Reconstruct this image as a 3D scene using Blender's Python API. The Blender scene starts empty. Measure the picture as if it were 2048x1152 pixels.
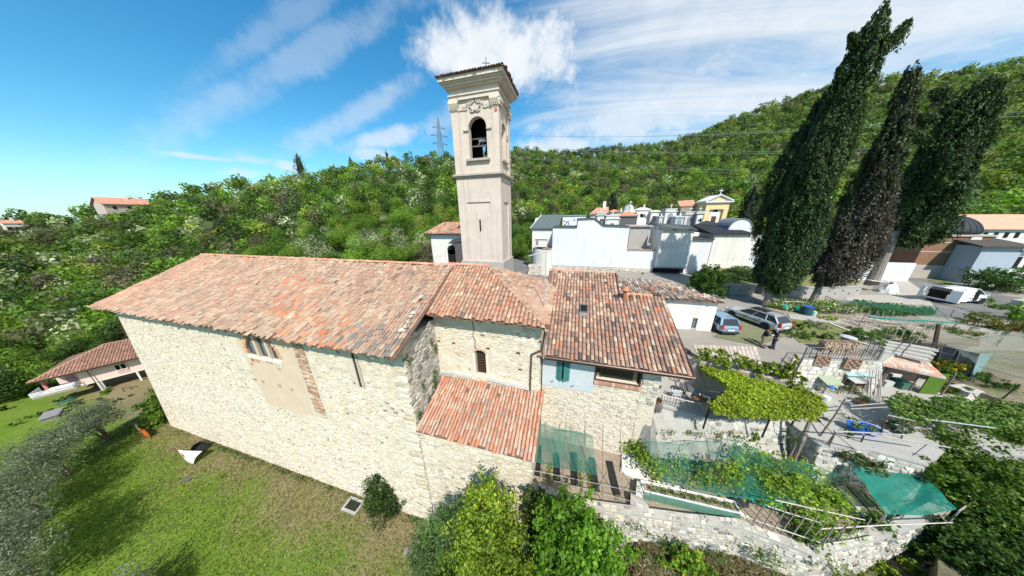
import bpy,bmesh,math,random
import numpy as np
from math import sin,cos,tan,pi,radians,hypot,sqrt,atan2
from mathutils import Vector,Matrix
ru = random.uniform; random.seed(7); RNG = np.random.default_rng(11)
scene = bpy.context.scene
COL = scene.collection
# camera, sky, sun, exposure
FPX,PITCH,ROLL,HEAD = 450.0,radians(17.74),radians(1.0),radians(15.25)
CAM = Vector((42.3,-8.7,21.75))
cam_d = bpy.data.cameras.new('camera'); cam = bpy.data.objects.new('camera',cam_d); COL.objects.link(cam)
cam_d.sensor_width = 36.0; cam_d.lens = FPX / 2048 * 36.0; cam_d.clip_start = 0.1; cam_d.clip_end = 20000
cam.matrix_world = (Matrix.Translation(CAM) @ Matrix.Rotation(HEAD,4,'Z') @ Matrix.Rotation(pi/2 - PITCH,4,'X')
     @ Matrix.Rotation(-ROLL,4,'Z'))
scene.camera = cam
SUN_EL,SUN_PHI = radians(50),radians(25)          # sun stands behind the camera, to the right
sun_vec = Vector((sin(SUN_PHI)*cos(SUN_EL),-cos(SUN_PHI)*cos(SUN_EL),sin(SUN_EL)))
sd = bpy.data.lights.new('sun','SUN'); sd.energy = 4.6; sd.angle = radians(0.53); sd.color = (1.0,0.955,0.88)
so = bpy.data.objects.new('sun',sd); COL.objects.link(so)
so.rotation_euler = sun_vec.to_track_quat('Z','Y').to_euler()
scene.view_settings.view_transform = 'Standard'; scene.view_settings.look = 'None'
scene.view_settings.gamma = 1.0; scene.view_settings.use_curve_mapping = False
scene.view_settings.exposure = 0.45
scene.render.resolution_x,scene.render.resolution_y = 1024,576
world = bpy.data.worlds.new('World'); scene.world = world; world.use_nodes = True
def build_world():
 nt = world.node_tree; nt.nodes.clear(); N = nt.nodes.new; L = nt.links.new
 out = N('ShaderNodeOutputWorld'); bg = N('ShaderNodeBackground'); bg.inputs['Strength'].default_value = 0.12
 sky = N('ShaderNodeTexSky'); sky.sky_type = 'NISHITA'; sky.sun_disc = False
 sky.sun_elevation = SUN_EL; sky.sun_rotation = atan2(sun_vec.x,sun_vec.y)
 sky.altitude = 300; sky.air_density = 1.2; sky.dust_density = 0.3; sky.ozone_density = 1.6
 hs = N('ShaderNodeHueSaturation'); hs.inputs['Saturation'].default_value = 1.22; hs.inputs['Value'].default_value = 1.0
 tn = N('ShaderNodeVectorMath'); tn.operation = 'MULTIPLY'; L(sky.outputs[0],tn.inputs[0]); tn.inputs[1].default_value = (.75,1.03,1.08); L(tn.outputs[0],hs.inputs['Color'])
 geo = N('ShaderNodeNewGeometry');
 d = geo.outputs['Incoming']
 neg = N('ShaderNodeVectorMath'); neg.operation = 'SCALE'; neg.inputs['Scale'].default_value = -1.0; L(d,neg.inputs[0])
 D = neg.outputs[0]
 def math(op,a,b=None,clamp=False):
  n = N('ShaderNodeMath'); n.operation = op; n.use_clamp = clamp
  for i,q in enumerate((a,b)):
   if q is None: continue
   if isinstance(q,(int,float)): n.inputs[i].default_value = q
   else: L(q,n.inputs[i])
  return n.outputs[0]
 def ramp(fac,a,b):
  n = N('ShaderNodeMapRange'); n.interpolation_type = 'SMOOTHSTEP'; L(fac,n.inputs[0])
  n.inputs[1].default_value = a; n.inputs[2].default_value = b; return n.outputs[0]
 def noise(vec,scale,detail,rough=0.55,dist=0.0):
  n = N('ShaderNodeTexNoise'); n.inputs['Scale'].default_value = scale; n.inputs['Detail'].default_value = detail
  n.inputs['Roughness'].default_value = rough; n.inputs['Distortion'].default_value = dist
  L(vec,n.inputs['Vector']); return n.outputs['Fac']
 sep = N('ShaderNodeSeparateXYZ'); L(D,sep.inputs[0])
 zc = math('MAXIMUM',sep.outputs[2],0.03)
 zz = math('ADD',zc,0.10)
 cmb = N('ShaderNodeCombineXYZ'); L(math('DIVIDE',sep.outputs[0],zz),cmb.inputs[0]); L(math('DIVIDE',sep.outputs[1],zz),cmb.inputs[1])
 # streaky high cloud on a flat layer, stretched along one direction
 mp = N('ShaderNodeMapping'); mp.inputs['Rotation'].default_value = (0,0,radians(WIND)); mp.inputs['Scale'].default_value = (0.30,1.15,1)
 L(cmb.outputs[0],mp.inputs['Vector'])
 st = noise(mp.outputs[0],1.5,9,0.62,0.8)
 big = noise(cmb.outputs[0],0.42,3,0.5)
 fl = noise(cmb.outputs[0],2.2,8,0.6,0.3)
 # cover grows towards the east (right of the picture)
 east = N('ShaderNodeVectorMath'); east.operation = 'DOT_PRODUCT'; L(D,east.inputs[0]); east.inputs[1].default_value = EASTV
 cov = ramp(east.outputs['Value'],-0.30,0.55)
 th = math('SUBTRACT',math('ADD',st,math('MULTIPLY',cov,0.36)),math('MULTIPLY',big,0.26))
 m1 = math('MULTIPLY',ramp(th,0.44,0.86),0.9)
 th2 = math('ADD',math('MULTIPLY',fl,0.8),math('MULTIPLY',cov,0.22))
 m2 = math('MULTIPLY',ramp(th2,0.52,0.72),math('MULTIPLY',cov,0.65))
 mm = math('MAXIMUM',m1,m2)
 # small heaped clouds standing in a few directions
 nb = noise(D,7.0,9,0.66)
 nb2 = noise(D,26.0,5,0.6)
 base = math('ADD',math('MULTIPLY',math('SUBTRACT',nb,0.5),0.34),math('MULTIPLY',math('SUBTRACT',nb2,0.5),0.10))
 for (vx,vy,vz,ax,ez,s,rot) in HEAPS:
  # elliptical blob: horizontal tangent and vertical offsets from its centre direction
  c = Vector((vx,vy,vz)).normalized(); t = Vector((c.y,-c.x,0)).normalized(); w = t.cross(c); t,w = t*cos(rot) + w*sin(rot),w*cos(rot) - t*sin(rot)
  a1 = N('ShaderNodeVectorMath'); a1.operation = 'DOT_PRODUCT'; L(D,a1.inputs[0]); a1.inputs[1].default_value = t / ax
  a2 = N('ShaderNodeVectorMath'); a2.operation = 'DOT_PRODUCT'; L(D,a2.inputs[0]); a2.inputs[1].default_value = w / ez
  a3 = N('ShaderNodeVectorMath'); a3.operation = 'DOT_PRODUCT'; L(D,a3.inputs[0]); a3.inputs[1].default_value = c
  r2 = math('ADD',math('POWER',a1.outputs['Value'],2.0),math('POWER',math('ABSOLUTE',a2.outputs['Value']),2.0))
  k = math('SUBTRACT',1.0,math('SQRT',r2))
  k = math('ADD',k,math('MULTIPLY',base,5.5))
  k = math('MULTIPLY',ramp(k,0.0,0.75),math('GREATER_THAN',a3.outputs['Value'],0.2))
  mm = math('MAXIMUM',mm,math('MULTIPLY',k,s))
 # haze whitens the sky near the horizon
 hz = N('ShaderNodeMapRange'); hz.interpolation_type = 'SMOOTHSTEP'; L(sep.outputs[2],hz.inputs[0])
 hz.inputs[1].default_value = 0.0; hz.inputs[2].default_value = 0.16; hz.inputs[3].default_value = 0.5; hz.inputs[4].default_value = 0.0
 shade = noise(D,14.0,6,0.6)
 cc = N('ShaderNodeMix'); cc.data_type = 'RGBA'; L(shade,cc.inputs[0])
 cc.inputs[6].default_value = (4.0,4.5,5.0,1); cc.inputs[7].default_value = (6.5,6.7,6.9,1)
 m0 = N('ShaderNodeMix'); m0.data_type = 'RGBA'; L(hz.outputs[0],m0.inputs[0]); L(hs.outputs[0],m0.inputs[6]); m0.inputs[7].default_value = (3.4,5.6,6.3,1)
 mx = N('ShaderNodeMix'); mx.data_type = 'RGBA'; L(mm,mx.inputs[0]); L(m0.outputs[2],mx.inputs[6]); L(cc.outputs[2],mx.inputs[7])
 L(mx.outputs[2],bg.inputs['Color']); L(bg.outputs[0],out.inputs[0])
# measuring helpers: where a sight line meets a real plane
def ray(px,py):
 x = (px - 1024) / FPX; y = (576 - py) / FPX
 c,s = cos(ROLL),sin(ROLL); xr = x*c + y*s; yr = -x*s + y*c
 f = cos(PITCH) + yr*sin(PITCH); u = -sin(PITCH) + yr*cos(PITCH)
 ch,sh = cos(HEAD),sin(HEAD)
 return Vector((xr*ch - f*sh,xr*sh + f*ch,u))
def gz(px,py,z):
 r = ray(px,py); return CAM + r * ((z - CAM.z) / r.z)
def fy(px,py,y):
 r = ray(px,py); return CAM + r * ((y - CAM.y) / r.y)
def fx(px,py,x):
 r = ray(px,py); return CAM + r * ((x - CAM.x) / r.x)
WIND = -48; EASTV = tuple(Vector((cos(radians(10)),sin(radians(10)),0.15)))
def _h(px,py,ax,ez,s=1.0,rot=0.0):
 r = ray(px,py).normalized(); return (r.x,r.y,r.z,ax,ez,s,rot)
HEAPS = [_h(900,110,.15,.085),_h(1040,112,.20,.13),_h(985,80,.17,.09),_h(1095,105,.12,.11),_h(960,120,.16,.10),_h(575,332,.05,.022,.7),_h(505,320,.08,.02,.45),_h(745,308,.09,.03,.6),_h(490,345,.06,.02,.5),
   _h(1240,240,.42,.10,.75),_h(1120,290,.25,.05,.8),_h(1450,100,.35,.12,.45),_h(600,120,.50,.05,.26,.62),_h(720,225,.34,.045,.36,.55),_h(540,60,.3,.04,.2,.7),_h(770,275,.18,.035,.6,.3),_h(960,190,.3,.05,.3,.5),_h(420,316,.08,.008,.6)]
build_world()
# object helpers
WL = {}
def tag(o,label=None,cat=None,group=None,kind=None):
 if label: o['label'] = label
 if cat: o['category'] = cat
 if group: o['group'] = group
 if kind: o['kind'] = kind
 return o
def thing(name,label,cat,loc=(0,0,0),rotz=0.0,group=None):
 o = bpy.data.objects.new(name,None); COL.objects.link(o); o.empty_display_size = 0.3
 o.location = loc; o.rotation_euler = (0,0,rotz); WL[o.name] = Vector(loc)
 return tag(o,label,cat,group)
def wloc(o): return WL.get(o.name,Vector((0,0,0))) if o else Vector((0,0,0))
class MB:
 """collects shapes of one mesh; every vertex carries a colour"""
 def __init__(s): s.v = []; s.f = []; s.c = []; s.m = []; s.cur = (1,1,1); s.mi = 0
 def add(s,vs,fs,col=None):
  b = len(s.v); s.v += [tuple(v) for v in vs]; s.f += [tuple(b + i for i in f) for f in fs]
  s.c += [col or s.cur] * len(vs); s.m += [s.mi] * len(fs); return s
 def box(s,a,b,col=None):
  x0,y0,z0 = a; x1,y1,z1 = b
  return s.add([(x0,y0,z0),(x1,y0,z0),(x1,y1,z0),(x0,y1,z0),(x0,y0,z1),(x1,y0,z1),(x1,y1,z1),(x0,y1,z1)],
      [(3,2,1,0),(4,5,6,7),(0,1,5,4),(1,2,6,5),(2,3,7,6),(3,0,4,7)],col)
 def obox(s,c,ux,uy,uz,col=None):
  c,ux,uy,uz = Vector(c),Vector(ux),Vector(uy),Vector(uz)
  vs = [c + ux*i + uy*j + uz*k for k in (-1,1) for (i,j) in ((-1,-1),(1,-1),(1,1),(-1,1))]
  return s.add(vs,[(3,2,1,0),(4,5,6,7),(0,1,5,4),(1,2,6,5),(2,3,7,6),(3,0,4,7)],col)
 def bar(s,p,q,w,h=None,col=None,up=(0,0,1)):
  p,q = Vector(p),Vector(q); d = (q - p); L = d.length
  if L < 1e-6: return s
  d /= L; up = Vector(up)
  if abs(d.dot(up)) > 0.98: up = Vector((1,0,0))
  a = d.cross(up).normalized(); b = a.cross(d)
  return s.obox((p + q)/2,d*L/2,a*w/2,b*(h or w)/2,col)
 def tube(s,pts,r,n=6,col=None,caps=True):
  pts = [Vector(p) for p in pts]; rs = r if isinstance(r,(list,tuple)) else [r]*len(pts)
  vs = []; fs = []; ref = Vector((0.13,0.31,0.94))
  for i,p in enumerate(pts):
   d = (pts[min(i+1,len(pts)-1)] - pts[max(i-1,0)]).normalized()
   rr = ref if abs(d.dot(ref)) < 0.95 else Vector((1,0,0))
   a = d.cross(rr).normalized(); b = d.cross(a)
   for k in range(n):
    t = 2*pi*k/n; vs.append(p + (a*cos(t) + b*sin(t))*rs[i])
  for i in range(len(pts)-1):
   for k in range(n):
    fs.append((i*n+k,i*n+(k+1) % n,(i+1)*n+(k+1) % n,(i+1)*n+k))
  if caps: fs += [tuple(range(n-1,-1,-1)),tuple(range((len(pts)-1)*n,len(pts)*n))]
  return s.add(vs,fs,col)
 def prism(s,poly,d,col=None):
  poly = [Vector(p) for p in poly]; d = Vector(d); n = len(poly)
  return s.add(poly + [p + d for p in poly],[tuple(range(n-1,-1,-1)),tuple(range(n,2*n))] +
      [(i,(i+1) % n,n+(i+1) % n,n+i) for i in range(n)],col)
 def quad(s,a,b,c,d,col=None): return s.add([a,b,c,d],[(0,1,2,3)],col)
 def lathe(s,prof,c=(0,0,0),n=16,col=None,squash=1.0):
  c = Vector(c); vs = []; fs = []
  for (r,z) in prof:
   for k in range(n): vs.append(c + Vector((r*cos(2*pi*k/n),r*sin(2*pi*k/n)*squash,z)))
  for i in range(len(prof)-1):
   for k in range(n): fs.append((i*n+k,i*n+(k+1) % n,(i+1)*n+(k+1) % n,(i+1)*n+k))
  fs += [tuple(range(n-1,-1,-1)),tuple(range((len(prof)-1)*n,len(prof)*n))]
  return s.add(vs,fs,col)
 def mesh(s,name,mats,shift=None,smooth=False):
  me = bpy.data.meshes.new(name)
  v = np.array(s.v,dtype=np.float64).reshape(-1,3)
  if shift is not None: v = v - np.array(shift)
  me.from_pydata(v.tolist(),[],s.f); me.update()
  at = me.color_attributes.new('col','FLOAT_COLOR','POINT')
  c = np.ones((len(s.v),4),dtype=np.float32)
  if len(s.v): c[:,:3] = np.array(s.c,dtype=np.float32)
  at.data.foreach_set('color',c.ravel())
  for m in (mats if isinstance(mats,(list,tuple)) else [mats]): me.materials.append(m)
  if any(s.m): me.polygons.foreach_set('material_index',s.m)
  if smooth: me.polygons.foreach_set('use_smooth',[True]*len(me.polygons))
  return me
def obj(name,mb,mats,parent=None,world=True,smooth=False):
 me = mb if isinstance(mb,bpy.types.Mesh) else mb.mesh(name,mats,wloc(parent) if (parent and world) else None,smooth)
 o = bpy.data.objects.new(name,me); COL.objects.link(o)
 if parent: o.parent = parent; WL[o.name] = wloc(parent)
 return o
def struct(name,mb,mats,smooth=False,parent=None):
 o = obj(name,mb,mats,parent,True,smooth)
 if not parent: o['kind'] = 'structure'
 return o
def place(name,me,parent,M):
 """an object sharing a mesh, set by a world matrix under a parent that is not rotated"""
 o = bpy.data.objects.new(name,me); COL.objects.link(o); o.parent = parent
 M = M.copy(); M.translation = M.translation - wloc(parent); o.matrix_basis = M
 WL[o.name] = wloc(parent); return o
def kids(root):
 return [c for c in ALLCH.get(root.name,[])]
def copy_tree(root,loc,rotz,label=None,group=None,scale=None):
 """a copy of a thing with copies of its parts and sub-parts (mesh data shared)"""
 r = root.copy(); COL.objects.link(r); r.location = loc; r.rotation_euler = (0,0,rotz)
 if scale is not None: r.scale = (scale,)*3 if isinstance(scale,(int,float)) else scale
 if label: r['label'] = label
 if group: r['group'] = group
 for ch in list(root.children):
  c = ch.copy(); COL.objects.link(c); c.parent = r
  for g in list(ch.children):
   d = g.copy(); COL.objects.link(d); d.parent = c
 return r
def np_mesh(name,verts,faces4,cols,mats,tri=False):
 me = bpy.data.meshes.new(name); k = 3 if tri else 4
 nv,nf = len(verts),len(faces4)
 me.vertices.add(nv); me.vertices.foreach_set('co',np.asarray(verts,dtype=np.float32).ravel())
 me.loops.add(nf*k); me.loops.foreach_set('vertex_index',np.asarray(faces4,dtype=np.int32).ravel())
 me.polygons.add(nf); me.polygons.foreach_set('loop_start',np.arange(0,nf*k,k,dtype=np.int32))
 me.update(calc_edges=True)
 at = me.color_attributes.new('col','FLOAT_COLOR','POINT')
 c = np.ones((nv,4),dtype=np.float32); c[:,:3] = cols
 at.data.foreach_set('color',c.ravel())
 me.materials.append(mats); return me
def unit(a): return a / (np.linalg.norm(a,axis=-1,keepdims=True) + 1e-9)
def leaf_arrays(P,size,cols,out=None,bias=0.6,aspect=0.55,fold=0.25,updir=None,upb=0.0):
 """folded leaf-shaped quads at points P; out = outward directions that bias the way they face"""
 n = len(P); nr = RNG.normal(size=(n,3))
 nr = unit(nr)
 if out is not None: nr = unit(nr + out*bias)
 t = RNG.normal(size=(n,3))
 if updir is not None: t = unit(t) + np.asarray(updir)*upb
 t = unit(t - nr*np.sum(t*nr,axis=1,keepdims=True)); b = np.cross(nr,t)
 s = np.broadcast_to(np.asarray(size,dtype=float),(n,))[:,None]
 a0 = P - t*s*0.5; a2 = P + t*s*0.5
 a1 = P + b*s*aspect*0.5 + nr*s*fold*0.3; a3 = P - b*s*aspect*0.5 + nr*s*fold*0.3
 V = np.stack([a0,a1,a2,a3],axis=1).reshape(-1,3)
 F = np.arange(n*4).reshape(n,4); C = np.repeat(cols,4,axis=0)
 return V,F,C
def leaf_mesh(name,P,size,cols,mat,**kw):
 V,F,C = leaf_arrays(P,size,cols,**kw); return np_mesh(name,V,F,C,mat)
def blob_points(n,blobs,shell=0.55,jit=.10):
 """points spread through the outer volume of a set of ellipsoids (cx,cy,cz,rx,ry,rz)"""
 B = np.array(blobs,dtype=float); w = (B[:,3]*B[:,4]*B[:,5])**(2/3); idx = RNG.choice(len(B),size=n,p=w/w.sum())
 d = unit(RNG.normal(size=(n,3))); r = shell + (1 - shell)*RNG.random(n)**0.6
 r = r*(1 + jit*RNG.normal(size=n)); b = B[idx]
 return b[:,:3] + d*b[:,3:]*r[:,None],d,idx
def pick(pal,n,jit=0.12):
 """n colours drawn from a palette [(weight, rgb), ...] with a little scatter"""
 w = np.array([p[0] for p in pal],float); c = np.array([p[1] for p in pal],float)
 i = RNG.choice(len(pal),size=n,p=w/w.sum())
 return np.clip(c[i]*(1 + jit*RNG.normal(size=(n,1))),0.004,0.95)
# materials
MATS = {}
def mat(name,col=(.5,.5,.5),rough=0.8,metal=0.0,spec=0.3,attr=False,n1=(0,0),n2=(0,0),bump=(0,0),dark=None,alpha=1.0,coords='OBJ',coat=0.0,vor=None):
 """colour (or the vertex colour) broken by two scales of noise; bump = (scale, strength)"""
 if name in MATS: return MATS[name]
 m = bpy.data.materials.new(name); m.use_nodes = True; nt = m.node_tree; N = nt.nodes.new; L = nt.links.new
 b = nt.nodes['Principled BSDF']; b.inputs['Roughness'].default_value = rough; b.inputs['Metallic'].default_value = metal
 b.inputs['Specular IOR Level'].default_value = spec; b.inputs['Alpha'].default_value = alpha
 if coat: b.inputs['Coat Weight'].default_value = coat; b.inputs['Coat Roughness'].default_value = 0.08
 if attr:
  a = N('ShaderNodeAttribute'); a.attribute_name = 'col'; c = a.outputs['Color']
 else:
  a = N('ShaderNodeRGB'); a.outputs[0].default_value = (*col,1); c = a.outputs[0]
 geo = N('ShaderNodeNewGeometry'); pos = geo.outputs['Position']
 def noise(sc,det=5,run=None):
  n = N('ShaderNodeTexNoise'); n.inputs['Scale'].default_value = sc; n.inputs['Detail'].default_value = det
  n.inputs['Roughness'].default_value = 0.6
  if run: q = N('ShaderNodeMapping'); q.inputs['Scale'].default_value = (1,1,run[0]); L(pos,q.inputs['Vector']); L(q.outputs[0],n.inputs['Vector'])
  else: L(pos,n.inputs['Vector'])
  return n.outputs['Fac']
 for (sc,amt) in (n1,n2):
  if amt:
   mr = N('ShaderNodeMapRange'); L(noise(sc),mr.inputs[0]); mr.inputs[1].default_value = 0.25; mr.inputs[2].default_value = 0.75
   mr.inputs[3].default_value = 1 - amt; mr.inputs[4].default_value = 1 + amt
   mu = N('ShaderNodeVectorMath'); mu.operation = 'SCALE'; L(c,mu.inputs[0]); L(mr.outputs[0],mu.inputs['Scale']); c = mu.outputs[0]
 if dark:                                    # (scale, threshold lo, hi, colour, strength): stains with a shape of their own
  for (sc,lo,hi,dc,stg,*run) in (dark if isinstance(dark,list) else [dark]):
   mr = N('ShaderNodeMapRange'); L(noise(sc,7,run),mr.inputs[0]); mr.inputs[1].default_value = lo; mr.inputs[2].default_value = hi; mr.inputs[4].default_value = stg
   mx = N('ShaderNodeMix'); mx.data_type = 'RGBA'; L(mr.outputs[0],mx.inputs[0]); L(c,mx.inputs[6]); mx.inputs[7].default_value = (*dc,1); c = mx.outputs[2]
 L(c,b.inputs['Base Color'])
 if bump[1]:
  bp = N('ShaderNodeBump'); bp.inputs['Strength'].default_value = bump[1]; bp.inputs['Distance'].default_value = 0.05
  L(noise(bump[0],6),bp.inputs['Height']); L(bp.outputs[0],b.inputs['Normal'])
 MATS[name] = m; return m
def leaf_mat(name,trans=0.35,rough=0.55,n=(0.35,0.25),spec=0.25):
 if name in MATS: return MATS[name]
 m = bpy.data.materials.new(name); m.use_nodes = True; nt = m.node_tree; N = nt.nodes.new; L = nt.links.new
 b = nt.nodes['Principled BSDF']; b.inputs['Roughness'].default_value = rough; b.inputs['Specular IOR Level'].default_value = spec
 a = N('ShaderNodeAttribute'); a.attribute_name = 'col'; c = a.outputs['Color']
 geo = N('ShaderNodeNewGeometry'); no = N('ShaderNodeTexNoise'); no.inputs['Scale'].default_value = n[0]; no.inputs['Detail'].default_value = 4
 L(geo.outputs['Position'],no.inputs['Vector'])
 mr = N('ShaderNodeMapRange'); L(no.outputs['Fac'],mr.inputs[0]); mr.inputs[1].default_value = .3; mr.inputs[2].default_value = .7; mr.inputs[3].default_value = 1-n[1]; mr.inputs[4].default_value = 1+n[1]
 mu = N('ShaderNodeVectorMath'); mu.operation = 'SCALE'; L(c,mu.inputs[0]); L(mr.outputs[0],mu.inputs['Scale']); c = mu.outputs[0]
 L(c,b.inputs['Base Color'])
 t = N('ShaderNodeBsdfTranslucent'); g = N('ShaderNodeVectorMath'); g.operation = 'MULTIPLY'; L(c,g.inputs[0]); g.inputs[1].default_value = (1.5,1.5,.7); L(g.outputs[0],t.inputs['Color'])
 mx = N('ShaderNodeMixShader'); mx.inputs[0].default_value = trans; L(b.outputs[0],mx.inputs[1]); L(t.outputs[0],mx.inputs[2])
 L(mx.outputs[0],nt.nodes['Material Output'].inputs['Surface']); MATS[name] = m; return m
def net_mat(name,col,dens=0.5,scale=60):
 """woven mesh: part of the light passes"""
 m = bpy.data.materials.new(name); m.use_nodes = True; nt = m.node_tree; N = nt.nodes.new; L = nt.links.new
 b = nt.nodes['Principled BSDF']; b.inputs['Base Color'].default_value = (*col,1); b.inputs['Roughness'].default_value = 0.6
 t = N('ShaderNodeBsdfTransparent'); tl = N('ShaderNodeBsdfTranslucent'); tl.inputs['Color'].default_value = (*col,1)
 m1 = N('ShaderNodeMixShader'); m1.inputs[0].default_value = 0.4; L(b.outputs[0],m1.inputs[1]); L(tl.outputs[0],m1.inputs[2])
 geo = N('ShaderNodeNewGeometry'); no = N('ShaderNodeTexNoise'); no.inputs['Scale'].default_value = 1.1; no.inputs['Detail'].default_value = 6
 L(geo.outputs['Position'],no.inputs['Vector'])
 mr = N('ShaderNodeMapRange'); L(no.outputs['Fac'],mr.inputs[0]); mr.inputs[1].default_value = .3; mr.inputs[2].default_value = .7
 mr.inputs[3].default_value = max(0,dens - .18); mr.inputs[4].default_value = min(1,dens + .18)
 mx = N('ShaderNodeMixShader'); L(mr.outputs[0],mx.inputs[0]); L(t.outputs[0],mx.inputs[1]); L(m1.outputs[0],mx.inputs[2])
 L(mx.outputs[0],nt.nodes['Material Output'].inputs['Surface']); MATS[name] = m; return m
M_TILE = mat('clay_tile',attr=True,rough=0.85,n1=(.55,.15),n2=(20,.16),bump=(40,.25),dark=[(.9,.60,.78,(.20,.165,.13),.4),(14,.62,.75,(.46,.43,.33),.35)])
M_STONE = mat('rubble_stone',attr=True,rough=0.9,n1=(7,.16),n2=(38,.16),bump=(30,.4))
M_RUB = mat('rubble_face',attr=True,rough=0.95,n1=(3,.10),n2=(30,.14),bump=(30,.4),dark=[(.45,.46,.68,(.63,.575,.485),.6),(3.2,.50,.64,(.66,.61,.52),.65),(.8,.62,.76,(.36,.33,.28),.3),(1.3,.56,.72,(.40,.36,.30),.35,.12)])
M_MORTAR = mat('lime_mortar',(.60,.53,.42),rough=0.95,n1=(.6,.10),n2=(11,.16),bump=(16,.6),dark=[(1.4,.56,.74,(.50,.36,.17),.5),(.5,.62,.8,(.30,.28,.24),.45)])
M_GREYMORTAR = mat('grey_mortar',(.42,.40,.36),rough=0.95,n1=(.8,.14),n2=(12,.2),bump=(16,.6),dark=(1.1,.55,.75,(.16,.16,.14),.6))
M_PAINT = mat('painted_piece',attr=True,rough=0.7,n1=(1.3,.06),n2=(14,.05))
M_WOOD = mat('weathered_wood',attr=True,rough=0.85,n1=(6,.2),n2=(40,.2),bump=(30,.3))
M_METAL = mat('dull_metal',attr=True,rough=0.45,metal=0.6,n1=(8,.12))
M_IRON = mat('dark_iron',(.035,.032,.03),rough=0.6,metal=0.4)
M_DARK = mat('dark_interior',(.012,.011,.010),rough=0.9)
M_GLASS = mat('window_glass',(.03,.04,.045),rough=0.05,spec=0.6)
M_LEAF = leaf_mat('foliage',.38)
M_LEAFD = leaf_mat('dark_foliage',.12,n=(.5,.3))
M_FOREST = leaf_mat('forest_foliage',.42,n=(.06,.28))
M_BARK = mat('bark',(.12,.095,.07),rough=0.95,n1=(4,.3),n2=(25,.3),bump=(14,.8))
# builders for tiled roofs and rubble walls
CLAY = [(3.0,(.40,.205,.135)),(2.6,(.43,.25,.17)),(2.0,(.46,.315,.215)),(1.4,(.35,.16,.10)),(.7,(.51,.40,.285)),(.8,(.30,.20,.15)),(.45,(.14,.11,.095)),(.4,(.55,.185,.075))]
CLAY_WASHED = [(3.4,(.385,.225,.155)),(3.0,(.395,.26,.185)),(2.6,(.415,.31,.22)),(1.2,(.355,.18,.12)),(1.1,(.45,.37,.27)),(1.0,(.28,.21,.165)),(.4,(.155,.13,.11)),(.15,(.46,.18,.08))]
CLAY_DARK = [(2.6,(.34,.19,.135)),(2.2,(.39,.235,.165)),(1.6,(.45,.315,.225)),(1.5,(.28,.19,.15)),(1.0,(.16,.125,.105)),(.8,(.52,.42,.29)),(.7,(.44,.165,.09)),(.35,(.075,.065,.06))]
def soften(pal,k):
 w = np.array([p[0] for p in pal]); c = np.array([p[1] for p in pal]); mean = (w[:,None]*c).sum(0)/w.sum(); return [(a,tuple(mean + (np.array(b) - mean)*k)) for a,b in pal]
CLAY,CLAY_WASHED,CLAY_DARK = soften(CLAY,.72),soften(CLAY_WASHED,.68),soften(CLAY_DARK,.85)
TEMPL = {}
def tile_arrays(r,L,jit=0.0,seg=4):
 """a tapered half-round clay tile: upper skin plus the lip at its low end; x across, y up the slope, z out"""
 vs = []; fs = []
 r0,r1 = r,r*0.80
 for (rr,y,zo) in ((r0,0,.012),(r1,L,-.008)):
  for k in range(seg+1):
   a = pi*(1 - k/seg); vs.append((rr*cos(a),y,rr*.85*sin(a) + zo))
 for k in range(seg): fs.append((k,k+1,seg+2+k,seg+1+k))
 b = len(vs)
 for k in range(seg+1):
  a = pi*(1 - k/seg); vs.append(((r0-.022)*cos(a),.004,(r0-.022)*.82*sin(a)))
 for k in range(seg): fs.append((b+k,b+k+1,k+1,k))
 return vs,fs
def tile_template(r,L,col):
 key = (round(r,3),round(L,3),tuple(round(c,3) for c in col))
 if key not in TEMPL:
  m = MB(); v,f = tile_arrays(r,L); m.add(v,f,col); TEMPL[key] = m.mesh('roof_tile',M_TILE,smooth=False)
 return TEMPL[key]
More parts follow.
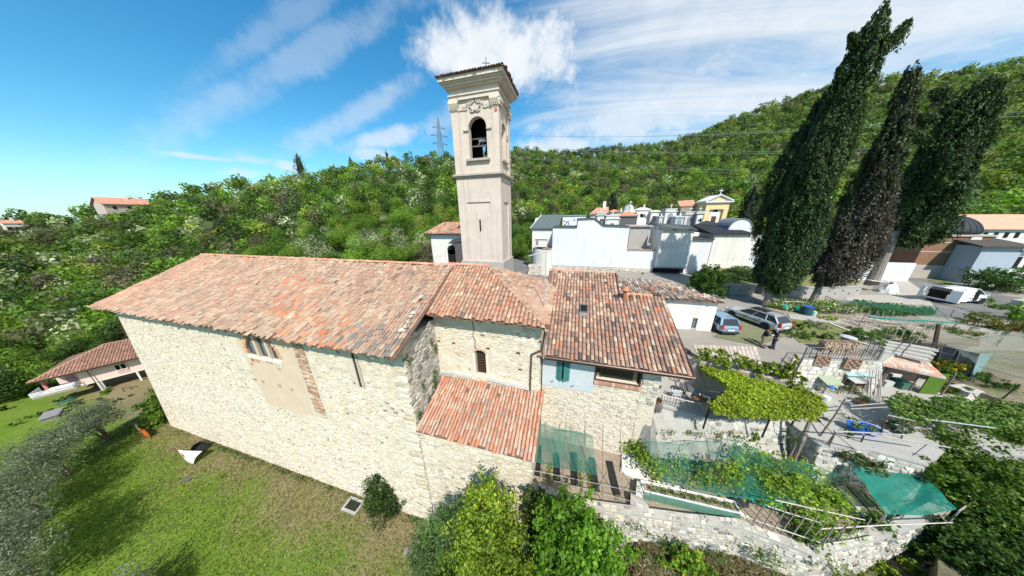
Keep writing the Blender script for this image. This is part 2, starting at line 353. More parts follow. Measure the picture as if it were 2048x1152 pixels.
def tile_roof(roof,p0,u,w,W,L,pal,mask=None,sp=.25,ex=.38,n_ind=300,jit=1.0,tint=None,drop=.004,wob=0.0):
 u = Vector(u).normalized(); w = Vector(w).normalized(); n = u.cross(w); p0 = Vector(p0)
 nc = int(W/sp); nr = int(L/ex); r = sp*.47; TL = ex*1.28
 items = []
 for i in range(nc):
  colshift = ru(-.10,.10)*jit
  for j in range(nr + 1):
   a = (i + .5)*W/nc; b = j*ex + colshift + ru(-.035,.035)*jit - .06
   if b + TL > L + .18: continue
   if mask and not mask(a,b + ex*.5): continue
   if random.random() < drop*(4 if j == 0 else 1): continue
   P = p0 + u*(a + ru(-.012,.012)*jit) + w*b + n*(.035 + ru(0,.018) + wob*sin(a*1.3 + b*.9)*.5 + wob*sin(a*.37 + 1.7)*.9)
   c = pal[RNG.choice(len(pal),p=np.array([q[0] for q in pal])/sum(q[0] for q in pal))][1]
   if tint: c = tint(a,b,c)
   rz = random.gauss(0,.022)*jit; rx = random.gauss(.045,.014)
   M = Matrix.Translation(P) @ Matrix((u,w,n)).transposed().to_4x4() @ Matrix.Rotation(rz,4,'Z') @ Matrix.Rotation(-rx,4,'X')
   d = (P - CAM).length; items.append((d,M,c))
 items.sort(key=lambda t: t[0])
 for d,M,c in items[:n_ind]:
  place('roof_tile',tile_template(r,TL,c),roof,M)
 if items[n_ind:]:
  v0,f0 = tile_arrays(r,TL); v0 = np.array(v0); nv = len(v0); rest = items[n_ind:]
  V = []; C = []; F = []; f0 = np.array(f0); off = np.array(wloc(roof))
  for k,(d,M,c) in enumerate(rest):
   R = np.array(M.to_3x3()); V.append(v0 @ R.T + np.array(M.translation) - off); F.append(f0 + k*nv)
   g = 1 + .10*RNG.normal(); C.append(np.tile(np.clip(np.array(c)*g,.01,.9),(nv,1)))
  o = bpy.data.objects.new('roof_tile_field',np_mesh('roof_tile_field',np.concatenate(V),np.concatenate(F),np.concatenate(C),M_TILE))
  COL.objects.link(o); o.parent = roof; o['kind'] = 'stuff'
def slab(mb,poly,th=.10,col=None):
 """roof deck: polygon thickened downwards"""
 poly = [Vector(p) for p in poly]; mb.prism(poly,Vector((0,0,-th)),col)
def ridge_tiles(roof,p,q,r=.13,pal=None,L=.42,ind=True,name='ridge_tile'):
 p,q = Vector(p),Vector(q); d = q - p; n = max(1,int(d.length/(L*.82))); d = d/n; dn = d.normalized()
 a = dn.cross(Vector((0,0,1))).normalized(); up = a.cross(dn)
 for k in range(n):
  c = pal[RNG.choice(len(pal),p=np.array([x[0] for x in pal])/sum(x[0] for x in pal))][1]
  M = Matrix.Translation(p + d*k + up*ru(.0,.03)) @ Matrix((a,dn,up)).transposed().to_4x4() @ Matrix.Rotation(random.gauss(0,.03),4,'Z')
  place(name,tile_template(r,d.length*1.15,c),roof,M)
RUBBLE = [(4,(.60,.515,.385)),(3,(.645,.575,.455)),(2.2,(.68,.63,.53)),(1.3,(.57,.455,.30)),(.8,(.50,.46,.40)),(.4,(.40,.375,.335)),(.2,(.47,.33,.23)),(.22,(.22,.19,.155))]
RUBBLE_GREY = [(3,(.42,.395,.345)),(2.6,(.48,.455,.40)),(1.4,(.57,.55,.49)),(1.4,(.36,.32,.255)),(1.2,(.29,.28,.26)),(.7,(.20,.19,.18))]
def stone_arrays(w,h,d,shift=0):
 """rough block: wide at the joint, smaller and uneven at its face; x along, y up, z out"""
 a,b = w/2,h/2; j = lambda s: ru(-s,s)
 vs = [(-a,-b,-.03),(a,-b,-.03),(a,b,-.03),(-a,b,-.03)]
 k = .80; vs += [(-a*k + j(.18*w),-b*k + j(.2*h),d*.9 + j(.012)),(a*k + j(.18*w),-b*k + j(.2*h),d*.9 + j(.012)),(a*k + j(.18*w),b*k + j(.2*h),d + j(.012)),(-a*k + j(.18*w),b*k + j(.2*h),d + j(.012))]
 vs.append((j(.1*w),j(.1*h),d*1.18))
 return vs,[(0,1,5,4),(1,2,6,5),(2,3,7,6),(3,0,4,7),(4,5,8,8),(5,6,8,8),(6,7,8,8),(7,4,8,8)]
STT = {}
def stone_template(pal,kind):
 key = (id(pal),kind)
 if key not in STT:
  m = MB(); v,f = stone_arrays(1,1,1); v = [(x,y,z*.9) for x,y,z in v]
  c = tuple(np.clip(np.array(pal[kind % len(pal)][1])*(1 + .08*random.gauss(0,1)),.02,.9))
  m.add(v,[tuple(dict.fromkeys(q)) for q in f],c); STT[key] = m.mesh('stone',M_RUB if pal[0][1][0] > .5 else M_STONE)
 return STT[key]
def masonry(part,o,u,v,n,W,H,pal,ok=None,course=(.13,.27),length=(.2,.62),depth=(.015,.05),n_ind=0,cover=.86,skew=.02,dens=1.0,name='stone'):
 o,u,v,n = Vector(o),Vector(u).normalized(),Vector(v).normalized(),Vector(n).normalized()
 items = []; b = 0.0; wsum = sum(q[0] for q in pal); wp = [q[0]/wsum for q in pal]
 while b < H - .08:
  h = ru(*course); a = ru(-.3,0)
  while a < W:
   w = ru(*length)*(.75 + 1.2*h); ca,cb = a + w/2,b + h/2 + ru(-.02,.02)
   if ca > .05 and ca < W - .05 and cb < H - .04 and random.random() < dens and (ok is None or ok(ca,cb,w,h)):
    k = RNG.choice(len(pal),p=wp); d = ru(*depth)
    P = o + u*ca + v*cb; D = (P - CAM).length
    s = w*h*max(.05,abs(n.dot(P - CAM))/D)/D**2
    items.append((s,P,w*cover,h*cover,d,k,random.gauss(0,skew)))
   a += w
  b += h
 items.sort(key=lambda t: -t[0]); B = Matrix((u,v,n)).transposed().to_4x4()
 for s,P,w,h,d,k,r in items[:n_ind]:
  me = stone_template(pal,k + len(pal)*random.randint(0,2))
  place(name,me,part,Matrix.Translation(P) @ B @ Matrix.Rotation(r,4,'Z') @ Matrix.Diagonal((w,h,d,1)))
 rest = items[n_ind:]
 if rest:
  V = []; F = []; C = []; off = wloc(part)
  for i,(s,P,w,h,d,k,r) in enumerate(rest):
   vs,fs = stone_arrays(w,h,d); M = Matrix.Translation(P - off) @ B @ Matrix.Rotation(r,4,'Z')
   g = 1 + .10*random.gauss(0,1); c = np.clip(np.array(pal[k][1])*g,.02,.9)
   V += [M @ Vector(q) for q in vs]; C.append(np.tile(c,(9,1)))
   F += [tuple(i*9 + x for x in dict.fromkeys(f)) for f in fs]
  me = bpy.data.meshes.new('rubble'); me.from_pydata([tuple(q) for q in V],[],F); me.update()
  at = me.color_attributes.new('col','FLOAT_COLOR','POINT'); cc = np.ones((len(V),4),dtype=np.float32); cc[:,:3] = np.concatenate(C); at.data.foreach_set('color',cc.ravel())
  me.materials.append(M_RUB if pal[0][1][0] > .5 else M_STONE); ob = bpy.data.objects.new('rubble',me); COL.objects.link(ob); ob.parent = part; ob['kind'] = 'stuff'
def holed(mb,o,u,v,n,W,H,T,rects,col=None):
 """a wall slab with rectangular openings (u0,u1,v0,v1), split on the opening edges; its face lies on o,u,v and n points out"""
 o,u,v,n = Vector(o),Vector(u),Vector(v),Vector(n)
 us = sorted({0,W,*[r[0] for r in rects],*[r[1] for r in rects]}); vv = sorted({0,H,*[r[2] for r in rects],*[r[3] for r in rects]})
 for i in range(len(us)-1):
  run = None
  for j in range(len(vv)-1):
   cu,cv = (us[i]+us[i+1])/2,(vv[j]+vv[j+1])/2
   if any(r[0] < cu < r[1] and r[2] < cv < r[3] for r in rects):
    if run is not None: P(mb,o,u,v,n,us[i],us[i+1],run,vv[j],T,col); run = None
   elif run is None: run = vv[j]
  if run is not None: P(mb,o,u,v,n,us[i],us[i+1],run,H,T,col)
def P(mb,o,u,v,n,a0,a1,b0,b1,T,col):
 mb.obox(o + u*(a0+a1)/2 + v*(b0+b1)/2 - n*T/2,u*(a1-a0)/2,v*(b1-b0)/2,n*T/2,col)
def arch_fill(mb,o,u,v,n,cu,vb,r,T,k=10,col=None,rise=1.0):
 """fills the two corners between a round arch and the rectangle above it"""
 o,u,v,n = Vector(o),Vector(u),Vector(v),Vector(n)
 for sgn in (-1,1):
  for i in range(k):
   t0,t1 = pi/2*i/k,pi/2*(i+1)/k
   a = (cu + sgn*r*sin(t0),vb + r*rise*cos(t0)); b = (cu + sgn*r*sin(t1),vb + r*rise*cos(t1))
   poly = [a,b,(b[0],vb + r*rise),(a[0],vb + r*rise)]
   if i == 0: poly = [a,b,(b[0],vb + r*rise)]
   pts = [o + u*x + v*y for x,y in poly]
   if sgn > 0: pts.reverse()
   mb.prism(pts,-n*T,col)
X_,Y_,Z_ = Vector((1,0,0)),Vector((0,1,0)),Vector((0,0,1))
# terrain
RCTL = [(-700,470,300,100,-8),(0,443,270,105,-8),(100,436,260,100,-8),(200,424,250,92,-7),(310,403,235,80,-5),(400,381,215,70,-3),(500,362,205,62,0),(560,362,200,60,2),(620,350,195,58,4),
  (700,332,185,58,6),(790,320,180,60,7),(870,318,185,62,8),(910,312,210,66,9),(1040,302,300,84,10),(1150,306,330,92,10),(1260,293,340,100,10),(1350,284,360,108,11),
  (1420,258,390,112,12),(1500,226,420,118,12),(1600,190,450,125,13),(1690,166,470,130,13),(1800,156,480,135,13),(1900,148,490,138,14),(2048,126,500,140,14),(2500,120,520,140,14)]
_T = []
for (px,ry,R,r0,z0) in RCTL:
 r = ray(px,ry); hr = hypot(r.x,r.y); az = atan2(r.x,r.y); _T.append((az,CAM.z + r.z/hr*R - 5.5,R,r0,z0))
_T = np.array(_T); HAZ = _T[:,0]
def hill(r,az):
 zr = np.interp(az,HAZ,_T[:,1]); R = np.interp(az,HAZ,_T[:,2]); r0 = np.interp(az,HAZ,_T[:,3]); z0 = np.interp(az,HAZ,_T[:,4])
 t = np.clip((r - r0)/(R - r0),-.35,1); up = z0 + (zr - z0)*np.sign(t)*np.abs(t)**1.15
 up = np.where(t < 0,z0 + (zr - z0)*t*.25,up)
 return np.where(r > R,zr - (r - R)*.22,up) + 1.3*np.sin(r*.06 + az*9)*np.clip(t,0,1)*np.clip((R-r)/60,0,1)
def ground_h(x,y):
 """lawn and slopes south and west of the church"""
 e = max(0.0,-5.5 - x + .25*max(0,-y - 6)); z = -min(7.0,.30*e)
 t = min(1,max(0,(x - 44.2)/2.6)); z += t*t*(3 - 2*t)*max(0,4.7 - .30*max(0,-y - .3))
 if x > 58: z += min(1.5,(x - 58)*.2)
 if y < -14: z -= (-14 - y)*.08
 return z + .05*sin(x*.7) * cos(y*.9)
def build_terrain():
 m = MB(); ra = 8000
 m.quad((-ra,-ra,-22),(ra,-ra,-22),(ra,ra,-22),(-ra,ra,-22)); struct('valley_plain',m,mat('plain',(.10,.13,.06),n1=(.004,.3),n2=(.02,.3)))
 # hillside
 nr,na = 60,130; az = np.linspace(radians(-125),radians(90),na); rr = np.linspace(0,1,nr)
 V = []; F = []
 for a in az:
  r0 = np.interp(a,HAZ,_T[:,3]); R = np.interp(a,HAZ,_T[:,2])
  for t in rr:
   r = r0*.72 + (R*1.5 - r0*.72)*t
   V.append((CAM.x + r*sin(a),CAM.y + r*cos(a),float(hill(r,a))))
 for i in range(na-1):
  for j in range(nr-1): F.append((i*nr+j,(i+1)*nr+j,(i+1)*nr+j+1,i*nr+j+1))
 m = MB(); m.add(V,F); struct('hillside',m,mat('forest_floor',(.050,.085,.022),n1=(.05,.35),n2=(.4,.35),dark=(.08,.58,.7,(.10,.095,.05),.5)),smooth=True)
 # lawn and the ground round it
 xs = np.concatenate([np.arange(-75,-8,2.0),np.arange(-8,62,.5),np.arange(62,121,2.0)]); ys = np.concatenate([np.arange(-70,-14,2.0),np.arange(-14,1.01,.5),np.arange(2,30,2.0)])
 V = [(x,y,ground_h(x,y) + (0 if y <= 1 else (-.5 if x > -1 else 0))) for x in xs for y in ys]; ny = len(ys); F = []
 for i in range(len(xs)-1):
  for j in range(ny-1):
   F.append((i*ny+j,(i+1)*ny+j,(i+1)*ny+j+1,i*ny+j+1))
 m = MB(); m.add(V,F); struct('lawn',m,lawn_mat(),smooth=True)
def lawn_mat():
 m = bpy.data.materials.new('lawn_grass'); m.use_nodes = True; nt = m.node_tree; N = nt.nodes.new; L = nt.links.new
 b = nt.nodes['Principled BSDF']; b.inputs['Roughness'].default_value = .95; b.inputs['Specular IOR Level'].default_value = .1
 geo = N('ShaderNodeNewGeometry'); sep = N('ShaderNodeSeparateXYZ'); L(geo.outputs['Position'],sep.inputs[0])
 def no(sc,det=6,mp=None):
  n = N('ShaderNodeTexNoise'); n.inputs['Scale'].default_value = sc; n.inputs['Detail'].default_value = det; n.inputs['Roughness'].default_value = .62
  if mp:
   q = N('ShaderNodeMapping'); q.inputs['Scale'].default_value = mp; L(geo.outputs['Position'],q.inputs['Vector']); L(q.outputs[0],n.inputs['Vector'])
  else: L(geo.outputs['Position'],n.inputs['Vector'])
  return n.outputs['Fac']
 def mr(f,a,b_,c=0,d=1):
  n = N('ShaderNodeMapRange'); n.interpolation_type = 'SMOOTHSTEP'; L(f,n.inputs[0])
  for i,q in enumerate((a,b_,c,d)): n.inputs[i+1].default_value = q
  return n.outputs[0]
 def mix(f,a,c):
  n = N('ShaderNodeMix'); n.data_type = 'RGBA'; L(f,n.inputs[0])
  for s,q in ((6,a),(7,c)):
   if isinstance(q,tuple): n.inputs[s].default_value = (*q,1)
   else: L(q,n.inputs[s])
  return n.outputs[2]
 def ma(op,a,c):
  n = N('ShaderNodeMath'); n.operation = op
  for i,q in enumerate((a,c)):
   if isinstance(q,(int,float)): n.inputs[i].default_value = q
   else: L(q,n.inputs[i])
  return n.outputs[0]
 g = mix(mr(no(.5),.35,.65),(.118,.195,.024),(.175,.228,.036))
 g = mix(mr(no(5),.3,.75),g,(.10,.175,.020))
 # dry strawy strip near the church wall and to the right, breaking up outwards
 dry = ma('ADD',ma('MULTIPLY',sep.outputs[1],.17),ma('MULTIPLY',no(.28,8),1.9))
 dry = ma('ADD',dry,ma('MULTIPLY',sep.outputs[0],.012))
 fine = no(2.6,8)
 d2 = ma('ADD',dry,ma('MULTIPLY',ma('SUBTRACT',fine,.5),1.5))
 straw = mix(mr(no(3.5),.3,.7),(.245,.205,.105),(.185,.135,.070))
 straw = mix(mr(no(14),.5,.75),straw,(.32,.28,.17))
 f = mr(d2,.44,1.15)
 c = mix(f,g,straw)
 # rough ground away from the lawn to the east
 c = mix(mr(ma('ADD',sep.outputs[0],ma('MULTIPLY',no(.5),5)),47.0,48.5),c,mix(mr(no(1.2,8),.4,.62),(.20,.165,.105),(.11,.115,.045)))
 c = mix(mr(no(22,4),.35,.8),c,(.30,.30,.12)) if False else c
 sc = N('ShaderNodeVectorMath'); sc.operation = 'SCALE'; L(c,sc.inputs[0]); L(mr(no(16,6),.25,.75,.72,1.28),sc.inputs['Scale'])
 L(sc.outputs[0],b.inputs['Base Color'])
 bp = N('ShaderNodeBump'); bp.inputs['Strength'].default_value = .9; bp.inputs['Distance'].default_value = .12; L(no(9,8),bp.inputs['Height']); L(bp.outputs[0],b.inputs['Normal'])
 return m
build_terrain()
# church
def build_church():
 root = thing('church','long rubble stone church with a weathered clay tile roof and walled up openings','church',(17,6,0))
 SL = (18.3 - 15.0)/6.9; w1 = Vector((0,6.9,3.3)).normalized()
 # south wall of the nave, its left end battered
 lunette = (20.0,23.2,12.45,14.35)            # arched window under the eaves
 slot = (29.85,30.12,11.6,14.6)
 m = MB()
 holed(m,(3.7,0,0),X_,Z_,-Y_,29.98,15.3,.9,[(lunette[0]-3.7,lunette[1]-3.7,lunette[2],lunette[3]),(slot[0]-3.7,slot[1]-3.7,slot[2],slot[3])])
 arch_fill(m,(3.7,0,0),X_,Z_,-Y_,21.6-3.7,12.75,1.6,.9)
 m.prism([(0,0,0),(3.7,0,0),(3.7,0,15.1),(3.4,0,15.1),(2.0,0,8)],(0,.9,0))
 wall = obj('nave_wall',m,M_MORTAR,root)
 plaster = [(3,17.4,13.2,'x')]
 def ok(a,b,w,h):
  x = a + 3.7; hw = w/2 + .03
  if 19.3 + .05*(14 - b) - hw < x < 24.55 + hw and b > 7.6 - h/2 - .35*sin(x*2): return False
  if 24.9 - hw < x < 26.0 + hw and b > 7.9 - h/2: return False
  if slot[0] - hw - .12 < x < slot[1] + hw + .1 and b > slot[2] - h/2: return False
  return True
 masonry(wall,(3.7,0,0),X_,Z_,-Y_,29.9,15.1,RUBBLE,ok,n_ind=190,dens=.80,course=(.10,.21),length=(.16,.46),depth=(.006,.032))
 masonry(wall,(0.0,-.003,0),X_,Z_,-Y_,3.7,15.0,RUBBLE,lambda a,b,w,h: a > .2 + w/2 + (b*.25 if b < 8 else 2 + (b-8)*.2),dens=.82,course=(.10,.21),length=(.16,.46),depth=(.006,.032))
 z = .1
 while z < 14.6:
  h = ru(.28,.5); w_ = ru(.5,1.0); me = stone_template(RUBBLE,random.randint(0,3)); place('quoin',me,wall,Matrix.Translation((33.64 - w_/2,-.002,z + h/2)) @ Matrix.Rotation(pi/2,4,'X') @ Matrix.Diagonal((w_,h*.94,.05,1))); z += h
 # gable end leaning in, rear and east walls
 m = MB(); m.add([(0,0,0),(2,0,8),(3.4,0,15.1),(4.2,12,15.1),(2.8,12,8),(.8,12,0),(3.9,6,18.0)],[(0,5,4,1),(1,4,3,2),(2,3,6)])
 obj('gable_wall',m,M_MORTAR,root)
 m = MB(); m.box((.8,11.2,0),(33.68,12,15.1)); m.box((33.69,9.6,0),(40.78,10.4,16.2)); obj('rear_wall',m,M_MORTAR,root)
 # plaster field round the old opening, and its scars
 m = MB(); m.prism([(19.75,-.006,7.9),(24.45,-.006,7.75),(24.75,-.006,11),(24.85,-.006,14.6),(23.25,-.006,14.6),(23.25,-.006,12.4),(19.9,-.006,12.4),(19.9,-.006,14.6),(19.3,-.006,14.6),(19.4,-.006,11)][::-1],(0,.2,0))
 obj('plaster_field',m,mat('old_plaster',(.60,.47,.345),rough=.95,n1=(.7,.08),n2=(9,.07),bump=(12,.25),dark=[(.9,.58,.78,(.45,.35,.24),.4)]),root)
 m = MB()
 for (px,py) in ((503,728),(558,739),(510,760),(525,764),(559,772),(583,780),(506,715),(532,722)):
  p = fy(px,py,0);
  for k in range(3): m.box((p.x + ru(-.2,.1),-.02 - .006*k,p.z + ru(-.12,.1)),(p.x + ru(.1,.25),.05,p.z + ru(.1,.2)),random.choice([(.40,.23,.14),(.46,.32,.22),(.33,.22,.16)]))
 obj('plaster_scars',m,M_STONE,root)
 # brick pilaster strip: single bricks
 z = 8.0
 while z < 14.5:
  for (a,b) in (((24.98,25.43),(25.47,25.92)) if int(z/.13) % 2 else ((24.98,25.2),(25.24,25.66),(25.70,25.92))):
   if z < 8.4 and a < 25.4: continue
   m = MB(); c = pick([(2,(.44,.28,.18)),(1.6,(.50,.37,.26)),(1,(.37,.20,.13)),(1,(.56,.46,.35))],1)[0]; o = ru(.02,.07)
   m.box((a + ru(-.02,.02),-o,z),(b + ru(-.02,.02),.05,z + ru(.085,.115)),tuple(c)); obj('brick',m,M_STONE,wall)
  z += .2 if random.random() < .1 else .135
 # lunette: brick rim, stone sill, two mullions, glass
 win = MB(); win.box((20.0,.14,12.46),(23.2,.18,14.34)); wo = obj('lunette_window',win,mat('lunette_glass',(.13,.17,.19),rough=.12,spec=.6),root)
 m = MB()
 for x0 in (20.92,22.1): m.box((x0,-.02,12.47),(x0 + .30,.15,14.4),(.56,.44,.33))
 obj('mullion',m,M_STONE,wo)
 m = MB()
 for x0 in (20.08,21.36,22.55): m.box((x0,.08,12.5),(x0 + .07,.13,14.3),(.08,.07,.06));
 for x0,x1 in ((20.05,20.93),(21.3,22.1),(22.5,23.15)): m.box((x0,.09,12.5),(x1,.13,12.60),(.10,.08,.06))
 obj('frame',m,M_PAINT,wo)
 m = MB(); m.box((19.85,-.07,12.22),(23.35,.5,12.44),(.70,.66,.58)); obj('sill',m,M_STONE,wo)
 m = MB()
 for k in range(17):
  t = pi*k/16; cx,cz = 21.6 + 1.72*cos(t),12.75 + 1.66*sin(t)
  if cz < 14.9: m.obox((cx,.0,cz),(Vector((cos(t),0,sin(t))))*.14,(0,.05,0),Vector((-sin(t),0,cos(t)))*.12,tuple(pick([(2,(.50,.27,.16)),(1,(.55,.40,.29)),(1,(.60,.30,.17))],1)[0]))
 for k in range(10): m.box((20 + k*.33 + ru(-.05,.05),-.035,12.02 + ru(-.15,.1)),(20.25 + k*.33,.05,12.18 + ru(-.02,.03)),tuple(pick([(2,(.50,.27,.16)),(1,(.64,.55,.44))],1)[0]))
 obj('brick_rim',m,M_STONE,wo)
 m = MB(); m.box((29.86,.045,11.6),(30.11,.2,14.6)); obj('slot_shade',m,M_DARK,root)  # dark slab close behind the wall face paints the shade inside the slot
 m = MB()
 for k in range(18): m.box((30.13,-.05,11.6 + k*.16),(30.32 + ru(-.03,.05),.05,11.73 + k*.16),(.46,.40,.33))
 obj('slot_jamb',m,M_STONE,root)
 # end wall of the nave and the apse set back behind it
 m = MB(); m.box((32.8,.905,0),(33.68,3.0,15.3)); ew = obj('end_wall',m,M_GREYMORTAR,root)
 masonry(ew,(33.68,0,0),Y_,Z_,X_,3.0,15.4,RUBBLE_GREY,None,course=(.12,.2),n_ind=0,dens=.95)
 aw = (36.5,37.25,11.55,13.45)
 holes = [fy(600 + x/3.6,480 + y/3.6,3.0) for x,y in ((997,735),(1104,750),(1350,788),(1568,822),(1582,940))]
 m = MB(); hr = [(p.x - .12 - 33.69,p.x + .14 - 33.69,p.z - .14,p.z + .14) for p in holes]
 holed(m,(33.69,3.0,0),X_,Z_,-Y_,7.1,16.25,.8,[(aw[0]-33.69,aw[1]-33.69,aw[2],aw[3])] + hr)
 arch_fill(m,(33.69,3.0,0),X_,Z_,-Y_,(aw[0]+aw[1])/2 - 33.69,aw[3] - .18,.375,.8,rise=.48)
 ap = obj('apse_wall',m,M_MORTAR,root)
 def ok2(a,b,w,h):
  x = a + 33.69
  if aw[0] - w/2 - .22 < x < aw[1] + w/2 + .22 and aw[2] - .3 - h/2 < b < aw[3] + .22 + h/2: return False
  return not any(p.x - .13 - w/2 < x < p.x + .15 + w/2 and p.z - .14 - h/2 < b < p.z + .14 + h/2 for p in holes)
 masonry(ap,(33.69,3.0,9.5),X_,Z_,-Y_,7.1,6.6,RUBBLE,lambda a,b,w,h: ok2(a,b + 9.5,w,h),n_ind=110,dens=.82,course=(.10,.22),length=(.16,.5),depth=(.006,.032))
 m = MB(); m.box((33.72,3.4,9.8),(40.75,3.75,16)); obj('dark_backing',m,M_DARK,ap)
 m = MB(); m.box((40.0,3.81,0),(40.79,9.6,16.2)); obj('east_wall',m,M_MORTAR,root)
 m = MB(); m.box((aw[0]+.02,3.3,aw[2]),(aw[1]-.02,3.34,aw[3])); w2 = obj('apse_window',m,M_DARK,root)
 m = MB()
 for k in range(5): m.tube([(aw[0]+.08+k*.148,3.2,aw[2]),(aw[0]+.08+k*.148,3.2,aw[3]-.05)],.018,5)
 for k in range(9): m.tube([(aw[0]+.02,3.19,aw[2]+.1+k*.2),(aw[1]-.02,3.19,aw[2]+.1+k*.2)],.016,5)
 obj('grille',m,mat('rusty_iron',(.11,.055,.035),rough=.8,n1=(9,.3)),w2)
 m = MB()
 m.box((aw[0]-.16,2.985,aw[2]-.02),(aw[0]-.003,3.3,aw[3]-.1)); m.box((aw[1]+.003,2.985,aw[2]-.02),(aw[1]+.16,3.3,aw[3]-.1)); m.box((aw[0]-.16,2.96,aw[2]-.2),(aw[1]+.16,3.3,aw[2]-.024))
 obj('surround',m,mat('pale_plaster',(.66,.60,.50),rough=.95,n1=(3,.08),bump=(12,.3)),w2)
 m = MB()
 for k in range(9):
  t = pi*(.15 + .7*k/8); m.obox((36.875 + .46*cos(t)*1.05,2.99,13.16 + .40*sin(t)),Vector((cos(t),0,sin(t)))*.07,(0,.05,0),Vector((-sin(t),0,cos(t)))*.05,(.52,.40,.30))
 obj('brick_arch',m,M_STONE,w2)
 # crack in the apse wall
 m = MB(); pts = [fy(600 + x/3.6,480 + y/3.6,2.96) for x,y in ((1240,590),(1252,640),(1243,690),(1262,730),(1258,770),(1275,790))]
 m.tube(pts,.022,4); obj('crack',m,M_DARK,root)
 # roof: deck, tiles, ridge, hip
 roof_m = MB(); E0,E1,RZ = 15.0,16.1,18.3
 slab(roof_m,[(3.3,-.9,E0),(34.0,-.9,E0+.02),(34.0,6,RZ),(3.9,6,RZ)])
 slab(roof_m,[(33.4,2.1,E1),(41.15,2.1,E1),(36.5,6.1,RZ),(33.4,6.1,RZ)])
 slab(roof_m,[(41.15,2.1,E1),(41.15,10.6,E1),(36.5,6.1,RZ)])
 slab(roof_m,[(4.6,12.9,E0),(3.9,6,RZ),(36.5,6,RZ),(36.5,12.9,E0)])
 roof = obj('roof',roof_m,mat('roof_deck',(.17,.10,.072),rough=.95,n1=(5,.3),n2=(30,.3)),root)
 L1 = hypot(6.9,3.3)
 def tint(a,b,c):
  n = sin(a*.55 + 2)*sin(b*.9 + 1) ; x = a + 3.3
  if 23.6 < x + b*.75 < 26.5 + 1.2*sin(b*3) and 1.3 < b < 5.2 and random.random() < .26: return (.45,.20,.11)
  if 25.5 < x + b*.5 < 31 and b < 2.4 and random.random() < .14: return (.46,.18,.085)
  if x > 29.8 and b < 1.5 and random.random() < .35: return (.22,.19,.16)
  if x < 8 and random.random() < .4: return (.43,.245,.165)
  return c
 tile_roof(roof,(3.3,-.9,E0 + .02),X_,w1,30.6,L1,CLAY_WASHED,mask=lambda a,b: a > b*.6/L1*1.0 + .05,sp=.215,ex=.37,n_ind=110,tint=tint,jit=1.3,wob=.05,drop=.006)
 w2v = Vector((0,4.0,RZ - E1)); L2 = w2v.length
 tile_roof(roof,(33.9,2.1,E1 + .02),X_,w2v,7.25,L2,CLAY,mask=lambda a,b: a < 7.25 - b/L2*4.65 + .05,sp=.245,ex=.38,n_ind=120)
 w3 = Vector((-4.65,0,RZ - E1)); L3 = w3.length
 tile_roof(roof,(41.15,2.1,E1 + .02),Y_,w3,8.5,L3,CLAY_WASHED,mask=lambda a,b: b/L3*4.0 < a < 8.5 - b/L3*4.5,sp=.27,ex=.40,n_ind=60)
 ridge_tiles(roof,(3.8,6,RZ + .05),(33.5,6,RZ + .05),.15,[(3,(.52,.23,.14)),(2,(.50,.29,.20)),(1,(.56,.38,.27))])
 ridge_tiles(roof,(33.4,6.05,RZ + .12),(36.5,6.1,RZ + .08),.16,[(3,(.55,.22,.12)),(1,(.50,.29,.20))])
 ridge_tiles(roof,(41.15,2.1,E1 + .08),(36.5,6.1,RZ + .08),.14,[(3,(.40,.22,.15)),(2,(.45,.28,.20))],name='hip_tile')
 # loose stones holding the verge tiles
 for (px,py) in ((736,659),(764,631),(783,598),(803,560),(823,534),(880,420)):
  p = fy(600 + px/3.6,480 + py/3.6,1.0); t = (p.y + .9)/6.9
  r = ray(600 + px/3.6,480 + py/3.6); nn = Vector((0,-3.3,6.9)).normalized(); tt = nn.dot(Vector((3.3,-.9,15.1)) - CAM)/nn.dot(r); q = CAM + r*tt
  s = ru(.10,.17); me = stone_template(RUBBLE_GREY,1); place('verge_stone',me,roof,Matrix.Translation(q + nn*.08) @ Matrix.Rotation(ru(0,3),4,'Z') @ Matrix.Diagonal((s*2.2,s*1.5,s,1)))
 # rafters and boarding seen under the ragged eaves
 m = MB()
 for k in range(40): x = 3.9 + k*.76; m.bar((x,-.85,E0 - .15),(x,.0,E0 + .26),.10,.12,(.13,.10,.08))
 obj('rafter_ends',m,M_WOOD,root)
 # downpipe at the corner of the apse
 m = MB(); m.tube([fy(1082,652,2.2),fy(1090,662,2.5),fy(1083,700,2.9),fy(1063,709,2.88),fy(1062,730,2.88),fy(1060,780,2.88)],.06,8,(.16,.11,.09)); obj('downpipe',m,M_METAL,root)
 m = MB(); m.tube([(41.2,1.95,16.0),(41.3,2.5,15.6),(41.1,2.7,15.0),(41.0,2.9,13.6)],.055,8,(.55,.56,.56)); obj('rain_spout',m,M_METAL,root)
 return root
church = build_church()
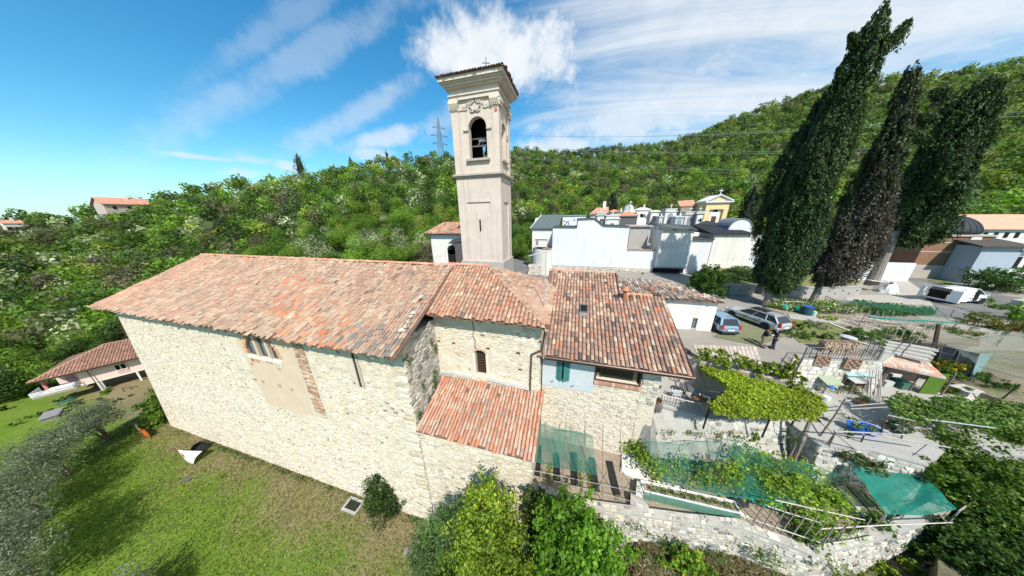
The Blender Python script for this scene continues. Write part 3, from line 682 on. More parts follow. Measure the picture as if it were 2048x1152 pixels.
def build_leanto():
 root = thing('lean_to','low stone lean-to with red clay tile roof built against the apse','outbuilding',(37.2,1.5,0))
 e0,e1,t0,t1 = fy(836,868,-.4),fy(1060,914,-.4),fy(884,752,2.93),fy(1074,783,2.93)
 zE = (e0.z + e1.z)/2; zT = (t0.z + t1.z)/2
 m = MB(); m.box((33.75,.004,0),(40.85,.6,zE - .02)); front = obj('front_wall',m,M_MORTAR,root)
 masonry(front,(33.75,.004,0),X_,Z_,-Y_,7.1,zE - .1,RUBBLE,None,n_ind=150,dens=.84,course=(.11,.22),length=(.18,.5),depth=(.008,.035))
 m = MB(); m.prism([(40.85,.605,0),(40.85,2.94,0),(40.85,2.94,zT - .15),(40.85,.605,zE)],(-.5,0,0)); obj('side_wall',m,M_MORTAR,root)
 m = MB(); xL,xR = 33.95,41.1
 slab(m,[(xL,-.4,zE),(xR,-.4,zE),(xR,2.93,zT),(xL,2.93,zT)]); roof = obj('roof',m,MATS['roof_deck'],root)
 w = Vector((0,3.33,zT - zE));
 tile_roof(roof,(xL,-.4,zE + .02),X_,w,xR - xL,w.length + .08,soften([(3.0,(.46,.24,.16)),(2.4,(.50,.32,.225)),(2.0,(.46,.36,.27)),(1.5,(.40,.17,.105)),(.9,(.56,.20,.10)),(.6,(.30,.22,.17))],.74),sp=.205,ex=.38,n_ind=300)
 m = MB(); pts = [fy(600 + x/3.6,480 + y/3.6,2.98) for x,y in ((940,1120),(985,985),(1020,950),(1100,955),(1240,985))]
 for p,q in zip(pts[:-1],pts[1:]): m.bar(p,q,.16,.22)
 m.bar(fy(975,757,2.95),fy(1062,778,2.95),.12,.25); obj('mortar_flashing',m,mat('cement',(.52,.50,.46),rough=.95,n1=(3,.12),bump=(14,.4)),root)
 m = MB(); m.box((34.35,-.43,zE + .03),(34.62,.5,zE + .55)); m2 = MB(); m2.prism([(35.0,-.4,zE + .05),(35.26,-.4,zE + .05),(35.26,.4,zE + .05 + .8*(zT-zE)/3.33),(35.0,.4,zE + .05 + .8*(zT-zE)/3.33)],(0,0,.06)); obj('missing_tile_patch',m2,mat('roofing_felt',(.06,.05,.055)),root)
build_leanto()
# bell tower
def build_tower():
 root = thing('bell_tower','tall square plastered bell tower with an arched belfry and cross on top','bell tower',(31.2,20.2,9.3))
 x0,x1,y0,y1 = 28.4,33.9,18.0,22.4; cx,cy = (x0+x1)/2,(y0+y1)/2
 pl = mat('tower_plaster',(.60,.505,.43),rough=.95,n1=(.5,.08),n2=(6,.07),bump=(10,.3),dark=[(2.6,.52,.70,(.40,.345,.29),.5,.07),(.9,.55,.7,(.66,.55,.47),.5),(.55,.56,.75,(.36,.33,.29),.5),(2.2,.60,.75,(.44,.36,.29),.5)])
 m = MB(); m.box((x0-.15,y0-.15,9.2),(x1+.15,y1+.15,16.25)); obj('plinth',m,M_GREYMORTAR,root)
 # lower stage: core with a raised border round a sunk panel on each visible side
 m = MB(); m.box((x0+.12,y0+.12,16.25),(x1-.12,y1-.12,26.1))
 for (o,u,n,W) in (((x0,y0),X_,-Y_,x1-x0),((x1,y0),Y_,X_,y1-y0),((x1,y1),-X_,Y_,x1-x0),((x0,y1),-Y_,-X_,y1-y0)):
  O = Vector((o[0],o[1],16.25)); c = .003 if abs(u.x) else .123
  holed(m,O + u*c,u,Z_,n,W - 2*c,9.85,.12,[(1.15-c,W-1.35-c,-1,7.15)])
 shaft = obj('shaft',m,pl,root)
 m = MB(); m.box((30.98,y0+.10,20.0),(31.18,y0+.35,21.4)); obj('slit_window',m,M_DARK,root)
 for (z0,z1,e) in ((26.1,26.28,.16),(26.28,26.42,.30),(26.42,26.50,.22)):
  m = MB(); m.box((x0-e,y0-e,z0),(x1+e,y1+e,z1)); obj('string_course',m,mat('grey_cornice',(.42,.37,.32),rough=.95,n1=(2,.15),n2=(12,.1)),root)
 # belfry: four walls pierced by round arches
 zb,zt = 26.5,34.0; xa0,xa1 = x0+.11,x1-.13; ya0,ya1 = y0+.11,y1-.11
 m = MB()
 for (o,u,n,W,c0,hw) in (((xa0,ya0),X_,-Y_,xa1-xa0,31.37-xa0,1.06),((xa1,ya0),Y_,X_,ya1-ya0,(ya1-ya0)/2,.78),((xa1,ya1),-X_,Y_,xa1-xa0,xa1-31.37,1.06),((xa0,ya1),-Y_,-X_,ya1-ya0,(ya1-ya0)/2,.78)):
  O = Vector((o[0],o[1],zb)); t = .7; c = 0 if abs(u.x) else t + .002
  holed(m,O + u*c,u,Z_,n,W - 2*c,zt - zb,t,[(c0-hw-c,c0+hw-c,1.5,5.55 if abs(u.x) else 5.3)])
  arch_fill(m,O + u*c,u,Z_,n,c0 - c,5.55 - hw if abs(u.x) else 5.3 - hw,hw,t)
 obj('belfry',m,pl,root)
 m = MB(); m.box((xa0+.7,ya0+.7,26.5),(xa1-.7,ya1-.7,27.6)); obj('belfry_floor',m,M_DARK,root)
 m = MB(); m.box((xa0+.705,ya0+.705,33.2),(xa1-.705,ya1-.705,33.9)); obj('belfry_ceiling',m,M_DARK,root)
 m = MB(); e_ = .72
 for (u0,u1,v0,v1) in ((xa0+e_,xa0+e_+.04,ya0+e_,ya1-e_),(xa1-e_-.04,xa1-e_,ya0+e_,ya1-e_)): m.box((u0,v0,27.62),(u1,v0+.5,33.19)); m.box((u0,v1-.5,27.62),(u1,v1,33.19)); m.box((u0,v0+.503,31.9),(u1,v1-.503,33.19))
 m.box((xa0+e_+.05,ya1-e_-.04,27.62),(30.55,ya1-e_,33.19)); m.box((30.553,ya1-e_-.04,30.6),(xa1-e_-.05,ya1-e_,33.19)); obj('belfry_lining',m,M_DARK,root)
 # corner pilasters with capitals
 for (px,py) in ((x0,y0),(x1,y0),(x0,y1),(x1,y1)):
  sx = 1 if px == x0 else -1; sy = 1 if py == y0 else -1
  m = MB(); m.box((min(px,px+sx*.78),min(py,py+sy*.78),zb),(max(px,px+sx*.78),max(py,py+sy*.78),32.75)); p_ = obj('pilaster',m,pl,root)
  m = MB()
  m.box((min(px-sx*.05,px+sx*.83),min(py-sy*.05,py+sy*.83),32.68),(max(px-sx*.05,px+sx*.83),max(py-sy*.05,py+sy*.83),32.8));
  for (z,e) in ((32.8,.04),(33.0,.08),(33.2,.13),(33.42,.18)):
   m.box((min(px-sx*e,px+sx*(.78+e)),min(py-sy*e,py+sy*(.78+e)),z),(max(px-sx*e,px+sx*(.78+e)),max(py-sy*e,py+sy*(.78+e)),z+.19))
  for k in range(5):                                   # leaves of the capital
   for row,(z,e) in enumerate(((32.95,.12),(33.25,.19))):
    a = -.03 + k*.2 + row*.06
    m.obox((px + sx*a,py - sy*e,z),(.07,0,0),(0,.05,.05),(0,-.05,.13))
    m.obox((px - sx*e,py + sy*a,z),(0,.07,0),(.05,0,.05),(-.05,0,.13))
  obj('capital',m,mat('stucco',(.62,.55,.47),rough=.95,n1=(4,.12),bump=(20,.4)),p_)
 m = MB(); p = fy(860 + 685/5.236,100 + 590/5.236,17.97); m.obox(p,(.16,0,.05),(0,.03,0),(-.05,0,.38)); m.obox(p + Vector((.05,0,.3)),(.2,0,0),(0,.03,0),(0,0,.18)); obj('bare_brick',m,mat('bare_brick',(.42,.22,.14),rough=.95,n1=(10,.3),n2=(30,.2)),root)
 # entablature and wide cornice
 for (z0,z1,e,c) in ((33.62,33.75,.12,1),(33.75,34.02,.05,0),(34.02,34.14,.16,1),(34.14,34.62,.02,0),(34.62,34.80,.30,0),(34.80,34.97,.48,1),(34.97,35.12,.62,0),(35.12,35.45,.80,1)):
  m = MB(); m.box((x0-e,y0-e,z0),(x1+e,y1+e,z1)); obj('cornice_moulding',m,pl if c == 0 else MATS['stucco'],root)
 m = MB()
 for k in range(26): m.box((x0-.62+k*.262,y0-.66,34.99),(x0-.62+k*.262+.13,y0-.62,35.11))
 for k in range(21): m.box((x1+.62,y0-.6+k*.262,34.99),(x1+.66,y0-.6+k*.262+.13,35.11))
 obj('dentils',m,MATS['stucco'],root)
 # cartouche and thin mouldings on the front
 m = MB(); cz = 33.0
 for k in range(22):
  t = 2*pi*k/22; r = 1 + .10*sin(5*t); m.obox((31.25 + .62*r*cos(t),y0 + .03,cz + .48*r*sin(t)),(.10*abs(sin(t)) + .05,0,0),(0,.05,0),(0,0,.10*abs(cos(t)) + .05))
 for s in (-1,1):
  for k in range(6): m.obox((31.25 + s*(.85 + k*.12),y0 + .04,cz + .25 - .16*k + (.45 if k > 3 else 0)),(.09,0,s*.05),(0,.04,0),(-.03,0,.07))
  for k in range(4): m.obox((31.25 + s*.12*k,y0 + .04,33.55 - .02*k*k),(.08,0,0),(0,.05,0),(0,0,.06))
 m.box((29.25,y0+.02,32.72),(30.4,y0+.08,32.78)); m.box((32.1,y0+.02,32.72),(33.1,y0+.08,32.78))
 obj('stucco_cartouche',m,MATS['stucco'],root)
 m = MB()
 for s in (-1,1): m.box((31.37+s*1.35-.3,y0-.03,30.75),(31.37+s*1.35+.3,y0+.08,30.87))
 m.box((33.86,20.2-1.3,30.7),(33.95,20.2-.75,30.8)); m.box((33.86,20.95,30.7),(33.95,21.5,30.8))
 obj('impost',m,MATS['grey_cornice'],root)
 m = MB(); m.box((29.9,y0-.22,27.78),(32.75,y0+.6,28.0)); obj('sill',m,MATS['grey_cornice'],root)
 m = MB(); m.box((x1-.5,19.1,27.78),(x1+.12,21.3,28.0)); obj('sill',m,MATS['grey_cornice'],root)
 # bell on its headstock
 m = MB(); m.lathe([(.05,.92),(.22,.90),(.30,.7),(.34,.35),(.46,.08),(.52,0),(.45,.02)],(31.75,20.2,28.85),16,(.10,.085,.05)); bell = obj('bell',m,mat('bronze',attr=True,rough=.5,metal=.7),root,smooth=True)
 m = MB(); m.box((31.2,20.0,29.75),(32.3,20.4,30.25),(.06,.05,.045)); m.bar((29.2,19.3,30.3),(33.2,19.3,30.3),.1,.14,(.17,.15,.13)); m.bar((29.2,19.3,29.55),(32.0,19.3,29.55),.12,.16,(.20,.18,.15)); m.bar((30.9,19.2,29.6),(31.5,19.2,30.2),.05,.05,(.4,.4,.4)); m.box((31.0,19.25,29.95),(31.9,19.32,30.3),(.25,.27,.28)); obj('bell_frame',m,M_METAL,root)
 # roof
 ex0,ex1,ey0,ey1 = x0-.95,x1+.95,y0-.95,y1+.95; ze = 35.47; apex = Vector((cx,cy,36.6))
 m = MB(); m.add([(ex0,ey0,ze),(ex1,ey0,ze),(ex1,ey1,ze),(ex0,ey1,ze),apex],[(3,2,1,0),(0,1,4),(1,2,4),(2,3,4),(3,0,4)]); roof = obj('roof',m,MATS['roof_deck'],root)
 dk = [(2,(.20,.115,.085)),(1.6,(.26,.15,.11)),(1,(.15,.10,.085)),(.5,(.36,.24,.18))]
 for (o,u,W,D) in (((ex0,ey0),X_,ex1-ex0,(ey1-ey0)/2),((ex1,ey0),Y_,ey1-ey0,(ex1-ex0)/2)):
  up = Vector((0,D,36.6-ze)) if abs(u.x) else Vector((-D,0,36.6-ze)); LL = up.length
  tile_roof(roof,Vector((o[0],o[1],ze+.01)),u,up,W,LL,dk,mask=lambda a,b,W=W,LL=LL: b/LL*W/2 < a < W - b/LL*W/2,sp=.27,ex=.45,n_ind=60)
 m = MB(); c = Vector((31.95,cy,36.5)); m.tube([c,c + Vector((0,0,1.55))],.035,6); m.tube([c + Vector((-.42,0,1.12)),c + Vector((.42,0,.98))],.035,6); obj('cross',m,M_IRON,root)
 # lightning wire down the corner
 m = MB(); m.tube([(29.5,y0-.98,35.5),(29.45,y0-.12,33.6),(29.35,y0-.06,27),(29.3,y0-.05,16.5)],.02,5); obj('lightning_wire',m,mat('wire_grey',(.35,.33,.3)),root)
build_tower()
# woods on the hillside
FOREST = {'fresh': [(3,(.125,.225,.024)),(2,(.16,.245,.032)),(1,(.09,.165,.02))],
   'mid': [(3,(.082,.155,.022)),(2,(.105,.185,.026)),(1,(.06,.115,.018))],
   'dark': [(3,(.045,.090,.018)),(2,(.062,.115,.022)),(1,(.034,.066,.015))],
   'yellow': [(3,(.19,.24,.035)),(2,(.15,.21,.028)),(1,(.22,.25,.055))],
   'bloom': [(3,(.105,.16,.035)),(1.8,(.46,.48,.34)),(1,(.36,.40,.24))],
   'bare': [(3,(.125,.110,.070)),(2,(.095,.105,.045)),(1,(.16,.14,.10))]}
FKIND = ['fresh','mid','dark','yellow','bloom','bare']
def crown_mesh(pal,R,H,n,size,seed,nb=9):
 rr = random.Random(seed); bl = []
 for k in range(nb):
  a = rr.uniform(0,2*pi); d = R*rr.uniform(.15,.68); z = H*(.30 + .55*rr.random()*(1 - .35*d/R)); q = R*rr.uniform(.30,.52)
  bl.append((d*cos(a),d*sin(a),z,q,q,q*rr.uniform(.7,.95)))
 bl.append((0,0,H*.72,R*.55,R*.55,H*.27))
 P_,d,idx = blob_points(n,bl,.62)
 c = pick(pal,n,.09)*(.72 + .5*RNG.random((len(bl),1)))[idx]*1.2
 return leaf_mesh('crown',P_,size*(.7 + .6*RNG.random(n)),c,M_FOREST,out=d,bias=1.7,aspect=.7)
def trunk_mesh(H,r=.16,seed=0,branches=4):
 m = MB(); rr = random.Random(seed); pts = [(0,0,-1.2)]; x = y = 0
 for k in range(1,5): x += rr.uniform(-.2,.2); y += rr.uniform(-.2,.2); pts.append((x,y,H*.7*k/4))
 m.tube(pts,[r*1.3,r,r*.8,r*.6,r*.3],6)
 for k in range(branches):
  a = rr.uniform(0,6.28); z = H*rr.uniform(.3,.55); m.tube([(x*.6,y*.6,z),(cos(a)*H*.13,sin(a)*H*.13,z + H*.14),(cos(a)*H*.24,sin(a)*H*.24,z + H*.25)],[r*.5,r*.35,r*.15],5)
 return m.mesh('trunk',M_BARK)
def zone_of(p):
 d = p - CAM; X = d.x*cos(HEAD) + d.y*sin(HEAD); Yf = -d.x*sin(HEAD) + d.y*cos(HEAD); px = 1024 + FPX*X/(Yf*cos(PITCH) - d.z*sin(PITCH)); py = 576 - FPX*(Yf*sin(PITCH) + d.z*cos(PITCH))/(Yf*cos(PITCH) - d.z*sin(PITCH))
 lo = 'low down' if py > 560 else ('halfway up' if py > 470 else 'high up')
 if px < 190: return (lo + ' on the slope at the far left edge') if py < 680 else 'beside the pink house at the far left'
 if px < 400: return lo + ' on the slope left of the nave roof'
 if px < 640: return ('just above the left half of the nave ridge' if py > 460 else 'upslope behind the left half of the nave ridge')
 if px < 900: return ('just above the right half of the nave ridge' if py > 440 else 'upslope between nave ridge and bell tower')
 if px < 1120: return 'directly right of the bell tower'
 if px < 1500: return 'behind the white cemetery walls'
 return 'on the big hill right of the cypresses'
KTXT = {'fresh': 'fresh green spring tree','mid': 'mid green leafy tree','dark': 'dark green dense tree','yellow': 'yellow green young leaved tree','bloom': 'tree covered in cream white blossom','bare': 'brownish tree with few leaves yet'}
def in_clear(x,y):
 if -48 < x < -20 and -14 < y < 15 and y < 14 + (x + 48)*.25: return True            # pink house and its garden
 if x > -2 and y < 13 and x < 50: return True
 if 14 < x < 130 and y < 76 and x < 62 + 40: return x < 112 and y < 78 - max(0,40 - x)*1.6
 if x > 92 and y < 84 - max(0,118 - x)*.5: return True
 return False
def build_forest():
 pts = []
 for a in np.arange(radians(-108),radians(52),.006):
  r0 = np.interp(a,HAZ,_T[:,3])*.80; R = np.interp(a,HAZ,_T[:,2])*1.03; r = r0 + ru(0,4)
  while r < R:
   sp = 3.7 + 3.0*min(1,max(0,(r - 70)/300))
   if random.random() < .006*r/sp*1.15:
    aa = a + ru(-.003,.003); rr = r + ru(-.5,.5)*sp
    x,y = CAM.x + rr*sin(aa),CAM.y + rr*cos(aa)
    if not in_clear(x,y): pts.append((rr,aa,x,y))
   r += sp
 for _ in range(900):
  x,y = ru(-85,-3),ru(-26,44); r = hypot(x-CAM.x,y-CAM.y); a = atan2(x-CAM.x,y-CAM.y)
  if not in_clear(x,y) and (y > 13 + max(0,x + 20)*.1 or x < -46) and r < np.interp(a,HAZ,_T[:,3])*.85: pts.append((r,a,x,y))
 # keep a spacing
 pts.sort(); cell = {}; keep = []
 for (r,a,x,y) in pts:
  sp = (3.6 + 2.3*min(1,max(0,(r - 70)/300))); k = (int(x/7),int(y/7)); okk = True
  for i in (-1,0,1):
   for j in (-1,0,1):
    for (u,v) in cell.get((k[0]+i,k[1]+j),[]):
     if (u-x)**2 + (v-y)**2 < (sp*.8)**2: okk = False; break
  if okk: cell.setdefault(k,[]).append((x,y)); keep.append((r,a,x,y))
 def kind_at(x,y,a,r):
  n1 = sin(x*.021 + 1.3)*cos(y*.027 - .4) + .6*sin(x*.05 + y*.043); q = random.random()
  if a < -.75: w = (.34,.24,.14,.06,.16,.06)
  elif a < -.2: w = (.26,.24,.14,.08,.20,.08)
  elif a < .35: w = (.24,.28,.12,.16,.05,.15)
  else: w = (.30,.30,.14,.20,.03,.03)
  w = np.array(w); w[0] *= 1 + .6*max(0,n1); w[5] *= 1 + 2.2*max(0,-n1); w[2] *= 1 + .5*max(0,-n1); w /= w.sum()
  return FKIND[RNG.choice(6,p=w)]
 TM = {k: [(crown_mesh(FOREST[k],3.3,8.0,3800,.29,31*i + j,13),trunk_mesh(8.0,.15,j)) for j in range(3)] for i,k in enumerate(FKIND)}
 keep.sort(); near = keep[:300]; far = keep[300:]
 for (r,a,x,y) in near:
  k = kind_at(x,y,a,r); cm,tm = random.choice(TM[k]); s = ru(.78,1.25)
  z_ = max(float(hill(r,a)),ground_h(x,y) - .4) if r < np.interp(a,HAZ,_T[:,3])*.85 and x < 0 else float(hill(r,a)); zone = zone_of(Vector((x,y,z_ + 5)))
  root = thing('woodland_tree',KTXT[k] + ' ' + zone,'tree',(x,y,z_ - .3),ru(0,6.28),KTXT[k].replace('tree','trees',1) + ' ' + zone); root.scale = (s,s,s*ru(.85,1.15))
  for nm,me in (('crown',cm),('trunk',tm)):
   o = bpy.data.objects.new(nm,me); COL.objects.link(o); o.parent = root
 V = []; F = []; C = []; nv = 0
 for (r,a,x,y) in far:
  k = kind_at(x,y,a,r); s = ru(.75,1.3)*(1 + .25*min(1,r/400)); z = float(hill(r,a)); n = int(300 if r < 160 else (200 if r < 260 else 140))
  bl = [(x + ru(-1.5,1.5)*s,y + ru(-1.5,1.5)*s,z + ru(3.4,6.6)*s,1.9*s,1.9*s,1.6*s) for _ in range(4)] + [(x,y,z + 4.4*s,2.6*s,2.6*s,2.7*s)]
  P_,d,idx = blob_points(n,bl,.6); c = pick(FOREST[k],n,.09)*(1 + .18*RNG.normal(size=(5,1)))[idx]; c = np.clip(c*(1 + .20*random.gauss(0,1)),.01,.8); q = .42*min(1,max(0,(r - 110)/220)); c = c*1.18*(1 - q) + np.array([.105,.125,.062])*q*(1 + .15*random.gauss(0,1))  # far crowns pulled to dull green with distance: haze put into the leaf colour
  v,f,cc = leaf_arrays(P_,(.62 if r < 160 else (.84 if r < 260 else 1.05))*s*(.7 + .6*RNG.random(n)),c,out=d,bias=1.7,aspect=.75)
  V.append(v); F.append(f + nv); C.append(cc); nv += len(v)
 o = bpy.data.objects.new('distant_wood',np_mesh('distant_wood',np.concatenate(V),np.concatenate(F),np.concatenate(C),M_FOREST)); COL.objects.link(o)
 tag(o,'mixed green wood covering the hillside up to its skyline','woodland',kind='stuff')
 print('forest',len(near),len(far))
build_forest()
# cypresses
CYP_G = [(3,(.032,.060,.018)),(2,(.045,.082,.022)),(1,(.062,.105,.028)),(.8,(.022,.038,.013))]
CYP_B = [(3,(.098,.080,.066)),(2,(.072,.062,.052)),(1,(.13,.11,.09)),(.6,(.045,.055,.03))]
CYP_D = [(3,(.022,.034,.015)),(2,(.031,.048,.019)),(1,(.043,.060,.024))]
def cypress(label,base,lean,prof,pal,n,size,trunk_r=.30,tufts=(),pal2=None,zmix=None,squash=1.0,name='cypress_tree',rough=.16):
 b = Vector(base); root = thing(name,label,'cypress',base)
 top = prof[-1][0]; zs = np.array([p[0] for p in prof]); rs = np.array([p[1] for p in prof]); ofs = np.array([p[2] if len(p) > 2 else 0.0 for p in prof])
 m = MB(); m.tube([(0,0,-.6),(.02,.02,prof[0][0]*.6),(lean[0]*.08,lean[1]*.08,prof[0][0]*1.4),(lean[0]*.22,lean[1]*.22,top*.30)],[trunk_r*1.35,trunk_r,trunk_r*.75,trunk_r*.3],10); obj('trunk',m,mat('grey_bark',(.24,.21,.175),rough=.95,n1=(3,.2),n2=(16,.3),bump=(10,.9)),root,world=False)
 # flame shaped clumps packed over the outline, each a bunch of upright sprays
 nc = max(60,n//30); w = rs/rs.sum(); zc = [];
 tz = np.linspace(zs[0],zs[-1],400); tr = np.interp(tz,zs,rs); pz = (tr + .15)/np.sum(tr + .15)
 cz = RNG.choice(tz,size=nc,p=pz) + RNG.normal(size=nc)*.1; ca = RNG.random(nc)*2*pi; cr = np.interp(cz,zs,rs)
 lump = 1 + rough*(np.sin(ca*3 + cz*.55) + .7*np.sin(ca*5 - cz*.9))*.5
 rad = cr*(.62 + .44*RNG.random(nc)**.7)*lump
 fx_,fy_ = lean[0]*(cz/top)**1.2 + np.interp(cz,zs,ofs),lean[1]*(cz/top)**1.2
 K = np.stack([fx_ + rad*np.cos(ca),fy_ + rad*np.sin(ca)*squash,cz],1); ks = (.35 + .25*RNG.random(nc))*np.clip(cr/2.2,.45,1.25)
 idx = RNG.integers(0,nc,n); dz = RNG.random(n)
 rad1 = ks[idx]*(.5 - .35*dz)*1.5; d = unit(RNG.normal(size=(n,3)))
 P_ = K[idx] + d*rad1[:,None]*np.array([1,1,.6]) + np.stack([np.zeros(n),np.zeros(n),(dz - .4)*ks[idx]*3.2],1)
 out = np.stack([np.cos(ca),np.sin(ca),np.full(nc,.35)],1)[idx]
 if pal2:
  f = zmix(K[:,2])[idx] > RNG.random(nc)[idx]
  c = np.where(f[:,None],pick(pal2,n,.2),pick(pal,n,.2))
 else: c = pick(pal,n,.2)
 c = c*np.exp(.36*RNG.normal(size=(nc,1)))[idx]; c = np.clip(c,.006,.5)
 for (tx,ty,z0,z1,r) in tufts:
  q = n//28; t = RNG.random(q); pp = np.stack([tx[0] + (tx[1]-tx[0])*t,ty[0] + (ty[1]-ty[0])*t,z0 + (z1-z0)*t],1) + RNG.normal(size=(q,3))*(r*(1 - .75*t))[:,None]*.6
  P_ = np.concatenate([P_,pp]); out = np.concatenate([out,unit(RNG.normal(size=(q,3)))]); c = np.concatenate([c,pick(pal,q,.2)])
 me = leaf_mesh('foliage',P_,size*(.6 + .8*RNG.random(len(P_))),c,M_LEAFD,out=out,bias=.9,aspect=.36,updir=(0,0,1),upb=1.5)
 o = bpy.data.objects.new('foliage',me); COL.objects.link(o); o.parent = root
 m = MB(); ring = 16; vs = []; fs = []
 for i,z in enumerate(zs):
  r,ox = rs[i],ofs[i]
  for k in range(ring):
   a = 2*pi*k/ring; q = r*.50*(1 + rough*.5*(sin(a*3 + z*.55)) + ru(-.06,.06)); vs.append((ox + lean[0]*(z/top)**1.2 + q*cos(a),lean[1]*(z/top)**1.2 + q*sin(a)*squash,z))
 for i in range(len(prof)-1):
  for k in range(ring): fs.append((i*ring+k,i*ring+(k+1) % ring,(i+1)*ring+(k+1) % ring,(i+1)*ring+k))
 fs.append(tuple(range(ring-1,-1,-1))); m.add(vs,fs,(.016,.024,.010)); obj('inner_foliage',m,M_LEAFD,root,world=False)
 return root
def at_top(base,px,py):
 """how far a trunk standing at base must lean for its tip to be seen at px,py, at the height the sight line gives"""
 r = ray(px,py); h = hypot(base[0]-CAM.x,base[1]-CAM.y)/hypot(r.x,r.y); p = CAM + r*h; return p - Vector(base)
def outline(base,rows):
 """heights, radii and centre offsets from where the crown's edges are seen, on the upright plane through its foot"""
 out = []
 for (py,xl,xr) in rows: a,b = fy(xl,py,base.y),fy(xr,py,base.y); out.append(((a.z + b.z)/2 - base.z,max(.12,(b.x - a.x)/2*1.03*cos(atan2(base.x - CAM.x,base.y - CAM.y))),(a.x + b.x)/2 - base.x))
 return sorted(out)
b1 = gz(1530,612,11.2)
cypress('tallest dark green cypress with a forked tip, standing behind the silver estate car',b1,(0,0),outline(b1,[(588,1535,1570),(570,1520,1592),(535,1520,1612),(490,1535,1636),(440,1545,1655),(380,1572,1668),(320,1592,1690),(260,1622,1712),(200,1652,1730),(150,1680,1750),(110,1695,1768),(70,1715,1775),(40,1740,1775),(15,1762,1770)]),CYP_G,68000,.22,
  tufts=[((fy(1775,95,b1.y).x - b1.x,fy(1828,36,b1.y).x - b1.x),(0,.3),fy(1775,95,b1.y).z - b1.z,fy(1828,36,b1.y).z - b1.z,.5),((fy(1720,75,b1.y).x - b1.x,fy(1700,70,b1.y).x - b1.x),(0,0),fy(1720,90,b1.y).z - b1.z,fy(1703,68,b1.y).z - b1.z,.35),((fy(1690,150,b1.y).x - b1.x,fy(1678,135,b1.y).x - b1.x),(0,0),fy(1690,165,b1.y).z - b1.z,fy(1676,135,b1.y).z - b1.z,.35)])
b1b = gz(1519,578,12.5)
cypress('dark shaded cypress standing close behind the left side of the tallest one',b1b,(0,0),outline(b1b,[(566,1512,1545),(540,1506,1560),(520,1504,1572),(490,1505,1580),(440,1508,1610),(380,1530,1635),(320,1556,1655),(260,1592,1680),(210,1628,1690),(170,1660,1700)]),CYP_D,30000,.25)
b2 = gz(1622,612,11.2)
cypress('middle cypress with browned grey lower foliage between two greener ones',b2,(0,0),outline(b2,[(572,1630,1668),(550,1612,1720),(510,1638,1752),(460,1660,1772),(410,1682,1788),(350,1712,1800),(300,1742,1808),(250,1768,1822),(200,1785,1832),(165,1800,1836),(142,1812,1832)]),CYP_B,44000,.22,pal2=[(3,(.040,.060,.022)),(2,(.055,.072,.030)),(1,(.075,.072,.048))],
  zmix=lambda z: np.clip((z - 9.5)/5,0,1),rough=.22)
b3 = gz(1745,562,12.5)
cypress('broad dark cypress with ragged top standing beside the cemetery gate',b3,(0,0),outline(b3,[(492,1782,1842),(470,1780,1890),(430,1790,1908),(390,1802,1928),(340,1822,1946),(290,1850,1965),(250,1868,1978),(215,1888,1986),(190,1915,1994),(172,1945,1998),(160,1970,1996)]),CYP_G,50000,.30,trunk_r=.45,
  tufts=[((fy(x0,y0,b3.y).x - b3.x,fy(x1,y1,b3.y).x - b3.x),(0,.2),fy(x0,y0,b3.y).z - b3.z,fy(x1,y1,b3.y).z - b3.z,.6) for x0,y0,x1,y1 in ((1890,195,1872,180),(1860,245,1842,232),(1960,180,2000,162),(1860,285,1815,262))],rough=.3)
def small_cyp(label,px,pyb,pyt,y,rpx,pal):
 p = fy(px,pyb,y); q = fy(px,pyt,y); h = q.z - p.z; a = fy(px + rpx,pyb,y); r = (a - p).length
 cypress(label,(p.x,p.y,p.z - 3),(0,0),[(2.5,.4*r),(3.4,r),(3 + h*.5,r*.9),(3 + h*.8,r*.6),(3 + h,.1)],pal,3500,.5,trunk_r=.2)
small_cyp('slim cypress right of the yellow chapel',1488,452,374,70,17,CYP_D)
small_cyp('slim dark cypress rising behind the red pyramid roof of a tomb',1222,440,384,72,11,CYP_D)
small_cyp('dark pointed cypress on the skyline left of the pylon',609,366,303,178,9,CYP_D)
for lb,px,pyt,pyb,rr in (('thin far cypress on the skyline beside the cloud',778,298,340,4),('lone thin far cypress on the skyline left of the tower',706,312,346,4)):
 small_cyp(lb,px,pyb,pyt,190,rr,CYP_D)
# single trees and shrubs near the church
def shrub(name,label,cat,base,blobs,n,size,pal,trunk=None,aspect=.6,shell=.6,leafm=None,bias=.6,group=None,branches=True,clump=.9):
 root = thing(name,label,cat,base,group=group); b = Vector(base)
 # leaves gather in sprays: a few hundred spray centres, leaves scattered round each
 ns = max(8,n//44); Pc,dc,ic = blob_points(ns,blobs,shell,.24); k = RNG.integers(0,ns,n)
 sz = np.median([x[3] for x in blobs])*1.25
 P_ = Pc[k] + RNG.normal(size=(n,3))*(.105*sz*clump) - np.array(b); d = unit(dc[k] + .5*RNG.normal(size=(n,3)))
 c = pick(pal,n,.14)*(1 + .13*RNG.normal(size=(ns,1)))[k]
 o = bpy.data.objects.new('foliage',leaf_mesh('foliage',P_,size*(.6 + .8*RNG.random(n)),np.clip(c,.008,.8),leafm or M_LEAF,out=d + np.array([0,0,.5]),bias=bias,aspect=aspect)); COL.objects.link(o); o.parent = root
 m = MB(); r = (trunk or .07)
 for bl in blobs[:7]:
  t = Vector(bl[:3]) - b; m.tube([(ru(-.1,.1),ru(-.1,.1),-.3),t*.4 + Vector((0,0,t.z*.12)),t],[r,r*.7,r*.3],6)
 obj('trunk',m,M_BARK,root,world=False)
 return root
YG = [(3,(.25,.32,.028)),(2,(.19,.28,.024)),(1,(.30,.34,.05)),(.8,(.11,.18,.02))]
BG = [(3,(.12,.25,.02)),(2,(.09,.20,.018)),(1.2,(.165,.30,.028)),(.6,(.055,.125,.015))]
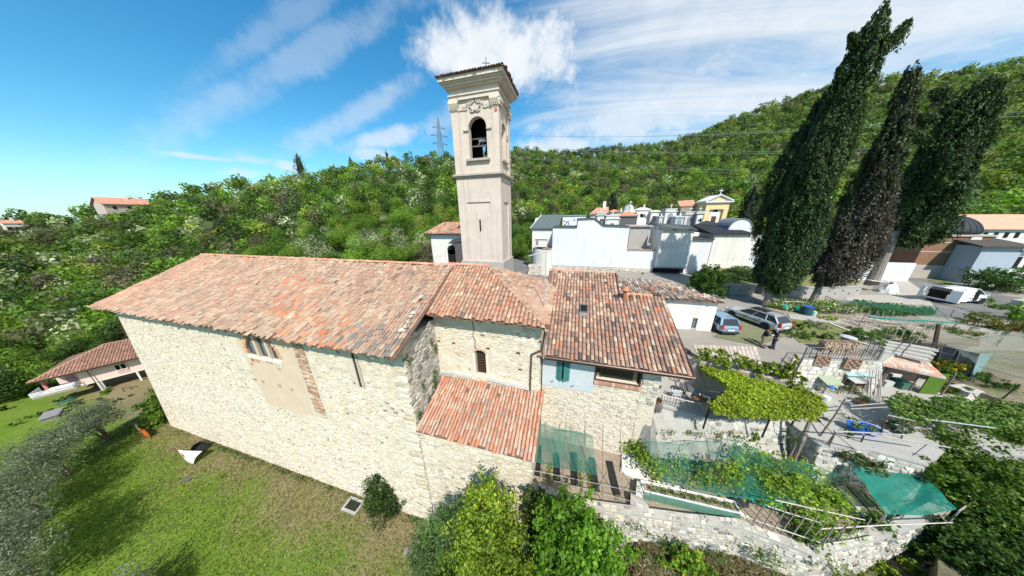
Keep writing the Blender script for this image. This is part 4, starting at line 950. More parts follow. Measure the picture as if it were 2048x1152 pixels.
GG = [(3,(.12,.20,.065)),(2,(.09,.16,.05)),(1,(.16,.235,.10)),(.5,(.055,.10,.03))]
DG = [(3,(.035,.075,.016)),(2,(.05,.10,.02)),(1,(.07,.125,.03))]
OL = [(3,(.15,.18,.105)),(2.4,(.20,.23,.155)),(1.5,(.095,.125,.065)),(.8,(.27,.30,.23))]
shrub('garden_tree','yellow green leafy tree in front of the lean-to wall','tree',(39.2,-2.4,0),[(38.9,-2.3,8.6,1.0,1.0,1.5),(39.1,-2.2,7.2,1.5,1.4,1.4),(38.2,-2.4,6.0,1.3,1.3,1.3),(39.9,-2.6,6.2,1.2,1.2,1.2),(38.7,-3.0,4.6,1.5,1.4,1.3),(40.0,-3.1,5.0,1.2,1.2,1.1)],20000,.14,YG[:3] + [(2.2,(.10,.19,.02)),(1,(.06,.11,.018))],.16)
shrub('garden_tree','grey green loose leaved tree at the left of the clump below the lean-to','tree',(36.4,-2.2,0),[(36.6,-2.4,5.6,1.1,1.1,1.2),(36.2,-2.2,4.4,1.3,1.2,1.2),(37.2,-2.3,6.6,.8,.8,.9),(35.6,-2.5,3.2,1.3,1.2,1.1),(36.8,-3.0,3.6,1.3,1.2,1.2),(35.3,-2.8,1.8,1.2,1.1,1.0)],14000,.14,GG,.12,aspect=.42)
shrub('garden_tree','bright green broad leaved tree before the garden wall','tree',(43.3,-2.2,0),[(42.6,-2.1,9.0,1.0,1.0,1.2),(43.4,-2.1,8.2,1.3,1.2,1.3),(44.1,-2.2,7.2,1.2,1.1,1.2),(42.9,-2.4,6.8,1.3,1.2,1.3),(43.6,-2.6,5.6,1.5,1.3,1.3),(44.3,-2.6,5.0,1.2,1.2,1.2),(42.7,-3.1,5.4,1.2,1.2,1.1)],22000,.16,BG,.16,aspect=.78)
shrub('garden_bush','yellow leaved bush at the bottom between the two larger trees','bush',(41.0,-3.6,0),[(41.0,-3.4,6.0,1.1,1.0,1.1),(40.2,-3.9,5.2,1.2,1.0,1.1),(41.6,-3.8,5.0,1.0,1.0,1.0),(41.0,-4.0,4.2,1.5,1.1,1.2)],10500,.13,YG,.09)
shrub('garden_bush','shaded dark bush tucked against the wall corner beneath the net','bush',(41.3,-1.0,0),[(41.2,-.9,7.0,.7,.5,1.1),(41.4,-1.0,5.6,.9,.6,1.2),(41.2,-1.1,8.0,.4,.4,.6)],4200,.13,[(2,(.12,.15,.03)),(2,(.06,.09,.02)),(1,(.04,.06,.02))],.08)
q = [gz(x,y,z) for x,y,z in ((890,1075,4.2),(940,1090,4.8),(1000,1095,4.8),(905,1130,3.4),(960,1140,3.8),(1020,1140,4.4))]; shrub('garden_bush','low spreading yellow green foliage at the foot of the tree before the lean-to','bush',(38.6,-2.6,0),[(t.x,t.y,t.z,1.0,.9,.8) for t in q],9000,.135,YG,.06)
q = [gz(x,y,z) for x,y,z in ((1090,1110,5.0),(1150,1110,5.2),(1205,1100,5.6),(1120,1145,4.4),(1190,1145,4.6))]; shrub('garden_bush','bright green undergrowth at the foot of the broad leaved tree','bush',(43.4,-2.8,0),[(t.x,t.y,t.z,.95,.85,.8) for t in q],8000,.15,BG,.06)
p = gz(778,1012,0); shrub('laurel_bush','dark green rounded laurel bush standing at the nave wall','bush',(p.x,p.y - .2,0),[(p.x,p.y - .2,1.3,1.25,.95,1.1),(p.x - .05,p.y - .2,2.2,1.1,.9,.9),(p.x,p.y - .1,3.0,.7,.6,.6),(p.x + .1,p.y - .3,.7,1.15,.95,.7)],10000,.125,[(3,(.045,.085,.018)),(2,(.065,.115,.022)),(1,(.03,.05,.014))],.07,shell=.7)
# olives on the left of the lawn
for lb,(x,y),bl,n in (
 ('silver green olive tree nearest the corner of the church',(-3.6,-2.6),[(-3.6,-2.6,3.2,1.5,1.5,1.2),(-2.4,-3.2,3.4,1.3,1.2,1.1),(-4.8,-2.8,3.0,1.3,1.3,1.1),(-3.4,-3.6,2.4,1.4,1.3,1.0)],4800),
 ('silver green olive tree, second from the church corner',(-.6,-5.4),[(-.6,-5.2,3.2,1.6,1.5,1.3),(-2.2,-5.6,3.0,1.4,1.3,1.2),(.7,-5.3,3.4,1.2,1.1,1.1),(-.8,-6.4,2.5,1.5,1.3,1.0)],5200),
 ('wide silver green olive tree at the left edge',(4.2,-7.3),[(3.9,-7.2,3.3,1.7,1.2,1.4),(2.2,-7.4,3.2,1.5,1.3,1.3),(5.4,-7.3,3.1,1.3,1.0,1.1),(3.6,-8.4,2.6,1.6,1.2,1.1)],5600),
 ('large olive tree in the bottom left corner',(11.2,-8.9),[(10.6,-8.6,3.5,1.7,1.1,1.4),(12.4,-8.9,3.3,1.4,1.0,1.2),(9.0,-8.8,3.2,1.5,1.2,1.3),(10.5,-9.8,2.8,1.7,1.3,1.1),(7.6,-8.9,3.0,1.3,1.1,1.1)],7000),
 ('low olive bush cut by the bottom edge of the lawn',(19.2,-7.6),[(19.0,-7.7,1.6,1.0,.7,.8),(20.2,-7.8,1.5,.9,.7,.7),(18.0,-8.0,1.3,.9,.8,.7)],3000)):
 b_ = (x,y,ground_h(x,y)); shrub('olive_tree',lb,'olive tree',b_,bl,int(n*1.8),.175,OL,.10,aspect=.32,group='olive trees along the lawn',clump=1.5)
shrub('roadside_bush','bright green bush at the corner of the nave beside the orange barrier','bush',(-2.4,1.0,-.3),[(-2.2,1.2,1.6,1.5,1.5,1.6),(-3.6,2.4,2.0,1.6,1.6,1.6),(-1.6,-.2,.9,1.1,1.1,1.0),(-4.8,1.2,1.0,1.6,1.5,1.3),(-2.0,3.4,3.0,1.5,1.4,1.8)],6000,.26,[(3,(.13,.21,.022)),(2,(.09,.16,.02)),(1,(.17,.24,.03))],.06)
def grass_tufts():
 """short blades and weeds over the lawn near the wall and in the mown field"""
 n = 60000; x = RNG.uniform(-6,47,n); y = -RNG.random(n)**1.0*12 + .0; keep = (y < -.1); x,y = x[keep],y[keep]; n = len(x)
 z = np.array([ground_h(a,b) for a,b in zip(x,y)]); P_ = np.stack([x,y,z + .03],1)
 dry = (np.clip((y*.17 + .35 + .18*np.sin(x*.5 + y) + .25*RNG.normal(size=n)),0,1))[:,None]
 dry = np.clip(.55 + y*.10 + .22*np.sin(x*.45 + y*.8) + .2*RNG.normal(size=n) + .008*x,0,1)[:,None]
 c = pick([(3,(.13,.22,.022)),(2,(.175,.245,.03)),(1,(.09,.165,.02))],n,.2)*(1 - dry) + pick([(2,(.26,.215,.115)),(1,(.33,.29,.18)),(1,(.19,.14,.075))],n,.2)*dry
 o = bpy.data.objects.new('lawn_grass',leaf_mesh('lawn_grass',P_,.10 + .14*RNG.random(n),c,M_LEAF,out=np.tile([0,-.2,.6],(n,1)),bias=.8,aspect=.35,updir=(0,0,1),upb=.7)); COL.objects.link(o); tag(o,'short mown grass blades, green with strawy dry patches, on the lawn below the nave','grass',kind='stuff')
 # weeds along the foot of the wall
 n = 1600; k = RNG.integers(0,70,n); cx = RNG.uniform(.5,33,70); ok_ = RNG.random(70); P_ = np.stack([cx[k] + .3*RNG.normal(size=n),-.12 - .22*np.abs(RNG.normal(size=n)),.05 + .35*ok_[k]*RNG.random(n)],1)
 o = bpy.data.objects.new('wall_foot_weeds',leaf_mesh('wall_foot_weeds',P_,.14,pick(GG + DG,n),M_LEAF,aspect=.5)); COL.objects.link(o); tag(o,'scattered green weeds along the foot of the nave wall','weeds',kind='stuff')
 n = 900; k = RNG.integers(0,22,n); cy = RNG.uniform(.2,2.8,22); cz = RNG.uniform(3,14.5,22); P_ = np.stack([np.full(n,33.74) + .05*RNG.random(n),cy[k] + .13*RNG.normal(size=n),cz[k] + .22*RNG.normal(size=n)],1)
 o = bpy.data.objects.new('wall_plants',leaf_mesh('wall_plants',P_,.12,pick([(2,(.07,.14,.02)),(1,(.10,.17,.03))],n),M_LEAF)); COL.objects.link(o); tag(o,'small green plants rooted in the shaded end wall of the nave','plants',kind='stuff')
grass_tufts()
# yards and roads (flat grounds at their own levels)
def sheet(name,pts,z,mt,depth=1.2,kind=True,parent=None):
 """a ground slab given by the points where sight lines meet its level"""
 m = MB(); poly = [(p[0],p[1],z) for p in pts]
 a = sum(poly[i][0]*poly[(i+1) % len(poly)][1] - poly[(i+1) % len(poly)][0]*poly[i][1] for i in range(len(poly)))
 if a < 0: poly.reverse()
 m.prism(poly,(0,0,-depth)); return struct(name,m,mt,parent=parent)
def px_poly(pp,z): return [gz(x,y,z) for x,y in pp]
M_GRAVEL = mat('gravel_yard',(.29,.26,.22),rough=.95,n1=(.35,.16),n2=(9,.16),bump=(22,.5),dark=[(.22,.55,.72,(.25,.225,.19),.6)])
M_ASPH = mat('old_asphalt',(.16,.155,.145),rough=.9,n1=(.3,.18),n2=(11,.2),bump=(25,.3),dark=[(.4,.55,.7,(.25,.24,.22),.6)])
M_CONC = mat('concrete',(.36,.345,.315),rough=.9,n1=(.7,.10),n2=(9,.10),bump=(16,.3),dark=[(.9,.56,.72,(.30,.285,.26),.5),(3,.6,.7,(.38,.36,.33),.5)])
M_SOIL = mat('garden_soil',(.285,.23,.17),rough=1,n1=(1.2,.2),n2=(9,.3),bump=(9,1.0),dark=[(2.5,.55,.68,(.30,.24,.17),.6)])
M_COBBLE = mat('cobbles',(.40,.36,.315),rough=.95,n1=(5,.25),n2=(12,.25),bump=(7,1.0))
M_TURF = mat('turf',(.15,.17,.05),rough=1,n1=(.8,.25),n2=(9,.25),bump=(20,.6),dark=[(.7,.5,.66,(.27,.225,.12),.8)])
M_WHITE = mat('white_render',(.66,.675,.68),rough=.85,n1=(.25,.05),n2=(3,.04),bump=(18,.12),dark=[(.35,.52,.75,(.54,.53,.48),.45),(1.1,.60,.75,(.42,.41,.37),.3),(2.2,.55,.72,(.46,.45,.41),.4,.08)])
M_OFFW = mat('stained_render',(.70,.675,.62),rough=.9,n1=(.3,.06),n2=(5,.06),bump=(14,.2),dark=[(.45,.56,.74,(.44,.41,.35),.55),(1.5,.62,.75,(.30,.28,.25),.4),(2.4,.54,.72,(.36,.34,.30),.45,.08)])
M_ZINC = mat('zinc_roof',(.10,.125,.125),rough=.6,n1=(.5,.12),n2=(7,.1))
YARD = 11.2
sheet('churchyard',[(-1,12.6),(51,12.6),(50.2,40),(34,47),(22,60),(-1,44)],9.6,M_ASPH,1.5)
yard = sheet('terrace_yard',[gz(1380,700,YARD),gz(1400,724,YARD),gz(1590,768,YARD),gz(1602,716,YARD),gz(1752,720,YARD),(66.5,13.2),(70,17.5),(80,20),(101,25),(118,34),(118,62),(96,62),(92,47),(50.4,44),(50.4,12.5)],YARD,M_GRAVEL,4.5)
sheet('cemetery_ground',[(33,43),(38.5,38.7),(75,38.7),(92,45),(95,62),(95,84),(45,84),(33,60)],15.2,M_GRAVEL,5.5)
# road past the gate and the paved parking bays
sheet('road',[gz(1640,606,YARD),gz(1790,590,YARD),(83,33),(92,42.5),(95,47.5),(99.5,47),(97.5,40),(95,33),(97,29),(90,24.5),(81,22.2)],YARD + .02,M_ASPH,.3)
sheet('cobbled_apron',[gz(1690,600,YARD),gz(1700,590,YARD),gz(1790,590,YARD),gz(1770,555,YARD),gz(1800,550,YARD),gz(1850,585,YARD),gz(1870,618,YARD),gz(1760,612,YARD)],YARD + .026,M_COBBLE,.3)
sheet('parking_bay',px_poly([(1425,672),(1512,692),(1590,668),(1480,622),(1440,628)],YARD),YARD + .03,mat('grass_pavers',(.27,.25,.16),rough=.95,n1=(6,.3),n2=(14,.3),bump=(9,1.0)),.3)
def build_pavers():
 """grass joints of the parking pavers and the pink paving slabs in front of them"""
 p0,p1,p2 = gz(1420,682,YARD),gz(1520,700,YARD),gz(1600,716,YARD)
 a = gz(1385,690,YARD); b = gz(1512,694,YARD); c = gz(1400,722,YARD); d = gz(1530,745,YARD)
 n = 0
 for i in range(16):
  for j in range(5):
   def q(u,v): return a*(1-u)*(1-v) + b*u*(1-v) + c*(1-u)*v + d*u*v
   u0,u1,v0,v1 = i/16 + .004,(i+1)/16 - .004,j/5 + .012,(j+1)/5 - .012
   m = MB(); z = YARD + .035 + ru(0,.012); k = tuple(np.array((.50,.42,.36))*ru(.85,1.12))
   P4 = [q(u0,v0),q(u1,v0),q(u1,v1),q(u0,v1)]; m.prism([(t.x,t.y,z) for t in reversed(P4)],(0,0,-.06),k); obj('paving_slab',m,M_STONE,yard)
 m = MB(); e = gz(1440,655,YARD); f = gz(1575,662,YARD);
 for i in range(30):
  t = i/29; s0 = gz(1428 + 85*t,674 + 17*t,YARD + .036); s1 = gz(1480 + 105*t,624 + 44*t,YARD + .036); m.bar(s0,s1,.05,.01,(.11,.135,.05))
 o = obj('grass_joints',m,M_PAINT,yard); o['kind'] = 'stuff'
build_pavers()
garden = sheet('garden_soil',[(40.86,.2),(44.1,.1),(45.9,.35),(51.4,1.15),(53.9,.8),(57.4,2.4),(62.2,4.7),(64.2,6.2),(62.5,8.2),(56.5,8.0),(47.9,7.4),(40.86,3.7)],6.3,M_SOIL,2.5)
patio = sheet('patio',[(49.0,6.2),(51.7,5.8),(56.6,6.95),(57.0,5.35),(59.4,5.65),(61.3,5.3),(63.2,6.6),(69.5,7.6),(71.5,11.5),(70,15),(66,14.5),(60,12.6),(57,9.6),(52,10.5),(48.0,10.5),(48.0,6.6)],8.7,M_CONC,3.5)
slope = sheet('east_slope',[(62,4.3),(63.4,6.2),(72.5,7.3),(80,13.8),(81,21),(118,33),(118,5),(80,-6),(64,-3),(58,0.5)],5.6,mat('slope_ground',(.13,.12,.07),rough=1,n1=(.8,.3),n2=(7,.3),bump=(8,.8)),5)
sheet('net_field_ground',[(69.4,7.6),(71.4,11.5),(70,15),(73,18),(81,20.1),(101,24.9),(118,33),(118,18),(84,7),(74,6)],9.2,mat('rough_field',(.20,.165,.115),rough=1,n1=(.5,.25),n2=(6,.3),bump=(7,.9),dark=[(.6,.5,.62,(.10,.125,.04),.85),(1.7,.6,.7,(.36,.33,.28),.7)]),3)
# priest's house and annexe
def build_house():
 root = thing('village_house','house joined to the apse with brown clay tile roof, blue grey plaster and green shutters','house',(44.3,7,6.3))
 e0,e1 = (40.75,3.1,13.68),(48.75,3.1,13.72); SL = .455
 y0 = 3.75
 win = (44.12,46.62,12.1,13.45); sh = (41.78,42.58,11.65,13.1)
 m = MB(); holed(m,(40.87,y0,6.2),X_,Z_,-Y_,6.73,7.75,.45,[(win[0]-40.87,win[1]-40.87,win[2]-6.2,win[3]-6.2),(sh[0]-40.87,sh[1]-40.87,sh[2]-6.2,sh[3]-6.2)]); wall = obj('front_wall',m,M_MORTAR,root)
 RB = [(3,(.58,.50,.38)),(2.5,(.64,.58,.48)),(1.5,(.50,.42,.30)),(1.2,(.44,.38,.34)),(.6,(.40,.27,.20)),(.5,(.34,.33,.33))]
 masonry(wall,(40.87,y0,6.3),X_,Z_,-Y_,6.73,7.5,soften(RB,.62),lambda a,b,w,h: (b < 4.65 - h/2 and not (3.0 < a < 5.9 and b > 5.35)) or (a > 5.85 + w/2) or (3.2 + w/2 < a < 5.8 - w/2 and b < 5.35 - h/2),n_ind=250,course=(.12,.22),length=(.14,.36),dens=.72)
 m = MB(); m.box((47.0,y0+.46,6.2),(47.6,10.4,14)); m.box((40.9,y0+.46,13.3),(47.0,4.5,13.9)); obj('side_wall',m,M_MORTAR,root)
 m = MB(); m.box((41.2,y0+1.2,10),(46.95,y0+1.4,13.9)); obj('room_back',m,M_DARK,root)
 m = MB(); pz = 10.98
 m.box((40.88,y0-.035,pz),(sh[0],y0-.002,13.7)); m.box((sh[1],y0-.035,pz),(44.05,y0-.002,13.7)); m.box((sh[0],y0-.035,pz),(sh[1],y0-.002,sh[2])); m.box((sh[0],y0-.035,sh[3]),(sh[1],y0-.002,13.7))
 obj('plaster_panel',m,mat('blue_grey_plaster',(.48,.52,.54),rough=.95,n1=(.9,.06),n2=(6,.07),bump=(12,.25),dark=(1.2,.56,.72,(.38,.39,.38),.5)),root)
 m = MB(); m.box((sh[0],y0+.15,sh[2]),(sh[1],y0+.2,sh[3])); w_ = obj('shuttered_window',m,M_DARK,root)
 for k,(hx,ang,sgn) in enumerate(((sh[0]-.02,radians(24),1),(sh[1]+.02,radians(24),-1))):
  m = MB(); g = (.045,.185,.185)
  dv = Vector((sgn*cos(ang),-sin(ang),0)); nv = Vector((sgn*sin(ang)*1,-cos(ang),0)) ; base = Vector((hx,y0-.05,sh[2]))
  for b in range(4):
   c = base + dv*(.05 + b*.1) + Vector((0,0,.72)); m.obox(c,dv*.046,nv*.02,(0,0,.72),tuple(np.array(g)*ru(.85,1.2)))
  for z in (.15,.72,1.3): m.obox(base + dv*.2 + nv*.03 + Vector((0,0,z)),dv*.19,nv*.012,(0,0,.05),tuple(np.array(g)*.85))
  obj('shutter',m,M_PAINT,w_)
 m = MB(); m.bar((41.45,y0-.1,11.35),(41.6,y0-.1,11.5),.04,.04,(.2,.2,.2)); m.bar((42.75,y0-.1,11.25),(42.9,y0-.1,11.4),.04,.04,(.2,.2,.2)); obj('shutter_hook',m,M_METAL,w_)
 # wide window with brown frame, brick ledge below
 m = MB(); m.box((win[0],y0+.25,win[2]),(win[1],y0+.28,win[3])); g_ = obj('wide_window',m,mat('dark_window_glass',(.012,.013,.012),rough=.08,spec=.5),root)
 m = MB(); br = (.085,.055,.045)
 m.box((win[0]-.06,y0-.04,win[2]-.10),(win[1]+.06,y0+.3,win[2]-.002),br); m.box((win[0]-.05,y0-.04,win[2]),(win[0]+.06,y0+.24,win[3]),br); m.box((win[1]-.02,y0-.04,win[2]),(win[1]+.05,y0+.24,win[3]),br); m.box((win[0]+.3,y0+.2,win[2]),(win[0]+.36,y0+.24,win[3]),br); m.box((win[0]+.12,y0+.22,win[2]+.05),(win[0]+.26,y0+.235,win[2]+.3),(.5,.42,.2)); m.box((win[1]-.35,y0+.21,win[2]),(win[1]-.12,y0+.235,win[3]),(.24,.20,.10))
 obj('frame',m,M_PAINT,g_)
 for k in range(18):
  m = MB(); x = win[0]-.02 + k*.146; m.box((x,y0-.12,win[2]-.32),(x+.136,y0+.05,win[2]-.105),tuple(pick([(2,(.52,.28,.19)),(1,(.58,.37,.27)),(1,(.46,.25,.18))],1)[0])); obj('ledge_brick',m,M_STONE,root)
 # stone corner pier under the right end of the eaves
 m = MB(); m.box((46.75,y0-.03,6.2),(47.62,y0+.44,13.7)); pr = obj('corner_pier',m,M_MORTAR,root)
 masonry(pr,(46.75,y0-.03,10.8),X_,Z_,-Y_,.87,2.9,RUBBLE_GREY,None,dens=.95)
 m = MB(); m.add([(46.9,y0-.03,6.2),(47.9,y0-.75,6.2),(48.6,y0-.5,6.2),(48.5,y0+.5,6.2),(47.2,y0-.02,9.3),(47.6,y0-.12,9.3),(47.85,y0,9.2),(47.8,y0+.4,9.2)],[(0,1,5,4),(1,2,6,5),(2,3,7,6),(4,5,6,7)]); m.prism([(47.62,y0-.02,6.3),(48.1,y0+.1,6.3),(48.3,6.3,6.3),(47.62,6.3,6.3)],(0,0,2.5)); bt_ = obj('buttress',m,mat('buttress_rock',(.25,.24,.215),rough=.95,n1=(1.5,.25),n2=(8,.3),bump=(6,1.0)),root); masonry(bt_,(48.1,y0+.1,6.3),(.2,2.45,0),Z_,(2.45,-.2,0),2.4,2.4,RUBBLE_GREY,None,dens=.85)
 # roof in two heights, tiles, ridge, gutter
 yA,yB = 8.4,10.7; z = lambda y: 13.68 + SL*(y-3.1)
 m = MB(); slab(m,[(40.75,3.1,z(3.1)),(48.75,3.1,z(3.1)),(48.55,yA,z(yA)),(45.75,yA,z(yA)),(45.75,yB,z(yB)),(40.4,yB,z(yB))])
 slab(m,[(45.75,yB,z(yB)),(45.75,yB+4,z(yB)-1.6),(40.4,yB+4,z(yB)-1.6),(40.4,yB,z(yB))][::-1]); roof = obj('roof',m,MATS['roof_deck'],root)
 w = Vector((0,1,SL)).normalized(); L = (yB-3.1)*sqrt(1+SL*SL); LA = (yA-3.1)*sqrt(1+SL*SL)
 tile_roof(roof,(40.7,3.1,z(3.1)+.02),X_,w,8.0,L,CLAY_DARK,mask=lambda a,b: (a < 5.05 or b < LA),sp=.224,ex=.40,n_ind=300,jit=.9)
 ridge_tiles(roof,(40.4,yB,z(yB)+.06),(45.75,yB,z(yB)+.06),.14,[(2,(.50,.24,.16)),(2,(.46,.30,.22))])
 ridge_tiles(roof,(45.9,yA+.05,z(yA)+.08),(48.5,yA+.05,z(yA)+.08),.14,[(3,(.58,.26,.15)),(1,(.50,.29,.20))])
 m = MB(); m.tube([(40.6,3.0,13.63),(48.8,3.0,13.63)],.075,8,(.10,.07,.06)); m.box((40.7,3.02,13.46),(48.7,3.1,13.6),(.09,.065,.055)); m.bar((48.82,3.0,13.62),(48.62,yA,z(yA)-.02),.09,.16,(.10,.07,.065)); m.bar((45.8,yA,z(yA)+.05),(45.8,yB,z(yB)+.05),.08,.14,(.2,.08,.06)); obj('gutter',m,M_METAL,root)
 # roof window
 c = gz(1167,616,15.35); t = Vector((0,1,SL)).normalized(); n = Vector((0,-SL,1)).normalized(); c = Vector((c.x,6.7,z(6.7) + .13))
 m = MB(); m.obox(c,(.27,0,0),t*.36,n*.09,(.16,.17,.17)); sk = obj('skylight',m,M_METAL,root)
 m = MB(); m.obox(c + n*.092,(.21,0,0),t*.29,n*.004,(.06,.08,.08)); m.obox(c + n*.10 + t*.12,(.03,0,0),t*.02,n*.02,(.5,.5,.5)); obj('pane',m,MATS['dark_window_glass'],sk)
 m = MB(); m.obox(c - t*.5 + n*.0,(.30,0,0),t*.16,n*.015,(.36,.33,.31)); obj('flashing',m,M_METAL,sk)
 c = Vector((46.05,7.8,z(7.8))); m = MB(); m.tube([c - Vector((0,0,.2)),c + Vector((0,0,.75))],[.15,.13],12,(.33,.14,.08)); m.lathe([(.26,0),(.2,.1),(.05,.28)],c + Vector((0,0,.85)),12,(.48,.20,.11));
 for a in range(4): m.bar(c + Vector((.1*cos(a*1.57),.1*sin(a*1.57),.74)),c + Vector((.1*cos(a*1.57),.1*sin(a*1.57),.88)),.03,.03,(.3,.13,.08))
 obj('chimney_pot',m,M_STONE,root)
 c = Vector((45.6,8.0,z(8.0)))
 for a_,b_ in (((c.x-.25,c.y-.05,c.z-.1),(c.x+.2,c.y+.4,c.z+.25)),((48.0,yA-.1,z(yA)-.05),(48.5,yA+.35,z(yA)+.22))): m = MB(); m.box(a_,b_,(.06,.05,.045)); obj('roof_step',m,M_STONE,root)
 m = MB(); c = fy(1240,570,13.0); m.box((c.x-.5,12.6,14),(c.x+.0,13.1,c.z+.0),(.55,.53,.48)); m.box((c.x-.55,12.5,c.z),(c.x+.05,13.2,c.z+.10),(.45,.44,.42)); obj('chimney',m,M_STONE,root)
build_house()
def build_antenna():
 b = gz(1089,598,16.9); root = thing('roof_antenna','thin television aerial mast standing on the apse roof','antenna',(b.x,b.y,b.z-.3))
 m = MB(); m.tube([(0,0,0),(.02,0,3.3)],.028,6,(.62,.64,.66)); obj('mast',m,M_METAL,root,world=False)
 m = MB(); m.tube([(-.95,-.25,2.95),(.12,.05,3.2)],.028,5,(.7,.7,.7))
 for k in range(7): c = Vector((-.9 + k*.16,-.24 + k*.045,2.96 + k*.036)); m.tube([c - Vector((.06,-.2,0)),c + Vector((.06,-.2,0))],.010,4,(.7,.7,.7))
 m.tube([(-.7,.1,1.5),(.1,0,1.75)],.018,5,(.6,.6,.6)); m.tube([(-.5,.2,.9),(.1,0,1.15)],.015,5,(.6,.6,.6))
 obj('dipoles',m,M_METAL,root,world=False)
build_antenna()
def build_annex():
 root = thing('annexe','plain white walled annexe with a mottled brown tile roof beside the blue hatchback','outbuilding',(51,15.5,10.9))
 y = 14.1; xr = 55.15; zt = 14.05
 wn = [fy(1386,636,y),fy(1398,636,y),fy(1381,657,y),fy(1394,659,y)]; wx0,wx1,wz0,wz1 = wn[2].x,wn[1].x - .05,wn[2].z,wn[0].z
 m = MB(); holed(m,(46.0,y,6),X_,Z_,-Y_,xr-46.0,zt-6,.3,[(wx0-46,wx1-46,wz0-6,wz1-6)]); m.prism([(xr,y+.302,6),(xr-2.2,18.5,6),(xr-2.5,18.5,6),(xr-.3,y+.302,6)],(0,0,zt-6.01)); obj('wall',m,M_OFFW,root)
 m = MB(); m.box((wx0,y+.12,wz0),(wx1,y+.16,wz1)); w = obj('window',m,mat('frosted_glass',(.36,.40,.42),rough=.25,spec=.5),root)
 m = MB();
 for k in range(4): m.tube([(wx0+.08+k*(wx1-wx0-.16)/3,y+.08,wz0),(wx0+.08+k*(wx1-wx0-.16)/3,y+.08,wz1)],.012,5)
 for k in range(3): m.tube([(wx0,y+.08,wz0+(k+1)*.28),(wx1,y+.08,wz0+(k+1)*.28)],.012,5)
 obj('window_bars',m,M_IRON,w)
 m = MB(); m.box((wx0-.08,y-.03,wz0-.07),(wx1+.08,y+.1,wz0-.003)); obj('sill',m,M_CONC,w)
 A_,B_,C_,D_ = Vector((46.2,13.75,14.28)),Vector((55.4,13.75,14.28)),Vector((51.9,17.6,14.95)),Vector((46.4,17.3,14.95))
 m = MB(); slab(m,[A_,B_,C_,D_],.12); slab(m,[B_,Vector((53.4,19,14.2)),C_],.12); roof = obj('roof',m,MATS['roof_deck'],root)
 w = (D_ - A_ - Vector((.2,0,0))); L = w.length
 pal = [(2,(.33,.235,.18)),(2,(.40,.31,.245)),(1.6,(.25,.19,.155)),(1.2,(.48,.42,.34)),(1,(.155,.13,.115)),(.5,(.44,.20,.12))]
 tile_roof(roof,A_ + Vector((0,0,.02)),X_,w,9.2,L,pal,mask=lambda a,b: a < 9.2 - b/L*3.4,sp=.224,ex=.40,n_ind=200,jit=1.2)
 for (px,py) in ((1257,581),(1304,582),(1345,582)):
  t = ru(.35,.55); c = gz(px,py,14.7); me = tile_template(.11,.45,(.55,.22,.12)); place('vent_tile',me,roof,Matrix.Translation(c + Vector((0,0,.12))) @ Matrix.Rotation(.2,4,'X'))
 m = MB(); m.bar((46.4,17.45,15.02),(51.9,17.75,15.02),.2,.08,(.45,.47,.47)); m.tube([(49.6,17.2,14.8),(49.6,17.2,15.7)],.09,8,(.6,.6,.6)); m.lathe([(.13,0),(.13,.1),(.02,.16)],(49.6,17.2,15.68),8,(.12,.12,.12)); obj('ridge_flashing',m,M_METAL,root)
 m = MB()
 for k in range(int(9.2/.25)): m.box((46.2+k*.25,13.8,14.12),(46.2+k*.25+.2,y,14.2),tuple(pick([(1,(.50,.36,.27)),(1,(.42,.27,.19))],1)[0]))
 obj('eaves_bricks',m,M_STONE,root)
build_annex()
def build_chapel_left():
 root = thing('side_chapel','small cream chapel with tiled roof half hidden behind the bell tower','chapel',(22,30,9.6)); y = 28.0
 m = MB(); m.box((16.9,y,9.6),(27.0,34,18.75)); obj('wall',m,M_OFFW,root)
 m = MB(); slab(m,[(16.2,y-.6,18.95),(27.4,y-.6,18.95),(26.5,31,20.75),(18.4,31,20.75)]); slab(m,[(16.2,y-.6,18.95),(18.4,31,20.75),(16.2,34.6,18.95)]); roof = obj('roof',m,MATS['roof_deck'],root)
 w = Vector((0,3.6,1.8)); L = w.length; tile_roof(roof,(16.2,y-.6,18.97),X_,w,11.2,L,CLAY,mask=lambda a,b: b/L*2.2 < a < 11.2 - b/L*.9,sp=.28,ex=.45,n_ind=80)
 ridge_tiles(roof,(16.2,y-.6,19.0),(18.4,31,20.8),.14,CLAY,name='hip_tile'); m = MB(); m.tube([(17.0,y-.08,18.8),(17.05,y-.08,9.8)],.06,6,(.12,.09,.08)); m.box((16.2,y-.62,18.78),(27.3,y-.55,18.95),(.10,.08,.07)); obj('gutter',m,M_METAL,root)
 a,b = fy(897,520,y),fy(909,500,y); m = MB(); m.box((a.x,y-.03,13.5),(b.x+.3,y+.04,b.z)); m.tube([((a.x+b.x+.3)/2,y-.03,b.z),((a.x+b.x+.3)/2,y+.04,b.z)],(b.x+.3-a.x)/2,14); d = obj('dark_doorway',m,M_DARK,root)
 m = MB(); c = fy(915,484,y); m.prism([(c.x-1.0,y-1.4,c.z-.2),(c.x+2.2,y-1.4,c.z+.3),(c.x+2.2,y,c.z+.9),(c.x-1.0,y,c.z+.3)],(0,0,.12),(.05,.05,.05)); m.box((c.x+.1,y-1.3,9.6),(c.x+2.4,y-.05,c.z-.05),(.10,.09,.085)); obj('dark_porch',m,M_PAINT,root)
build_chapel_left()
